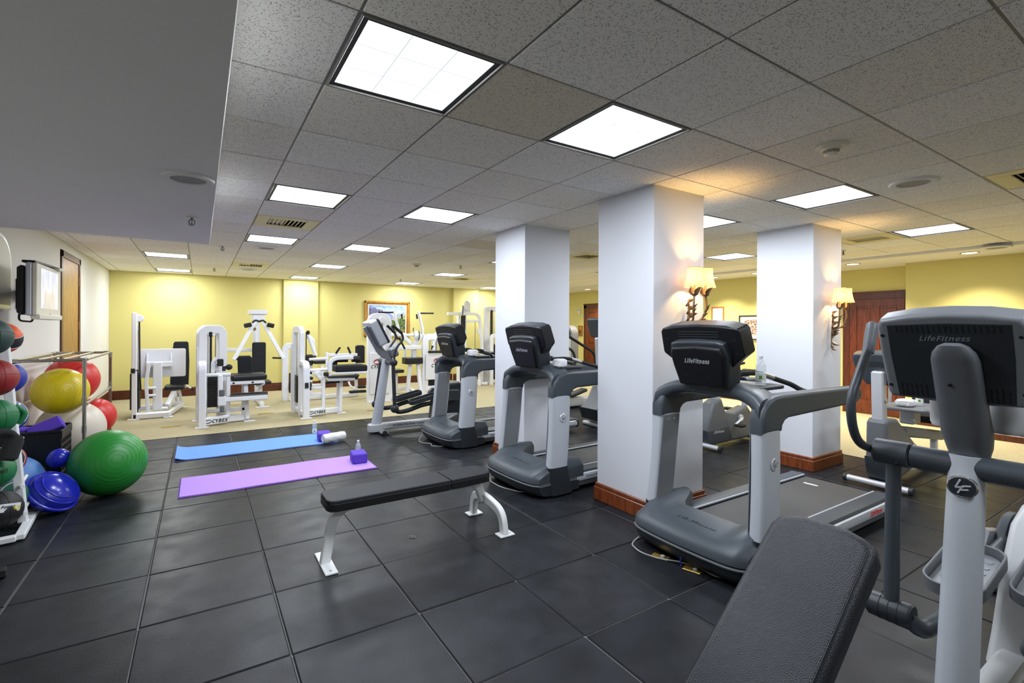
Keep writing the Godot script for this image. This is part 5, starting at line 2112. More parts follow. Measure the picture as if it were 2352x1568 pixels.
# inverted U of flat tube in the plane through a (left foot) and b (right foot)
func arch_frame(m: Shape, a: Vector3, b: Vector3, h: float, rad: float, w: float, dep: float) -> void:
	var side := (b - a).normalized()
	var up := side.cross(Vector3.UP).normalized()
	sweep(m, bend([a, a + Vector3(0, h, 0), b + Vector3(0, h, 0), b], rad, 7), dep, w, up if up != Vector3.ZERO else Vector3.BACK, 0.012)


func pads(m: Shape, a: Vector3, b: Vector3, r := 0.025) -> void:
	# cushion filling the box a..b
	var c := (a + b) * 0.5
	var s := (b - a).abs()
	var k := minf(r, minf(s.x, minf(s.y, s.z)) * 0.45)
	if s.y <= s.x and s.y <= s.z:
		prism(m, rrect(s.x, s.z, minf(0.04, s.z * 0.3), 3), -s.y * 0.5, s.y * 0.5, Transform3D(Basis(Vector3(1, 0, 0), Vector3(0, 0, -1), Vector3(0, 1, 0)), c), k, 3)
	else:
		prism(m, rrect(s.x, s.y, minf(0.04, s.x * 0.3), 3), -s.z * 0.5, s.z * 0.5, Transform3D(Basis(), c), k, 3)


func foot_plate(m: Shape, x: float, z: float, w := 0.13, d := 0.09) -> void:
	bx(m, V(x, 0.009, z), V(w, 0.015, d), 0.004)


# weights with rods, rod tops at h
func stack(t: Node, x: float, z: float, w: float, d: float, y0: float, y1: float, h: float) -> void:
	var m := S()
	var n := 14
	for k in n:
		var y := y0 + (y1 - y0) * (k + 0.5) / n
		bx(m, V(x, y, z), V(w, (y1 - y0) / n - 0.003, d), 0.002)
	part(t, "weight_stack", m, M.print_black)
	m = S()
	for s in [-1, 1]:
		tube(m, [V(x + s * w * 0.3, y0, z), V(x + s * w * 0.3, h, z)], 0.009, 8)
	part(t, "guide_rod", m, M.chrome)


# the maker's name with its swoosh ring, on a face towards +z
func maker_mark(t: Node, at: Vector3, size: float, red: bool, right := Vector3.RIGHT) -> void:
	var nrm := right.cross(Vector3.UP)
	var ring := []
	var m := S()
	var off := Vector3(0, size * 1.35, 0) if red else -right * size * 2.75
	for k in 25:
		var a := TAU * k / 24.0 + 0.6
		ring.append(at + off + right * cos(a) * size * (1.25 if red else 0.95) + Vector3(0, sin(a) * size * (0.62 if red else 0.42) + cos(a) * size * 0.12, 0))
	var rad := []
	for k in 25:
		rad.append(size * ((0.05 + 0.20 * absf(sin(PI * k / 12.0 + 0.3))) if red else (0.04 + 0.09 * absf(sin(PI * k / 12.0 + 0.3)))))
	var pr := S()
	tube(pr, ring, rad, 6, false)
	# flatten onto the face
	for p in pr.v:
		var d := (p - at).dot(nrm)
		m.v.append(p - nrm * d * 0.94)
	part(t, "swoosh", m, M.print_crimson if red else M.print_black)
	letters(t, "lettering", "CYBEX", at + (Vector3.ZERO if red else right * size * 0.3), right, Vector3.UP, size, M.print_black, 0.22, true, 0.95)


func build_white_machines() -> void:
	leg_press()
	leg_extension()
	fly_machine()
	leg_curl()
	hip_machine()
	rear_delt()
	row_tower()
	lat_frame()
	cable_tower()
	# brass floor plates in the carpet
	for q in [[-0.35, -8.75, "brass floor plate in the carpet beside the leg press"], [0.95, -9.25, "brass floor plate in the carpet beyond the leg extension"], [2.62, -8.62, "brass floor plate in the carpet near the silver elliptical trainer"]]:
		var m := S()
		bx(m, V(q[0], 0.004, q[1]), V(0.24, 0.006, 0.08), 0.002)
		single("floor_plate", q[2], "floor plate", V(q[0], 0, q[1]), m, M.brass, "brass floor plates")


func leg_press() -> void:
	var t := thing("leg_press", "white leg press with a big square foot plate, leftmost by the yellow wall", "leg press", V(-0.52, 0, -10.1), WG)
	var m := S()
	bar(m, V(-0.87, 0, -9.70), V(-0.87, 1.70, -9.70), 0.066, 0.10, 0.008, Vector3.BACK)
	part(t, "tower_post", m, M.white_enamel)
	m = S()
	bar(m, V(-0.90, 0, -10.20), V(-0.90, 1.22, -10.20), 0.066, 0.09, 0.008, Vector3.BACK)
	bar(m, V(-0.87, 1.66, -9.70), V(-0.90, 1.20, -10.20), 0.05, 0.06)
	part(t, "tower_post", m, M.white_enamel)
	stack(t, -0.88, -9.95, 0.12, 0.24, 0.14, 0.72, 1.50)
	m = S()
	disc(m, V(-0.805, 1.61, -9.68), V(0, 0, 1), 0.055, 0.04, 22, 0.008)
	part(t, "pulley", m, M.white_enamel)
	m = S()
	tube(m, bend([V(-0.81, 1.56, -9.68), V(-0.80, 0.72, -9.68), V(-0.79, 0.46, -9.72)], 0.1), 0.011, 8)
	tube(m, [V(-0.825, 0.80, -9.69), V(-0.825, 0.12, -9.69)], 0.007, 8)
	part(t, "cable", m, M.rubber_black)
	m = S()
	bx(m, V(-0.885, 0.78, -9.645), V(0.055, 0.075, 0.012), 0.003)
	tube(m, [V(-0.87, 0.78, -9.65), V(-0.82, 0.79, -9.66)], 0.008, 8)
	part(t, "selector_plate", m, M.print_black)
	m = S()
	bar(m, V(-0.90, 0.055, -9.70), V(-0.40, 0.055, -9.70), 0.10, 0.10, 0.02)
	bar(m, V(-0.42, 0.06, -9.72), V(-0.27, 0.06, -10.72), 0.06, 0.08, 0.012)
	bar(m, V(-0.88, 0.06, -9.72), V(-0.88, 0.06, -10.30), 0.06, 0.08, 0.012)
	bar(m, V(-0.88, 0.10, -10.25), V(-0.28, 0.10, -10.60), 0.06, 0.08, 0.012)
	bar(m, V(-0.60, 0.13, -9.84), V(-0.44, 0.13, -9.84), 0.06, 0.05, 0.012)
	foot_plate(m, -0.88, -9.70, 0.15, 0.14)
	foot_plate(m, -0.43, -9.70, 0.13, 0.12)
	foot_plate(m, -0.27, -10.70)
	part(t, "base_frame", m, M.white_enamel)
	m = S()
	bar(m, V(-0.58, 0.10, -9.84), V(-0.58, 0.90, -9.84), 0.125, 0.08, 0.01, Vector3.BACK)
	part(t, "mast", m, M.white_enamel)
	m = S()
	sweep(m, bend([V(-0.70, 0.10, -9.80), V(-0.73, 0.55, -9.80), V(-0.69, 0.88, -9.80), V(-0.64, 0.88, -9.80)], 0.1), 0.05, 0.05, Vector3.BACK)
	tube(m, [V(-0.72, 0.36, -9.80), V(-0.60, 0.36, -9.80)], 0.022, 10)
	tube(m, [V(-0.72, 0.48, -9.80), V(-0.60, 0.48, -9.80)], 0.022, 10)
	part(t, "link_arm", m, M.white_enamel)
	m = S()
	bx(m, V(-0.56, 0.86, -9.88), V(0.36, 0.09, 0.06), 0.01)
	for s in [-1, 1]:
		prism(m, poly([0, -0.12, 0.05, -0.06, 0.05, 0.05, 0.02, 0.16, -0.005, 0.16, -0.005, -0.12]), -0.012, 0.012, plane_at(V(-0.56 + s * 0.16, 0.88, -9.925), Vector3(0, 0, 1), Vector3.UP), 0.003)
	part(t, "plate_bracket", m, M.white_enamel)
	m = S()
	prism(m, rrect(0.62, 0.47, 0.025, 3), -0.015, 0.015, Transform3D(Basis(), V(-0.51, 0.875, -9.95)), 0.006, 2)
	part(t, "foot_board", m, M.white_shroud)
	m = S()
	prism(m, poly([-0.45, 0.42, -0.17, 0.42, -0.16, 0.85, -0.175, 1.185, -0.20, 1.21, -0.38, 1.21, -0.40, 1.18, -0.44, 0.85]), -0.05, 0.05, Transform3D(Basis(), V(0, 0, -10.72)), 0.022, 3)
	part(t, "back_pad", m, M.vinyl)
	m = S()
	pads(m, V(-0.52, 0.37, -10.28), V(-0.22, 0.45, -10.68), 0.03)
	part(t, "seat", m, M.vinyl_side)
	m = S()
	bar(m, V(-0.46, 0.14, -9.98), V(-0.36, 0.36, -10.40), 0.075, 0.09, 0.012)
	bar(m, V(-0.33, 0.02, -10.62), V(-0.37, 0.37, -10.50), 0.045, 0.05, 0.008, Vector3.BACK)
	bar(m, V(-0.26, 0.02, -10.70), V(-0.32, 0.37, -10.62), 0.045, 0.05, 0.008, Vector3.BACK)
	part(t, "seat_frame", m, M.white_enamel)
	m = S()
	tube(m, [V(-0.21, 0.42, -10.6), V(-0.10, 0.33, -10.6)], 0.014, 8)
	part(t, "lever", m, M.white_enamel)
	m = S()
	tube(m, [V(-0.13, 0.36, -10.6), V(-0.095, 0.325, -10.6)], 0.022, 10)
	part(t, "lever_grip", m, M.foam_black)


func leg_extension() -> void:
	var t := thing("leg_extension", "white leg extension machine with black rollers, second from the left", "leg extension machine", V(0.42, 0, -8.85), WG)
	var m := S()
	sweep(m, bend([V(0.03, 0.0, -8.40), V(0.03, 0.915, -8.40), V(0.03, 0.93, -8.75), V(0.03, 0.75, -8.80)], 0.09), 0.085, 0.10, Vector3.RIGHT, 0.012)
	foot_plate(m, 0.03, -8.40, 0.17, 0.10)
	part(t, "front_post", m, M.white_enamel)
	m = S()
	foot_plate(m, -0.02, -9.05, 0.15, 0.12)
	part(t, "foot_plate", m, M.white_enamel)
	m = S()
	arch_frame(m, V(0.025, 0.0, -9.05), V(0.30, 0.0, -9.20), 1.44, 0.10, 0.085, 0.14)
	part(t, "tower_frame", m, M.white_enamel)
	m = S()
	bx(m, V(-0.035, 0.60, -9.1), V(0.02, 1.1, 0.30), 0.006)
	part(t, "tower_guard", m, M.white_shroud)
	stack(t, 0.16, -9.12, 0.17, 0.12, 0.20, 0.70, 1.36)
	m = S()
	bx(m, V(0.145, 1.05, -9.06), V(0.032, 0.70, 0.006), 0.001)
	bx(m, V(0.145, 1.36, -9.06), V(0.05, 0.08, 0.03), 0.01)
	part(t, "belt", m, M.rubber_black)
	m = S()
	disc(m, V(0.155, 1.37, -9.10), V(1, 0, 0), 0.05, 0.035, 18)
	part(t, "pulley", m, M.white_enamel)
	# base with the name plate
	m = S()
	bar(m, V(0.07, 0.075, -8.46), V(0.37, 0.085, -8.52), 0.02, 0.10, 0.006)
	sweep(m, bend([V(0.06, 0.12, -8.50), V(0.34, 0.12, -8.58), V(0.40, 0.12, -8.72)], 0.06), 0.05, 0.035)
	part(t, "name_plate", m, M.white_enamel)
	maker_mark(t, V(0.245, 0.078, -8.480), 0.052, false, Vector3(0.98, 0, -0.19).normalized())
	m = S()
	bar(m, V(0.06, 0.06, -8.62), V(0.66, 0.06, -8.70), 0.05, 0.09, 0.01)
	bar(m, V(0.06, 0.16, -8.95), V(0.62, 0.16, -8.95), 0.05, 0.06, 0.01)
	bar(m, V(0.28, 0.05, -9.15), V(0.62, 0.06, -8.72), 0.05, 0.07, 0.01)
	foot_plate(m, 0.66, -8.62, 0.16, 0.08)
	part(t, "base_frame", m, M.white_enamel)
	m = S()
	bar(m, V(0.37, 0.10, -8.62), V(0.37, 0.77, -8.62), 0.055, 0.055, 0.008, Vector3.BACK)
	part(t, "post", m, M.white_enamel)
	m = S()
	bar(m, V(0.635, 0.04, -8.66), V(0.605, 0.60, -8.66), 0.06, 0.05, 0.008, Vector3.BACK)
	bar(m, V(0.60, 0.04, -8.95), V(0.60, 0.60, -8.95), 0.06, 0.05, 0.008, Vector3.BACK)
	part(t, "seat_leg", m, M.white_enamel)
	m = S()
	tube(m, [V(0.06, 0.755, -8.60), V(0.40, 0.755, -8.60)], 0.028, 12)
	part(t, "axle", m, M.white_enamel)
	m = S()
	bar(m, V(0.26, 0.76, -8.50), V(0.26, 0.34, -8.48), 0.065, 0.07, 0.014, Vector3.BACK)
	bx(m, V(0.28, 0.37, -8.47), V(0.11, 0.14, 0.06), 0.01)
	part(t, "lever_arm", m, M.white_enamel)
	m = S()
	bx(m, V(0.28, 0.49, -8.47), V(0.07, 0.10, 0.065), 0.01)
	bx(m, V(0.285, 0.245, -8.47), V(0.06, 0.09, 0.05), 0.01)
	part(t, "counterweight", m, M.plastic_mid)
	m = S()
	sweep(m, bend([V(0.165, 0.78, -8.72), V(0.17, 0.95, -8.72), V(0.22, 1.0, -8.72)], 0.05), 0.05, 0.05, Vector3.BACK)
	bx(m, V(0.21, 0.86, -8.74), V(0.07, 0.12, 0.05), 0.01)
	part(t, "cam", m, M.white_enamel)
	m = S()
	bx(m, V(0.265, 0.935, -8.66), V(0.085, 0.11, 0.07), 0.012)
	part(t, "selector_knob", m, M.rubber_black)
	m = S()
	bx(m, V(0.318, 0.83, -8.80), V(0.05, 0.075, 0.012), 0.003)
	part(t, "selector_plate", m, M.print_black)
	m = S()
	ball(m, V(0.385, 0.85, -8.80), V(0.05, 0.045, 0.05), 16, 10)
	part(t, "roller_knob", m, M.rubber_black)
	m = S()
	pads(m, V(0.405, 0.645, -8.58), V(0.905, 0.735, -9.06), 0.03)
	part(t, "seat", m, M.vinyl_side)
	m = S()
	bar(m, V(0.39, 0.612, -8.62), V(0.86, 0.612, -8.62), 0.05, 0.05, 0.008)
	bar(m, V(0.39, 0.612, -9.0), V(0.86, 0.612, -9.0), 0.05, 0.05, 0.008)
	part(t, "seat_frame", m, M.white_enamel)
	m = S()
	disc(m, V(0.44, 0.615, -8.593), V(0, 0, 1), 0.016, 0.006, 12)
	disc(m, V(0.70, 0.615, -8.593), V(0, 0, 1), 0.016, 0.006, 12)
	part(t, "bolt", m, M.print_black)
	m = S()
	tube(m, [V(0.40, 0.400, -8.56), V(0.905, 0.400, -8.56)], 0.062, 18)
	part(t, "leg_roller", m, M.vinyl_side)
	m = S()
	bar(m, V(0.30, 0.385, -8.48), V(0.90, 0.385, -8.48), 0.03, 0.065, 0.006)
	part(t, "roller_bar", m, M.white_enamel)
	m = S()
	prism(m, poly([0.53, 0.70, 0.745, 0.70, 0.735, 0.97, 0.70, 1.005, 0.55, 1.005, 0.52, 0.97]), -0.045, 0.045, Transform3D(Basis(), V(0, 0, -9.16)), 0.022, 3)
	part(t, "back_pad", m, M.vinyl)
	m = S()
	tube(m, bend([V(0.88, 0.62, -8.95), V(0.90, 0.55, -8.90), V(0.84, 0.52, -8.90), V(0.78, 0.52, -8.92)], 0.03), 0.014, 8)
	bx(m, V(0.905, 0.655, -8.95), V(0.04, 0.05, 0.06), 0.01)
	part(t, "lever", m, M.white_enamel)


func fly_machine() -> void:
	var t := thing("chest_fly_machine", "white chest fly machine with two slanting arms against the yellow wall", "fly machine", V(0.96, 0, -10.7), WG)
	var m := S()
	bar(m, V(0.97, 0.0, -10.95), V(0.97, 1.72, -10.95), 0.09, 0.09, 0.01, Vector3.BACK)
	foot_plate(m, 0.97, -10.95, 0.2, 0.14)
	part(t, "mast", m, M.white_enamel)
	m = S()
	bx(m, V(0.95, 1.765, -10.72), V(0.31, 0.09, 0.50), 0.012)
	bx(m, V(0.95, 1.66, -10.60), V(0.22, 0.13, 0.22), 0.02)
	part(t, "head_beam", m, M.white_enamel)
	for s in [-1.0, 1.0]:
		m = S()
		bar(m, V(0.955 + s * 0.07, 1.58, -10.47), V(0.955 + s * 0.425, 0.86, -10.40), 0.07, 0.06, 0.008, Vector3.BACK)
		part(t, "swing_arm", m, M.white_enamel)
		m = S()
		tube(m, [V(0.955 + s * 0.145, 1.525, -10.42), V(0.955 + s * 0.245, 1.50, -10.38)], 0.042, 16)
		part(t, "arm_roller", m, M.rubber_black)
		m = S()
		tube(m, bend([V(0.955, 1.58, -10.45), V(0.955 + s * 0.06, 1.615, -10.44), V(0.955 + s * 0.12, 1.56, -10.43)], 0.03), 0.016, 8)
		part(t, "yoke", m, M.rubber_black)
		m = S()
		tube(m, [V(0.955 + s * 0.38, 0.875, -10.38), V(0.955 + s * 0.225, 0.885, -10.38)], 0.018, 10)
		part(t, "handle", m, M.foam_black)
	m = S()
	prism(m, rrect(0.235, 0.62, 0.03, 3), -0.045, 0.045, Transform3D(Basis(), V(0.965, 0.875, -10.56)), 0.02, 3)
	var bp := part(t, "back_pad", m, M.vinyl)
	m = S()
	bx(m, V(0.965, 0.90, -10.5145), V(0.225, 0.005, 0.004), 0.001)
	part(bp, "seam", m, M.vinyl_side)
	m = S()
	pads(m, V(0.74, 0.40, -10.12), V(1.14, 0.47, -10.52), 0.025)
	part(t, "seat", m, M.vinyl_side)
	m = S()
	bar(m, V(0.97, 0.02, -10.32), V(0.97, 0.40, -10.32), 0.06, 0.06, 0.008, Vector3.BACK)
	bar(m, V(0.97, 0.05, -10.0), V(0.97, 0.05, -10.95), 0.07, 0.07, 0.01)
	foot_plate(m, 0.98, -10.0, 0.24, 0.08)
	part(t, "seat_post", m, M.white_enamel)
	m = S()
	tube(m, [V(0.90, 1.10, -10.78), V(0.90, 1.48, -10.76)], 0.03, 10)
	part(t, "shock_tube", m, M.white_enamel)
	m = S()
	disc(m, V(0.90, 1.44, -10.72), V(0, 0, 1), 0.03, 0.03, 12)
	part(t, "hinge_bolt", m, M.bronze)
	m = S()
	bar(m, V(0.30, 1.035, -10.75), V(0.93, 1.03, -10.85), 0.06, 0.07, 0.01)
	part(t, "cross_beam", m, M.white_enamel)
	m = S()
	arch_frame(m, V(0.10, 0.0, -10.80), V(0.36, 0.0, -10.80), 1.36, 0.08, 0.07, 0.12)
	part(t, "tower_frame", m, M.white_enamel)
	stack(t, 0.23, -10.80, 0.14, 0.10, 0.15, 0.62, 1.28)


func leg_curl() -> void:
	var t := thing("leg_curl", "white seated leg curl machine with two upright black handles in front of the yellow pilaster", "leg curl machine", V(1.9, 0, -8.8), WG)
	var m := S()
	sweep(m, bend([V(1.45, 0.0, -8.40), V(1.45, 0.885, -8.40), V(1.44, 0.89, -8.75), V(1.44, 0.7, -8.80)], 0.09), 0.085, 0.10, Vector3.RIGHT, 0.012)
	foot_plate(m, 1.45, -8.40, 0.17, 0.10)
	part(t, "front_post", m, M.white_enamel)
	m = S()
	arch_frame(m, V(1.44, 0.0, -8.78), V(1.40, 0.0, -9.18), 1.44, 0.10, 0.08, 0.12)
	part(t, "tower_frame", m, M.white_enamel)
	m = S()
	bx(m, V(1.37, 0.62, -9.20), V(0.06, 1.15, 0.10), 0.01)
	part(t, "tower_guard", m, M.white_shroud)
	stack(t, 1.43, -8.98, 0.10, 0.18, 0.20, 0.66, 1.36)
	m = S()
	bx(m, V(1.515, 1.10, -8.80), V(0.012, 0.60, 0.03), 0.001)
	part(t, "belt", m, M.rubber_black)
	m = S()
	bx(m, V(1.45, 0.545, -8.345), V(0.055, 0.085, 0.01), 0.003)
	part(t, "selector_plate", m, M.print_black)
	m = S()
	tube(m, [V(1.53, 1.40, -8.82), V(1.66, 1.0, -8.74)], 0.026, 10)
	tube(m, bend([V(1.56, 1.32, -8.95), V(1.64, 1.28, -8.93), V(1.66, 1.05, -8.90)], 0.08), 0.034, 10)
	part(t, "lever_tube", m, M.white_enamel)
	m = S()
	bx(m, V(1.545, 1.39, -8.80), V(0.05, 0.07, 0.05), 0.012)
	bx(m, V(1.64, 0.985, -8.72), V(0.04, 0.03, 0.03), 0.006)
	part(t, "lever_joint", m, M.rubber_black)
	m = S()
	tube(m, [V(1.50, 0.76, -8.62), V(1.82, 0.77, -8.62)], 0.027, 12)
	tube(m, [V(1.55, 0.94, -8.72), V(1.86, 0.95, -8.72)], 0.022, 12)
	part(t, "axle", m, M.white_enamel)
	m = S()
	disc(m, V(1.68, 0.69, -8.60), V(0.6, 0, 1), 0.06, 0.05, 18)
	bar(m, V(1.62, 0.74, -8.62), V(1.72, 0.62, -8.58), 0.05, 0.05)
	part(t, "cam", m, M.white_enamel)
	m = S()
	bx(m, V(1.79, 0.695, -8.56), V(0.08, 0.06, 0.06), 0.01)
	part(t, "rubber_stop", m, M.rubber_black)
	m = S()
	disc(m, V(1.55, 0.50, -8.62), V(1, 0, 0.3), 0.07, 0.04, 18)
	part(t, "wheel", m, M.rubber_black)
	m = S()
	bx(m, V(1.60, 0.60, -8.95), V(0.10, 0.05, 0.12), 0.015)
	part(t, "rubber_stop", m, M.rubber_black)
	m = S()
	bar(m, V(1.50, 0.075, -8.46), V(1.76, 0.085, -8.50), 0.02, 0.10, 0.006)
	sweep(m, bend([V(1.49, 0.12, -8.50), V(1.72, 0.12, -8.56), V(1.78, 0.12, -8.68)], 0.05), 0.05, 0.035)
	part(t, "name_plate", m, M.white_enamel)
	maker_mark(t, V(1.665, 0.08, -8.470), 0.046, false, Vector3(0.99, 0, -0.15).normalized())
	m = S()
	bar(m, V(1.50, 0.06, -8.62), V(2.06, 0.06, -8.68), 0.05, 0.09, 0.01)
	bar(m, V(1.44, 0.06, -8.45), V(1.42, 0.06, -9.15), 0.05, 0.08, 0.01)
	bar(m, V(1.50, 0.46, -8.64), V(1.76, 0.46, -8.64), 0.04, 0.05, 0.008)
	bar(m, V(1.50, 0.36, -8.64), V(1.76, 0.36, -8.64), 0.04, 0.045, 0.008)
	foot_plate(m, 2.06, -8.62, 0.14, 0.08)
	part(t, "base_frame", m, M.white_enamel)
	m = S()
	sweep(m, bend([V(1.76, 0.05, -8.62), V(1.76, 0.64, -8.62), V(1.90, 0.67, -8.62)], 0.08), 0.055, 0.055, Vector3.BACK)
	part(t, "post", m, M.white_enamel)
	for z in [-8.60, -8.80]:
		m = S()
		bar(m, V(2.03, 0.03, z), V(2.05, 0.57, z), 0.05, 0.05, 0.008, Vector3.BACK)
		part(t, "seat_leg", m, M.white_enamel)
	m = S()
	prism(m, rrect(0.55, 0.42, 0.04, 3), -0.055, 0.055, Transform3D(Basis(Vector3(1, 0, 0), Vector3(0, 0, -1), Vector3(0, 1, 0)), V(2.235, 0.762, -8.82)), 0.03, 4)
	part(t, "seat", m, M.vinyl)
	m = S()
	bar(m, V(1.88, 0.690, -8.60), V(2.48, 0.690, -8.60), 0.04, 0.04, 0.008)
	bar(m, V(2.46, 0.69, -8.62), V(2.46, 0.69, -9.0), 0.04, 0.04, 0.008)
	part(t, "seat_frame", m, M.white_enamel)
	m = S()
	prism(m, poly([1.80, 0.66, 2.34, 0.66, 2.30, 0.58, 1.84, 0.60]), -0.06, 0.06, Transform3D(Basis(), V(0, 0, -8.56)), 0.02, 2)
	part(t, "leg_roller", m, M.vinyl_side)
	m = S()
	bar(m, V(1.80, 0.600, -8.49), V(2.25, 0.590, -8.49), 0.02, 0.045, 0.004)
	part(t, "roller_bar", m, M.silver_bright)
	m = S()
	prism(m, poly([1.80, 0.52, 2.10, 0.53, 2.34, 0.58, 2.30, 0.60, 1.80, 0.56]), -0.06, 0.06, Transform3D(Basis(), V(0, 0, -8.66)), 0.01)
	part(t, "calf_pad", m, M.vinyl_side)
	m = S()
	sweep(m, bend([V(1.87, 0.72, -8.66), V(1.875, 0.90, -8.66), V(1.97, 0.955, -8.66), V(2.26, 0.955, -8.66)], 0.09), 0.07, 0.065, Vector3.BACK, 0.012)
	part(t, "knee_arm", m, M.white_enamel)
	m = S()
	tube(m, [V(1.90, 0.90, -8.78), V(2.20, 0.90, -8.78)], 0.03, 12)
	tube(m, [V(2.25, 0.925, -8.70), V(2.385, 0.92, -8.70)], 0.052, 18)
	part(t, "knee_roller", m, M.vinyl_side)
	m = S()
	bar(m, V(1.845, 1.005, -8.76), V(2.36, 0.995, -8.76), 0.045, 0.055, 0.008)
	bar(m, V(1.84, 1.05, -8.74), V(1.83, 0.72, -8.70), 0.04, 0.045, 0.008, Vector3.BACK)
	part(t, "handle_bar", m, M.white_enamel)
	for q in [[1.99, 2.055], [2.235, 2.185]]:
		m = S()
		tube(m, [V(q[0], 1.03, -8.74), V(q[1], 1.135, -8.72)], 0.018, 10)
		part(t, "handle", m, M.foam_black)
	m = S()
	prism(m, poly([1.90, 0.76, 2.09, 0.76, 2.08, 0.88, 2.05, 0.91, 1.96, 0.91, 1.91, 0.87]), -0.03, 0.03, Transform3D(Basis(), V(0, 0, -9.05)), 0.015, 2)
	part(t, "back_pad", m, M.vinyl)


func hip_machine() -> void:
	var t := thing("hip_machine", "white hip machine with a grey back pad, behind the leg curl machine", "hip machine", V(2.2, 0, -10.5), WG)
	var m := S()
	arch_frame(m, V(1.45, 0, -10.7), V(1.75, 0, -10.7), 1.10, 0.08, 0.08, 0.12)
	part(t, "tower_frame", m, M.white_enamel)
	stack(t, 1.60, -10.7, 0.15, 0.10, 0.15, 0.55, 1.05)
	m = S()
	bx(m, V(1.86, 0.82, -10.45), V(0.15, 0.22, 0.08), 0.025)
	bx(m, V(2.06, 0.77, -10.45), V(0.24, 0.07, 0.14), 0.02)
	part(t, "knee_pad", m, M.vinyl_side)
	m = S()
	prism(m, poly([2.80, 0.72, 2.98, 0.72, 2.98, 1.07, 2.95, 1.10, 2.82, 1.10, 2.79, 1.07]), -0.05, 0.05, Transform3D(Basis(), V(0, 0, -10.5)), 0.02, 3)
	part(t, "back_pad", m, M.vinyl)
	m = S()
	pads(m, V(2.62, 0.52, -10.2), V(3.0, 0.60, -10.52), 0.025)
	part(t, "seat", m, M.vinyl_side)
	m = S()
	bar(m, V(1.50, 0.055, -10.5), V(2.85, 0.055, -10.5), 0.06, 0.08, 0.01)
	bar(m, V(2.82, 0.03, -10.5), V(2.80, 0.80, -10.55), 0.06, 0.06, 0.008, Vector3.BACK)
	bar(m, V(1.90, 0.03, -10.5), V(1.90, 0.74, -10.5), 0.05, 0.05, 0.008, Vector3.BACK)
	bar(m, V(2.10, 0.03, -10.4), V(2.10, 0.70, -10.4), 0.05, 0.05, 0.008, Vector3.BACK)
	bar(m, V(1.55, 0.55, -10.5), V(2.15, 0.55, -10.5), 0.05, 0.06, 0.008)
	bar(m, V(1.55, 0.30, -10.5), V(2.15, 0.30, -10.5), 0.05, 0.05, 0.008)
	tube(m, bend([V(2.55, 0.55, -10.3), V(2.60, 0.28, -10.2), V(2.70, 0.20, -10.15)], 0.08), 0.02, 8)
	part(t, "frame", m, M.white_enamel)
	m = S()
	bx(m, V(2.74, 0.16, -10.12), V(0.34, 0.05, 0.12), 0.015)
	bx(m, V(2.82, 0.25, -10.12), V(0.16, 0.05, 0.10), 0.015)
	part(t, "foot_rest", m, M.rubber_black)
	m = S()
	bar(m, V(2.54, 0.62, -10.3), V(2.57, 0.53, -10.25), 0.03, 0.03)
	part(t, "handle", m, M.foam_black)


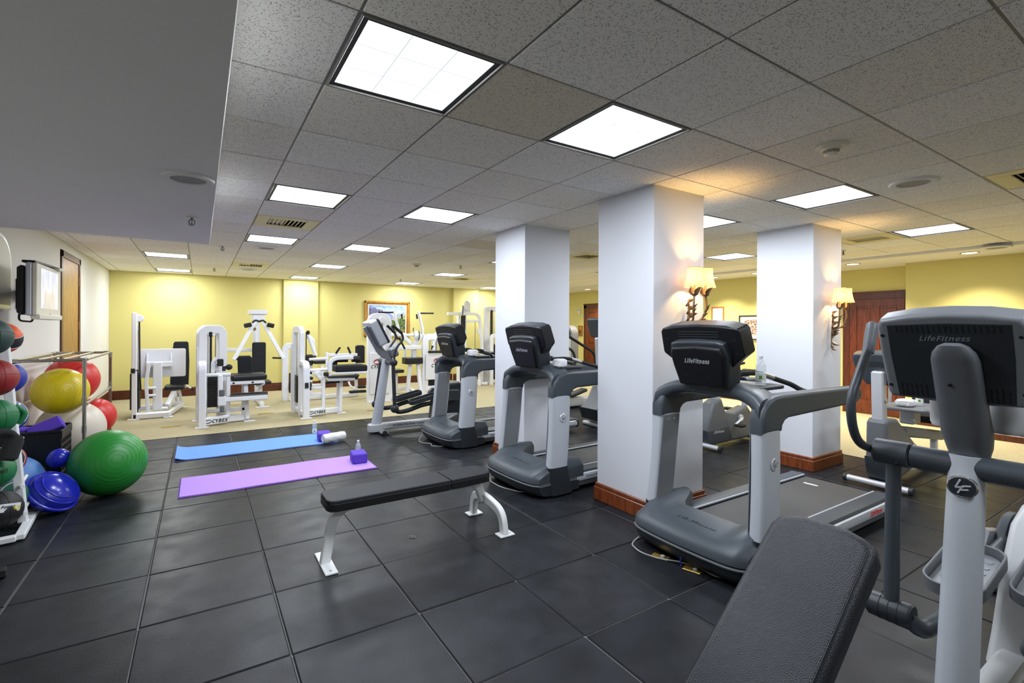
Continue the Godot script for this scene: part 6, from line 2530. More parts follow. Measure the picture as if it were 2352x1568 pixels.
func rear_delt() -> void:
	var t := thing("row_machine", "white row machine with raised handles in front of the painting", "row machine", V(3.5, 0, -9.85), WG)
	var m := S()
	arch_frame(m, V(2.86, 0, -9.62), V(3.19, 0, -9.62), 1.69, 0.12, 0.075, 0.16)
	foot_plate(m, 2.86, -9.62, 0.14, 0.16)
	foot_plate(m, 3.19, -9.62, 0.14, 0.16)
	part(t, "tower_frame", m, M.white_enamel)
	m = S()
	bc(m, V(2.83, 0.16, -9.57), V(3.22, 0.98, -9.54), 0.008)
	var sp := part(t, "tower_shroud", m, M.white_shroud)
	maker_mark(sp, V(2.98, 0.705, -9.5385), 0.070, true)
	stack(t, 3.02, -9.66, 0.20, 0.10, 0.18, 0.75, 1.62)
	m = S()
	disc(m, V(3.06, 1.635, -9.54), V(0, 0, 1), 0.065, 0.035, 24, 0.008)
	part(t, "pulley", m, M.white_enamel)
	m = S()
	tube(m, [V(3.12, 1.60, -9.56), V(3.12, 0.95, -9.56)], 0.010, 8)
	part(t, "cable", m, M.white_enamel)
	m = S()
	disc(m, V(3.27, 1.60, -9.75), V(1, 0, 0), 0.06, 0.05, 20)
	tube(m, [V(3.31, 1.58, -9.75), V(3.31, 1.25, -9.75)], 0.012, 8)
	part(t, "side_pulley", m, M.white_enamel)
	m = S()
	bar(m, V(3.20, 1.055, -9.85), V(4.07, 1.055, -9.95), 0.06, 0.09, 0.01)
	bar(m, V(3.90, 0.80, -10.0), V(3.90, 1.12, -10.0), 0.12, 0.10, 0.02, Vector3.BACK)
	bar(m, V(3.72, 0.82, -10.05), V(3.72, 1.05, -10.05), 0.05, 0.06, 0.01, Vector3.BACK)
	bar(m, V(3.90, 1.08, -10.0), V(3.64, 1.31, -10.0), 0.08, 0.07, 0.012, Vector3.BACK)
	bar(m, V(3.90, 1.08, -10.0), V(4.08, 1.31, -10.0), 0.08, 0.07, 0.012, Vector3.BACK)
	part(t, "yoke_frame", m, M.white_enamel)
	m = S()
	tube(m, [V(3.40, 1.32, -10.0), V(4.14, 1.32, -10.0)], 0.032, 14)
	part(t, "axle", m, M.white_enamel)
	m = S()
	disc(m, V(3.95, 1.31, -9.98), V(1, 0, 0.2), 0.10, 0.08, 24)
	part(t, "cam", m, M.white_enamel)
	m = S()
	disc(m, V(4.0, 1.31, -9.97), V(1, 0, 0.2), 0.105, 0.018, 24)
	tube(m, [V(3.88, 1.40, -9.96), V(3.875, 1.48, -9.96)], 0.010, 8)
	part(t, "cam_rim", m, M.rubber_black)
	for s in [-1.0, 1.0]:
		var xa := 3.44 if s < 0 else 3.99
		var xb := 3.56 if s < 0 else 4.10
		m = S()
		sweep(m, bend([V(xa, 1.83, -9.95), V(xb, 1.42, -9.98), V(xb - 0.02, 1.30, -10.0)], 0.05), 0.05, 0.055, Vector3.BACK, 0.01)
		part(t, "swing_arm", m, M.white_enamel)
		m = S()
		tube(m, [V(3.11 if s < 0 else 4.03, 1.795, -9.95), V(3.42 if s < 0 else 4.34, 1.80, -9.95)], 0.018, 10)
		part(t, "handle", m, M.foam_black)
		m = S()
		tube(m, [V(3.59 if s < 0 else 3.925, 1.77, -9.90), V(3.60 if s < 0 else 3.94, 1.67, -9.90)], 0.018, 10)
		part(t, "inner_handle", m, M.foam_black)
	m = S()
	pads(m, V(3.67, 0.70, -9.85), V(4.07, 0.84, -10.12), 0.02)
	part(t, "chest_pad", m, M.vinyl_side)
	m = S()
	bar(m, V(3.76, 0.0, -10.0), V(3.82, 0.70, -10.0), 0.075, 0.07, 0.01, Vector3.BACK)
	bar(m, V(4.02, 0.0, -9.85), V(3.98, 0.70, -9.95), 0.075, 0.07, 0.01, Vector3.BACK)
	sweep(m, bend([V(3.20, 0.06, -9.65), V(3.60, 0.06, -9.60), V(3.85, 0.10, -9.75), V(3.86, 0.16, -10.3), V(3.70, 0.06, -10.6)], 0.15), 0.06, 0.08)
	part(t, "base_frame", m, M.white_enamel)
	m = S()
	pads(m, V(3.46, 0.50, -10.1), V(3.74, 0.57, -10.4), 0.02)
	part(t, "seat", m, M.vinyl_side)
	m = S()
	bar(m, V(3.60, 0.05, -10.25), V(3.60, 0.50, -10.25), 0.06, 0.06, 0.008, Vector3.BACK)
	part(t, "seat_post", m, M.white_enamel)
	m = S()
	bar(m, V(3.30, 0.05, -9.65), V(3.34, 1.0, -9.70), 0.06, 0.06, 0.008, Vector3.BACK)
	part(t, "side_post", m, M.white_enamel)
	m = S()
	tube(m, [V(3.22, 1.52, -9.45), V(3.34, 1.24, -9.40)], 0.020, 10)
	tube(m, [V(3.36, 1.28, -9.40), V(3.48, 1.05, -9.40)], 0.020, 10)
	part(t, "row_handle", m, M.foam_black)
	m = S()
	disc(m, V(3.30, 1.14, -9.42), V(0.3, 0, 1), 0.075, 0.05, 22)
	part(t, "front_cam", m, M.white_enamel)


func row_tower() -> void:
	var t := thing("cable_row", "low white cable machine with a red ring mark, left of the farthest treadmill", "cable machine", V(4.36, 0, -10.1), WG)
	var m := S()
	arch_frame(m, V(4.13, 0, -9.92), V(4.56, 0, -9.92), 1.28, 0.12, 0.075, 0.14)
	part(t, "tower_frame", m, M.white_enamel)
	m = S()
	arch_frame(m, V(4.50, 0, -10.25), V(4.80, 0, -10.25), 1.33, 0.12, 0.07, 0.12)
	part(t, "rear_frame", m, M.white_enamel)
	m = S()
	bc(m, V(4.12, 0.35, -9.87), V(4.57, 0.92, -9.84), 0.008)
	var sp := part(t, "tower_shroud", m, M.white_shroud)
	maker_mark(sp, V(4.40, 0.655, -9.8385), 0.075, true)
	stack(t, 4.34, -9.98, 0.24, 0.10, 0.15, 0.34, 1.22)
	m = S()
	bar(m, V(4.12, 0.16, -9.90), V(4.58, 0.16, -9.90), 0.06, 0.10, 0.01)
	part(t, "base_frame", m, M.white_enamel)
	m = S()
	for x in [4.37, 4.47]:
		disc(m, V(x, 1.235, -9.88), V(0, 0, 1), 0.05, 0.03, 20)
	part(t, "pulley", m, M.white_enamel)
	m = S()
	for x in [4.38, 4.46]:
		tube(m, [V(x, 1.24, -9.86), V(x, 0.92, -9.86)], 0.007, 8)
	part(t, "cable", m, M.print_black)
	for x in [4.27, 4.48]:
		m = S()
		tube(m, [V(x + 0.04, 1.17, -9.83), V(x, 1.07, -9.83)], 0.020, 10)
		part(t, "handle_sleeve", m, M.white_enamel)
		m = S()
		tube(m, [V(x, 1.09, -9.83), V(x - 0.03, 1.0, -9.83)], [0.026, 0.008], 10)
		part(t, "handle", m, M.foam_black)
	m = S()
	tube(m, [V(4.18, 0.955, -9.84), V(4.52, 0.955, -9.84)], 0.028, 12)
	part(t, "roller", m, M.rubber_black)
	m = S()
	bx(m, V(4.72, 0.98, -10.0), V(0.20, 0.30, 0.10), 0.04)
	part(t, "side_cover", m, M.white_shroud)
	m = S()
	bar(m, V(4.60, 0.93, -9.80), V(4.68, 0.80, -9.80), 0.05, 0.05, 0.02)
	tube(m, [V(4.62, 1.10, -9.95), V(4.80, 1.11, -9.95)], 0.018, 8)
	part(t, "grip", m, M.foam_black)


func lat_frame() -> void:
	var t := thing("lat_pulldown", "tall white pulldown machine behind the farthest treadmill's console", "pulldown machine", V(5.8, 0, -11.2), WG)
	var m := S()
	sweep(m, bend([V(5.27, 1.84, -11.2), V(6.18, 1.85, -11.2), V(6.27, 1.05, -11.2), V(6.27, 0.0, -11.2)], 0.16, 7), 0.07, 0.085, Vector3.BACK, 0.01)
	bar(m, V(5.60, 1.66, -11.2), V(6.23, 1.66, -11.2), 0.05, 0.07, 0.008)
	foot_plate(m, 6.27, -11.2, 0.2, 0.14)
	part(t, "frame", m, M.white_enamel)
	m = S()
	bar(m, V(5.60, 0.0, -11.25), V(5.60, 1.80, -11.25), 0.06, 0.10, 0.01, Vector3.BACK)
	bar(m, V(5.78, 0.0, -11.25), V(5.78, 1.90, -11.25), 0.06, 0.10, 0.01, Vector3.BACK)
	part(t, "tower_post", m, M.white_enamel)
	stack(t, 5.69, -11.28, 0.12, 0.10, 0.10, 0.80, 1.78)
	m = S()
	bx(m, V(5.69, 1.60, -11.16), V(0.13, 0.40, 0.02), 0.006)
	part(t, "black_panel", m, M.plastic_black)
	m = S()
	disc(m, V(5.78, 2.05, -11.12), V(0.5, 0, 1), 0.13, 0.05, 26, 0.012)
	part(t, "pulley", m, M.white_enamel)
	m = S()
	prism(m, poly([5.62, 1.86, 5.92, 1.86, 5.90, 2.06, 5.82, 2.14, 5.74, 2.12]), -0.03, 0.03, Transform3D(Basis(), V(0, 0, -11.2)), 0.012, 2)
	part(t, "pulley_bracket", m, M.white_enamel)
	m = S()
	tube(m, [V(5.64, 2.05, -11.08), V(5.64, 1.72, -11.10)], 0.012, 8)
	tube(m, [V(6.05, 1.66, -11.18), V(6.05, 0.9, -11.18)], 0.006, 6)
	part(t, "cable", m, M.print_black)
	m = S()
	tube(m, bend([V(6.0, 1.45, -11.0), V(6.14, 1.25, -11.0), V(6.18, 0.9, -11.0), V(6.16, 0.4, -11.0)], 0.15), 0.03, 10)
	part(t, "thigh_bar", m, M.white_enamel)
	m = S()
	pads(m, V(5.85, 0.44, -10.7), V(6.2, 0.52, -11.05), 0.02)
	part(t, "seat", m, M.vinyl_side)
	m = S()
	bar(m, V(6.02, 0.0, -10.88), V(6.02, 0.44, -10.88), 0.06, 0.06, 0.008, Vector3.BACK)
	bar(m, V(5.60, 0.05, -11.2), V(6.27, 0.05, -10.9), 0.06, 0.07)
	part(t, "seat_post", m, M.white_enamel)


func cable_tower() -> void:
	var t := thing("cable_tower", "tall white cable tower with a dark weight column, cut by the middle column", "cable machine", V(6.6, 0, -11.2), WG)
	var m := S()
	arch_frame(m, V(6.40, 0, -11.2), V(6.80, 0, -11.2), 1.98, 0.06, 0.085, 0.14)
	part(t, "tower_frame", m, M.white_shroud)
	stack(t, 6.60, -11.25, 0.20, 0.10, 0.10, 0.95, 1.92)
	m = S()
	bx(m, V(6.53, 1.50, -11.16), V(0.055, 0.92, 0.012), 0.002)
	part(t, "belt", m, M.rubber_black)
	m = S()
	bx(m, V(6.565, 1.45, -11.15), V(0.014, 1.0, 0.010), 0.002)
	part(t, "carriage_rail", m, M.wood_dark)
	m = S()
	arch_frame(m, V(6.41, 0, -10.95), V(6.70, 0, -10.95), 1.28, 0.08, 0.07, 0.10)
	part(t, "front_frame", m, M.white_enamel)
	m = S()
	bx(m, V(6.55, 0.60, -10.98), V(0.14, 0.9, 0.05), 0.01)
	part(t, "guard", m, M.print_black)


# ================================================================ benches, mats, balls and small things
func build_benches() -> void:
	# flat bench along x
	var t := thing("flat_bench", "flat bench with a black pad on curved white legs in the middle", "bench", V(1.24, 0, -3.19))
	var zc := -3.19
	var m := S()
	for q in [[0.655, 1.475], [1.482, 1.815]]:
		m = S()
		var w: float = q[1] - q[0]
		var pl := PackedVector2Array()
		var hw := 0.128
		if q[0] < 1.0:
			for p in [[-w * 0.5 + 0.05, -hw], [w * 0.5, -hw], [w * 0.5, hw], [-w * 0.5 + 0.05, hw], [-w * 0.5 + 0.015, hw - 0.015], [-w * 0.5, hw - 0.05], [-w * 0.5, -hw + 0.05], [-w * 0.5 + 0.015, -hw + 0.015]]:
				pl.append(Vector2(p[0], p[1]))
		else:
			for p in [[-w * 0.5, -hw], [w * 0.5 - 0.07, -hw * 0.92], [w * 0.5 - 0.02, -hw * 0.8], [w * 0.5, -hw * 0.55], [w * 0.5, hw * 0.55], [w * 0.5 - 0.02, hw * 0.8], [w * 0.5 - 0.07, hw * 0.92], [-w * 0.5, hw]]:
				pl.append(Vector2(p[0], p[1]))
		prism(m, pl, 0.0, 0.068, Transform3D(Basis(Vector3(1, 0, 0), Vector3(0, 0, -1), Vector3(0, 1, 0)), V((q[0] + q[1]) * 0.5, 0.360, zc)), 0.008, 3)
		part(t, "pad", m, M.vinyl)
		m = S()
		prism(m, inset(pl, -0.0006), 0.0, 0.053, Transform3D(Basis(Vector3(1, 0, 0), Vector3(0, 0, -1), Vector3(0, 1, 0)), V((q[0] + q[1]) * 0.5, 0.358, zc)), 0.006)
		part(t, "pad_skirt", m, M.vinyl_side)
	m = S()
	sweep(m, bend([V(0.665, 0.010, zc), V(0.72, 0.347, zc), V(1.10, 0.347, zc), V(1.74, 0.345, zc), V(1.80, 0.20, zc)], 0.13, 8), 0.06, 0.045, Vector3.BACK, 0.006)
	part(t, "spine_tube", m, M.bench_white)
	m = S()
	bx(m, V(0.672, 0.007, zc), V(0.075, 0.012, 0.33), 0.003, Basis(Vector3.UP, 0.0))
	part(t, "foot_plate", m, M.bench_white)
	m = S()
	sweep(m, bend([V(1.845, 0.012, zc + 0.235), V(1.84, 0.16, zc + 0.21), V(1.81, 0.215, zc + 0.06), V(1.81, 0.215, zc - 0.06), V(1.84, 0.16, zc - 0.21), V(1.845, 0.012, zc - 0.235)], 0.10, 6), 0.06, 0.045, Vector3.RIGHT, 0.006)
	part(t, "cross_leg", m, M.bench_white)
	for s in [-1, 1]:
		m = S()
		bx(m, V(1.85, 0.007, zc + s * 0.235), V(0.12, 0.012, 0.085), 0.003)
		var fp := part(t, "foot_plate", m, M.bench_white)
		m = S()
		disc(m, V(1.885, 0.0135, zc + s * 0.25), Vector3.UP, 0.008, 0.002, 10, 0.0005)
		part(fp, "screw_hole", m, M.grille_grey)
	for s in [-1, 1]:
		m = S()
		disc(m, V(0.672, 0.0135, zc + s * 0.13), Vector3.UP, 0.008, 0.002, 10, 0.0005)
		part(t, "screw_hole", m, M.grille_grey)
	for x in [0.98, 1.62]:
		m = S()
		bx(m, V(x, 0.348, zc), V(0.04, 0.02, 0.16), 0.004)
		part(t, "pad_bracket", m, M.bench_white)

	# incline bench in the foreground
	t = thing("incline_bench", "black leather backrest of an incline bench in the right foreground", "bench", V(1.2, 0, -0.72))
	var top := V(1.60, 0.905, -0.722)
	var dir := V(0.783, 0.622, 0).normalized()
	var ct := plane_at(top, Vector3(0, 0, -1), dir)     # x: lateral, y: up the pad, z: out of its face
	if ct.basis.z.y < 0.0:
		ct = plane_at(top, Vector3(0, 0, 1), dir)
	m = S()
	var pw := 0.148
	prism(m, poly([-pw, -0.80, pw, -0.80, pw, -0.055, pw - 0.012, -0.022, pw - 0.045, -0.004, 0.06, 0.008, 0.0, 0.010, -0.06, 0.008, -pw + 0.045, -0.004, -pw + 0.012, -0.022, -pw, -0.055]), -0.075, 0.0, ct, 0.026, 6)
	var bp := part(t, "backrest", m, M.leather)
	# stitched seam along both long edges
	for s in [-1, 1]:
		m = S()
		var a: Vector3 = ct * Vector3(s * (pw - 0.020), -0.045, -0.0015)
		var b: Vector3 = ct * Vector3(s * (pw - 0.020), -0.79, -0.0015)
		tube(m, [a, b], 0.0016, 6)
		part(bp, "piping", m, M.vinyl_side)
		m = S()
		for k in 90:
			var p: Vector3 = a.lerp(b, (k + 0.5) / 90.0) + ct.basis.x * (-s * 0.004) + ct.basis.z * 0.0012
			bx(m, p, Vector3(0.0010, 0.0045, 0.0010), 0.0, ct.basis)
		part(bp, "stitching", m, M.plastic_mid)
	m = S()
	prism(m, rrect(0.25, 0.78, 0.03, 3), -0.090, -0.074, Transform3D(ct.basis, ct * Vector3(0, -0.40, 0)), 0.004)
	part(t, "back_board", m, M.void_black)
	m = S()
	var mid := ct * Vector3(0, -0.40, -0.12)
	bar(m, ct * Vector3(0, -0.12, -0.115), ct * Vector3(0, -0.78, -0.115), 0.06, 0.05, 0.008)
	bar(m, mid, V(1.42, 0.08, -0.72), 0.05, 0.05, 0.008)
	bar(m, V(0.45, 0.30, -0.72), V(1.05, 0.33, -0.72), 0.06, 0.06, 0.008)
	bar(m, V(0.75, 0.06, -0.72), V(1.45, 0.06, -0.72), 0.06, 0.06, 0.008)
	bar(m, V(0.80, 0.06, -0.72), V(0.80, 0.32, -0.72), 0.06, 0.06, 0.008, Vector3.BACK)
	bar(m, V(1.45, 0.035, -0.98), V(1.45, 0.035, -0.46), 0.06, 0.06, 0.008)
	bar(m, V(0.76, 0.035, -0.90), V(0.76, 0.035, -0.54), 0.06, 0.06, 0.008)
	part(t, "frame", m, M.bench_white)
	m = S()
	pads(m, V(0.50, 0.33, -0.86), V(0.92, 0.40, -0.58), 0.025)
	part(t, "seat", m, M.leather)


func yoga_mat(label: String, x0: float, x1: float, z0: float, z1: float, top: Material, under: Material, curl: bool) -> void:
	var t := thing("yoga_mat", label, "yoga mat", V((x0 + x1) * 0.5, 0, (z0 + z1) * 0.5), "yoga mats laid side by side")
	for k in 2:
		var m := S()
		var rings := []
		var y := 0.0005 + k * 0.0055
		var e := 0.012 * (1 - k)
		for i in 33:
			var u := i / 32.0
			var x := lerpf(x0 - e, x1 + e, u)
			var lift := 0.0
			if curl:
				lift = 0.030 * pow(maxf(0.0, 1.0 - u * 14.0), 2.0)
			lift += 0.0012 * sin(u * 19.0 + k)
			var wv := 0.004 * sin(u * 7.0)
			rings.append(PackedVector3Array([V(x, y + lift * k, z0 - e + wv), V(x, y + 0.005 + lift * k, z0 - e + wv), V(x, y + 0.005 + lift * k, z1 + e * 1.5 + wv), V(x, y + lift * k, z1 + e * 1.5 + wv)]))
		loft(m, rings)
		part(t, "under_layer" if k == 0 else "top_layer", m, under if k == 0 else top)


func bottle(p: Vector3, label: String, liquid := false) -> void:
	var t := thing("water_bottle", label, "bottle", p, "small water bottles")
	var m := S()
	lathe(m, [[0.0, 0.0], [0.028, 0.0], [0.031, 0.006], [0.031, 0.05], [0.029, 0.055], [0.031, 0.06], [0.031, 0.115], [0.028, 0.135], [0.016, 0.158], [0.0125, 0.165], [0.0125, 0.178], [0.0, 0.178]], Transform3D(Basis(), p), 20)
	part(t, "body", m, M.bottle_plastic)
	m = S()
	lathe(m, [[0.0315, 0.030], [0.0318, 0.031], [0.0318, 0.078], [0.0315, 0.079]], Transform3D(Basis(), p), 20)
	part(t, "label_band", m, M.bottle_label)
	m = S()
	var nr := Vector3(-p.x, 0, -p.z).normalized()
	bx(m, p + nr * 0.0312 + V(0, 0.052, 0), V(0.018, 0.022, 0.003), 0.0005, frame_of(nr))
	part(t, "label_print", m, M.label_green)
	m = S()
	lathe(m, [[0.0, 0.190], [0.0125, 0.190], [0.0135, 0.187], [0.0135, 0.172], [0.0128, 0.171]].map(func(q): return q), Transform3D(Basis(), p), 16)
	flip(m)
	part(t, "cap", m, M.print_white)


func build_mats() -> void:
	yoga_mat("light blue yoga mat, the farther of the two on the floor", -0.225, 1.50, -7.12, -6.47, M.mat_blue, M.mat_blue_under, true)
	yoga_mat("lilac yoga mat, the nearer of the two on the floor", -0.145, 1.575, -5.70, -5.08, M.mat_purple, M.mat_purple_under, false)
	for q in [[V(1.37, 0.013, -6.66), 0.06, "purple foam block standing on the blue mat beside a towel"], [V(1.475, 0.013, -5.40), 0.05, "purple foam block on the lilac mat"]]:
		var m := S()
		var p: Vector3 = q[0]
		bx(m, p + V(0, 0.052, 0), V(0.155, 0.104, 0.22), 0.010, Basis(Vector3.UP, q[1] - 0.17))
		single("yoga_block", q[2], "yoga block", p, m, M.block_purple, "purple foam blocks on the mats")
	# rolled towel
	var t := thing("rolled_towel", "white towel rolled up on the blue mat in front of a purple block", "towel", V(1.42, 0.013, -6.48))
	var m := S()
	var c := V(1.46, 0.069, -6.50)
	var ax := V(0.97, 0, -0.24).normalized()
	var si := ax.cross(Vector3.UP)
	var rings := []
	for i in 15:
		var u := i / 14.0 - 0.5
		var ring := PackedVector3Array()
		for k in 24:
			var a := TAU * k / 24.0
			var r := 0.056 * (1.0 - 0.10 * pow(absf(u * 2.0), 6.0)) + 0.0022 * sin(a * 5.0 + u * 14.0) + (0.004 if k == 20 else 0.0)
			ring.append(c + ax * u * 0.285 + si * cos(a) * r * 1.06 + Vector3.UP * sin(a) * r)
		rings.append(ring)
	loft(m, rings)
	part(t, "roll", m, M.towel)
	m = S()
	var sp := []
	for k in 46:
		var a := k * 0.36
		var r := 0.006 + 0.0011 * k
		sp.append(c - ax * 0.1435 + si * cos(a) * r + Vector3.UP * sin(a) * r)
	tube(m, sp, 0.0024, 6)
	part(t, "spiral_edge", m, M.print_white)
	bottle(V(1.34, 0.0, -7.12), "water bottle standing behind the blue mat's block")
	bottle(V(1.52, 0.013, -5.58), "water bottle standing behind the lilac mat's block")
	# ring on the floor
	m = S()
	for k in 2:
		var ring := []
		for a in 13:
			ring.append(V(1.265 + k * 0.016 + 0.012 * cos(TAU * a / 12.0), 0.003, -3.28 + 0.014 * k + 0.017 * sin(TAU * a / 12.0)))
		tube(m, ring, 0.0018, 6, false)
	single("metal_ring", "tiny pair of linked metal rings lying on the floor before the bench", "ring", V(1.27, 0, -3.28), m, M.grille_grey)


func stability_ball(c: Vector3, r: float, mt: Material, label: String, rings := true) -> void:
	var t := thing("exercise_ball", label, "exercise ball", c - V(0, r, 0), "large exercise balls")
	var m := S()
	ball(m, c, V(r, r, r), 48, 30)
	part(t, "shell", m, mt)
	if rings:
		# moulded ridges round the side that faces the room
		var ax := (V(0, EYE * 0.8, -0.2) - c).normalized()
		ax = (ax + V(0.22, 0.12, 0)).normalized()
		var B := frame_of(ax)
		m = S()
		for k in range(1, 8):
			var th := 0.13 * k
			var pts := []
			for a in 41:
				var an := TAU * a / 40.0
				pts.append(c + (B.z * cos(th) + (B.x * cos(an) + B.y * sin(an)) * sin(th)) * r)
			tube(m, pts, 0.0011, 5, false)
		part(t, "ridge", m, mt)


func build_ball_corner() -> void:
	stability_ball(V(-0.675, 0.281, -5.54), 0.281, M.green_ball, "green exercise ball on the rubber floor by the ball cage")
	stability_ball(V(-1.19, 0.822, -6.64), 0.230, M.yellow_ball, "yellow exercise ball in the top of the pipe cage")
	stability_ball(V(-1.19, 0.888, -7.16), 0.245, M.red_ball, "red exercise ball in the top of the pipe cage, behind the yellow one", false)
	stability_ball(V(-1.18, 0.355, -7.08), 0.302, M.pearl_ball, "pearl white exercise ball in the bottom of the pipe cage", false)
	stability_ball(V(-1.08, 0.385, -7.68), 0.224, M.red_ball, "red exercise ball behind the white one in the bottom of the cage", false)
	stability_ball(V(-1.28, 0.215, -5.47), 0.215, M.sky_ball, "sky blue exercise ball on the floor behind the ball rack", false)
	# pipe cage
	var t := thing("ball_cage", "metal pipe cage holding the large balls against the left wall", "ball cage", V(-1.24, 0, -7.25))
	var x0 := -1.49
	var x1 := -0.965
	var z0 := -6.36
	var z1 := -8.02
	var h := 1.15
	for q in [[x0, z0], [x1, z0], [x0, z1], [x1, z1]]:
		var m := S()
		tube(m, [V(q[0], 0.0, q[1]), V(q[0], h, q[1])], 0.016, 12)
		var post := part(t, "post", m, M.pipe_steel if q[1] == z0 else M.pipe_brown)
		for y in [0.035, 0.46, 0.74, h - 0.03]:
			m = S()
			tube(m, [V(q[0], y - 0.035, q[1]), V(q[0], y + 0.035, q[1])], 0.020, 12)
			part(post, "fitting", m, M.pipe_steel)
	for q in [[V(x0, h, z0), V(x1, h, z0)], [V(x0, h, z1), V(x1, h, z1)], [V(x0, h, z0), V(x0, h, z1)], [V(x1, h, z0), V(x1, h, z1)], [V(x0 + 0.17, h, z0), V(x0 + 0.17, h, z1)], [V(x0 + 0.35, h, z0), V(x0 + 0.35, h, z1)], [V(x1, 0.70, z0), V(x1, 0.70, z1)], [V(x0, 0.70, z0), V(x0, 0.70, z1)], [V(x1, 0.035, z0), V(x1, 0.035, z1)], [V(x0, 0.035, z1), V(x1, 0.035, z1)]]:
		var m := S()
		tube(m, [q[0], q[1]], 0.0145, 12)
		for s in [0.06, 0.94]:
			var c: Vector3 = q[0].lerp(q[1], s)
			var d: Vector3 = (q[1] - q[0]).normalized() * 0.03
			tube(m, [c - d, c + d], 0.0185, 12)
		part(t, "rail", m, M.pipe_steel)

	# black crate with purple blocks
	t = thing("plastic_crate", "black slotted plastic crate in front of the ball cage", "crate", V(-1.18, 0, -5.95))
	var cx0 := -1.47
	var cx1 := -1.02
	var cz0 := -5.72
	var cz1 := -6.12
	var m2 := S()
	bc(m2, V(cx0, 0.0, cz1), V(cx1, 0.012, cz0), 0.003)
	part(t, "bottom", m2, M.plastic_black)
	for q in [[V(cx0, 0, cz0 - 0.012), V(cx1, 0.56, cz0)], [V(cx0, 0, cz1), V(cx1, 0.56, cz1 + 0.012)], [V(cx0, 0, cz1), V(cx0 + 0.012, 0.56, cz0)]]:
		m2 = S()
		bc(m2, q[0], q[1], 0.003)
		part(t, "side", m2, M.plastic_black)
	m2 = S()
	for r in 9:
		bc(m2, V(cx1 - 0.012, r * 0.06, cz1), V(cx1, r * 0.06 + 0.022, cz0), 0.002)
	for k in 9:
		bc(m2, V(cx1 - 0.012, 0.0, cz1 + k * 0.047), V(cx1, 0.56, cz1 + k * 0.047 + 0.014), 0.002)
	bc(m2, V(cx1 - 0.014, 0.50, cz1), V(cx1 + 0.006, 0.57, cz0), 0.004)
	part(t, "slotted_side", m2, M.plastic_black)
	for q in [[V(cx0, 0.55, cz0 - 0.02), V(cx1, 0.575, cz0 + 0.008)], [V(cx0, 0.55, cz1 - 0.008), V(cx1, 0.575, cz1 + 0.02)]]:
		m2 = S()
		bc(m2, q[0], q[1], 0.004)
		part(t, "rim", m2, M.plastic_black)
	for q in [[V(-1.14, 0.575, -5.86), Basis(Vector3(1, 0, 0), -0.35) * Basis(Vector3(0, 0, 1), 0.45), "purple foam block lying across the top of the black crate"], [V(-1.33, 0.54, -5.90), Basis(Vector3(0, 0, 1), -0.15), "purple foam block inside the black crate"]]:
		m2 = S()
		bx(m2, q[0], V(0.23, 0.105, 0.16), 0.010, q[1])
		single("foam_block", q[2], "yoga block", q[0], m2, M.block_purple, "purple blocks in the crate")

	# blue half-dome trainer leaning on the green ball, and a small blue ball
	t = thing("balance_dome", "blue inflated balance dome tipped on its edge beside the green ball", "balance trainer", V(-0.99, 0, -5.28))
	var bd := Basis(Vector3(0, 0, 1), -0.75) * Basis(Vector3(1, 0, 0), 0.35)
	var dc := V(-0.985, 0.158, -5.24)
	m2 = S()
	var prof := []
	for k in 15:
		var a := -PI * 0.5 + PI * k / 14.0
		prof.append([0.175 * cos(a) + (0.004 if k % 3 == 0 else 0.0), 0.120 * sin(a)])
	lathe(m2, prof, Transform3D(bd, dc), 32)
	part(t, "shell", m2, M.blue_vinyl)
	m2 = S()
	for k in 3:
		var pts := []
		for a in 33:
			var an := TAU * a / 32.0
			var rr: float = [0.178, 0.160, 0.128][k]
			pts.append(dc + bd * V(rr * cos(an), [0.0, 0.055, 0.085][k], rr * sin(an)))
		tube(m2, pts, [0.012, 0.006, 0.005][k], 8, false)
	part(t, "moulded_band", m2, M.blue_vinyl)
	m2 = S()
	ball(m2, V(-1.00, 0.368, -5.52), V(0.080, 0.080, 0.080), 28, 18)
	single("small_ball", "small shiny blue ball resting between the dome and the green ball", "ball", V(-1.0, 0.288, -5.52), m2, M.blue_vinyl)
	ball_rack()


func med_ball(c: Vector3, r: float, main: Material, band: Material, label: String, ax := V(0.6, 0.3, 0.7), text := "", tm: Material = null) -> Node3D:
	var t := thing("medicine_ball", label, "medicine ball", c - V(0, r, 0), "medicine balls on the rack")
	var m := S()
	ball(m, c, V(r, r, r), 32, 20)
	part(t, "shell", m, main)
	var B := frame_of(ax)
	if band:
		m = S()
		var rings := []
		for k in 9:
			var th := PI * 0.5 + (k - 4) * 0.085
			var ring := PackedVector3Array()
			for a in 32:
				var an := TAU * a / 32.0
				ring.append(c + (B.z * cos(th) + (B.x * cos(an) + B.y * sin(an)) * sin(th)) * r * 1.008)
			rings.append(ring)
		loft(m, rings, false)
		part(t, "band", m, band)
		for e in [-0.36, 0.36]:
			m = S()
			var pts := []
			for a in 33:
				var an := TAU * a / 32.0
				pts.append(c + (B.z * -sin(e) + (B.x * cos(an) + B.y * sin(an)) * cos(e)) * r * 1.008)
			tube(m, pts, 0.0024, 5, false)
			part(t, "stripe", m, M.print_white)
	else:
		m = S()
		for k in 3:
			var C := frame_of([B.x, B.y, B.z][k])
			var pts := []
			for a in 33:
				var an := TAU * a / 32.0
				pts.append(c + (C.x * cos(an) + C.y * sin(an)) * r * 1.0)
			tube(m, pts, 0.0022, 5, false)
		part(t, "seam", m, main)
	if text:
		var nr := (V(0, EYE, 0) - c)
		nr = V(nr.x, nr.y * 0.6, nr.z).normalized()
		var right := Vector3.UP.cross(nr).normalized()
		var up := nr.cross(right)
		letters(t, "lettering", text, c + nr * (r * 1.002), right, up, r * 0.22, tm, 0.2, true)
	return t


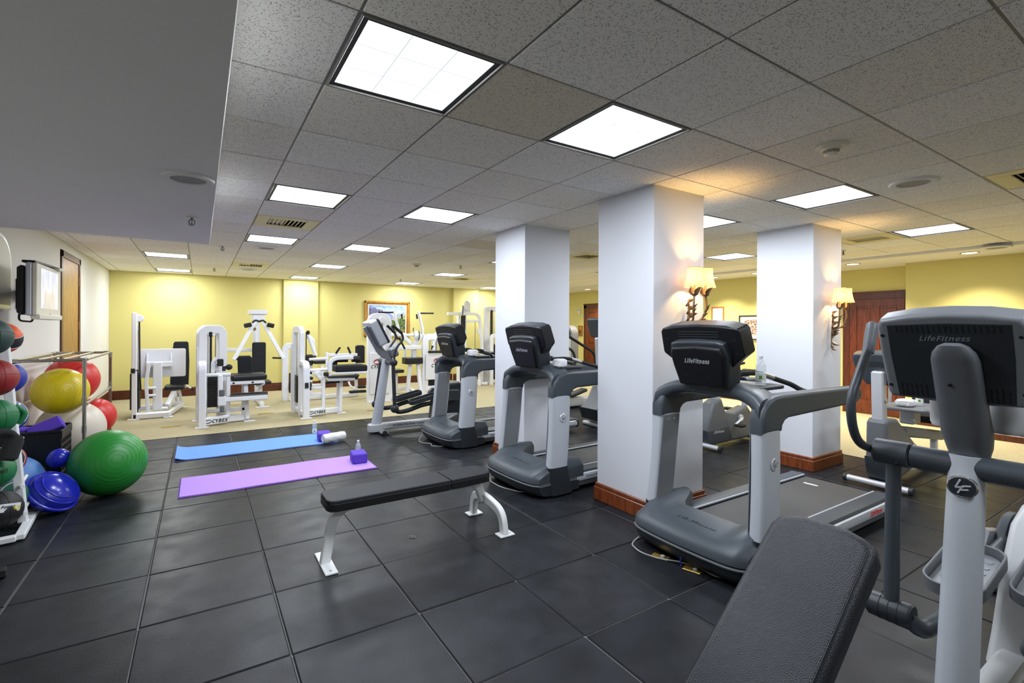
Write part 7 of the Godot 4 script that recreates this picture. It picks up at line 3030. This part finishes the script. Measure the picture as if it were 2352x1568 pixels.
func ball_rack() -> void:
	var t := thing("ball_rack", "white slanted rack of medicine balls at the left edge", "ball rack", V(-1.12, 0, -4.95))
	var m := S()
	var foot := V(-1.09, 0.04, -4.95)
	var headp := V(-1.225, 1.42, -5.06)
	bar(m, foot, headp, 0.055, 0.045, 0.006, Vector3.BACK)
	part(t, "upright", m, M.bench_white)
	m = S()
	bar(m, V(-1.04, 0.03, -4.64), V(-1.09, 0.03, -5.25), 0.055, 0.04, 0.006)
	bar(m, V(-1.055, 0.03, -4.64), V(-1.50, 0.03, -4.56), 0.055, 0.04, 0.006)
	bar(m, V(-1.085, 0.03, -5.20), V(-1.50, 0.03, -5.22), 0.055, 0.04, 0.006)
	part(t, "base", m, M.bench_white)
	for k in 6:
		var u := [0.05, 0.19, 0.40, 0.585, 0.745, 0.93][k] as float
		var p := foot.lerp(headp, u)
		m = S()
		for s in [-1, 1]:
			tube(m, [p, p + V(0.055 if s > 0 else 0.0, 0.035, s * 0.17)], 0.012, 10)
		part(t, "peg", m, M.bench_white)
	med_ball(V(-1.217, 1.41, -4.74), 0.125, M.dark_green, null, "dark green medicine ball, nearest on the top shelf of the rack")
	med_ball(V(-1.276, 1.39, -5.24), 0.118, M.ball_orange, M.ball_black, "orange and black medicine ball, farther on the top shelf", V(0.2, 0.9, 0.3))
	med_ball(V(-1.189, 1.127, -4.74), 0.125, M.ball_red, null, "red medicine ball on the second shelf from the top", V(0.5, 0.2, 0.6), "9", M.print_grey)
	med_ball(V(-1.256, 1.085, -5.24), 0.122, M.ball_blue, M.ball_black, "blue and black medicine ball on the second shelf", V(0.9, -0.2, 0.3))
	var gb := med_ball(V(-1.182, 0.858, -4.74), 0.118, M.ball_green, null, "green medicine ball with a grip hole, on the third shelf")
	O = gb.position
	m = S()
	tube(m, bend([V(-1.095, 0.92, -4.78), V(-1.045, 0.87, -4.80), V(-1.08, 0.79, -4.79)], 0.03), 0.020, 10)
	part(gb, "grip", m, M.ball_green)
	med_ball(V(-1.246, 0.790, -5.22), 0.122, M.ball_blue, M.ball_blue, "blue medicine ball with white stripes on the third shelf", V(0.3, 0.5, 0.9), "8", M.print_white)
	med_ball(V(-1.199, 0.482, -4.75), 0.120, M.ball_green, null, "green medicine ball with lettering on the fourth shelf", V(0.4, 0.6, 0.5), "MedBall", M.print_deep)
	med_ball(V(-1.233, 0.46, -5.18), 0.110, M.ball_black, M.ball_red, "black and red medicine ball on the fourth shelf", V(0.1, 0.2, 0.9))
	var kb := med_ball(V(-1.17, 0.205, -4.76), 0.128, M.ball_black, null, "black medicine ball with a yellow label on the bottom shelf")
	O = kb.position
	m = S()
	var nr := V(0.62, 0.25, 0.75).normalized()
	var pl := plane_at(V(-1.17, 0.205, -4.76) + nr * 0.1265, Vector3.UP.cross(nr), Vector3.UP)
	pl = Transform3D(pl.basis * Basis(Vector3(0, 0, 1), -0.18), pl.origin)
	prism(m, rrect(0.115, 0.055, 0.004, 2), -0.006, 0.0, pl, 0.001)
	part(kb, "label_patch", m, M.print_white)
	letters(kb, "lettering", "Power", pl * Vector3(-0.012, 0.008, 0.001), pl.basis.x, pl.basis.y, 0.018, M.print_black, 0.2, true)
	letters(kb, "lettering", "12", pl * Vector3(0.036, -0.006, 0.001), pl.basis.x, pl.basis.y, 0.030, M.print_yellow, 0.1, true)
	med_ball(V(-1.21, 0.18, -5.13), 0.125, M.ball_teal, M.plastic_mid, "teal medicine ball with a grey band on the bottom shelf", V(0.7, 0.1, 0.5))
	# padded roller hung on the rack
	t = thing("foam_roller", "black foam handled roller hanging on the front of the ball rack", "roller", V(-0.95, 0.55, -4.72))
	m = S()
	tube(m, [V(-1.10, 0.57, -4.62), V(-1.095, 0.59, -4.625), V(-1.065, 0.70, -4.65), V(-1.055, 0.73, -4.66)], [0.035, 0.052, 0.048, 0.03], 18)
	part(t, "pad", m, M.foam_black)
	m = S()
	tube(m, bend([V(-1.06, 0.71, -4.655), V(-1.09, 0.77, -4.62), V(-1.16, 0.77, -4.57), V(-1.22, 0.72, -4.54)], 0.05), 0.024, 12)
	part(t, "handle", m, M.foam_black)
	# blue dumbbell end at the left edge
	t = thing("dumbbell", "black and sky blue dumbbell lying at the left edge of the floor", "dumbbell", V(-0.99, 0, -3.95))
	m = S()
	tube(m, [V(-1.10, 0.035, -4.0), V(-1.0, 0.035, -4.02)], 0.012, 10)
	part(t, "bar", m, M.chrome)
	for k in 2:
		m = S()
		disc(m, V(-1.115 + k * 0.13, 0.036, -4.0 - k * 0.02), V(1, 0, -0.15), 0.036, 0.06, 6, 0.006)
		var dh := part(t, "weight", m, M.rubber_black)
		m = S()
		disc(m, V(-1.078 + k * 0.13 - k * 0.07, 0.036, -4.0 - k * 0.02), V(1, 0, -0.15), 0.037, 0.014, 6, 0.003)
		part(dh, "collar", m, M.sky_ball)


func crumpled_towel(c: Vector3, s: Vector3, label: String, sd: int) -> void:
	var n := FastNoiseLite.new()
	n.seed = sd
	n.frequency = 9.0
	var m := S()
	ball(m, Vector3.ZERO, Vector3.ONE, 26, 16)
	for i in m.v.size():
		var p := m.v[i]
		var q := Vector3(signf(p.x) * pow(absf(p.x), 0.6), signf(p.y) * pow(absf(p.y), 0.55), signf(p.z) * pow(absf(p.z), 0.6))
		var k := 1.0 + 0.16 * n.get_noise_3dv(p * 0.35)
		m.v[i] = c + Vector3(0, s.y, 0) + q * s * k
	var t := thing("hand_towel", label, "towel", c, "folded towels on the machines")
	part(t, "cloth", m, M.towel)


func build_small_things() -> void:
	# bottle and towels on the trays of the treadmills
	bottle(V(3.05, 1.128, -1.765), "water bottle on the tray of the nearest treadmill")
	crumpled_towel(V(2.93, 1.127, -2.20), V(0.055, 0.035, 0.05), "white towel on the far end of the nearest treadmill's tray", 3)
	crumpled_towel(V(2.80, 1.127, -3.53), V(0.06, 0.040, 0.055), "white towel on the tray of the middle treadmill", 4)
	crumpled_towel(V(2.92, 1.127, -5.46), V(0.065, 0.042, 0.06), "white towel on the tray of the farthest treadmill", 5)
	crumpled_towel(V(5.86, 0.736, -1.92), V(0.09, 0.035, 0.07), "white towel on the tray of the recumbent bike", 6)
	bottle(V(6.02, 0.735, -1.86), "amber drink bottle on the tray of the recumbent bike")
	# lotion card with writing? only a torn white sticker on the belt end
	var m := S()
	prism(m, poly([-0.06, -0.012, -0.02, -0.018, 0.05, -0.010, 0.06, 0.008, 0.02, 0.016, -0.03, 0.010, -0.055, 0.014]), 0.0, 0.001, Transform3D(Basis(Vector3(0, 0, 1), Vector3(1, 0, 0), Vector3(0, 1, 0)), V(4.40, 0.1645, -2.10)), 0.0)
	single("belt_sticker", "torn white sticker on the belt of the nearest treadmill", "sticker", V(4.40, 0.16, -2.10), m, M.print_white)
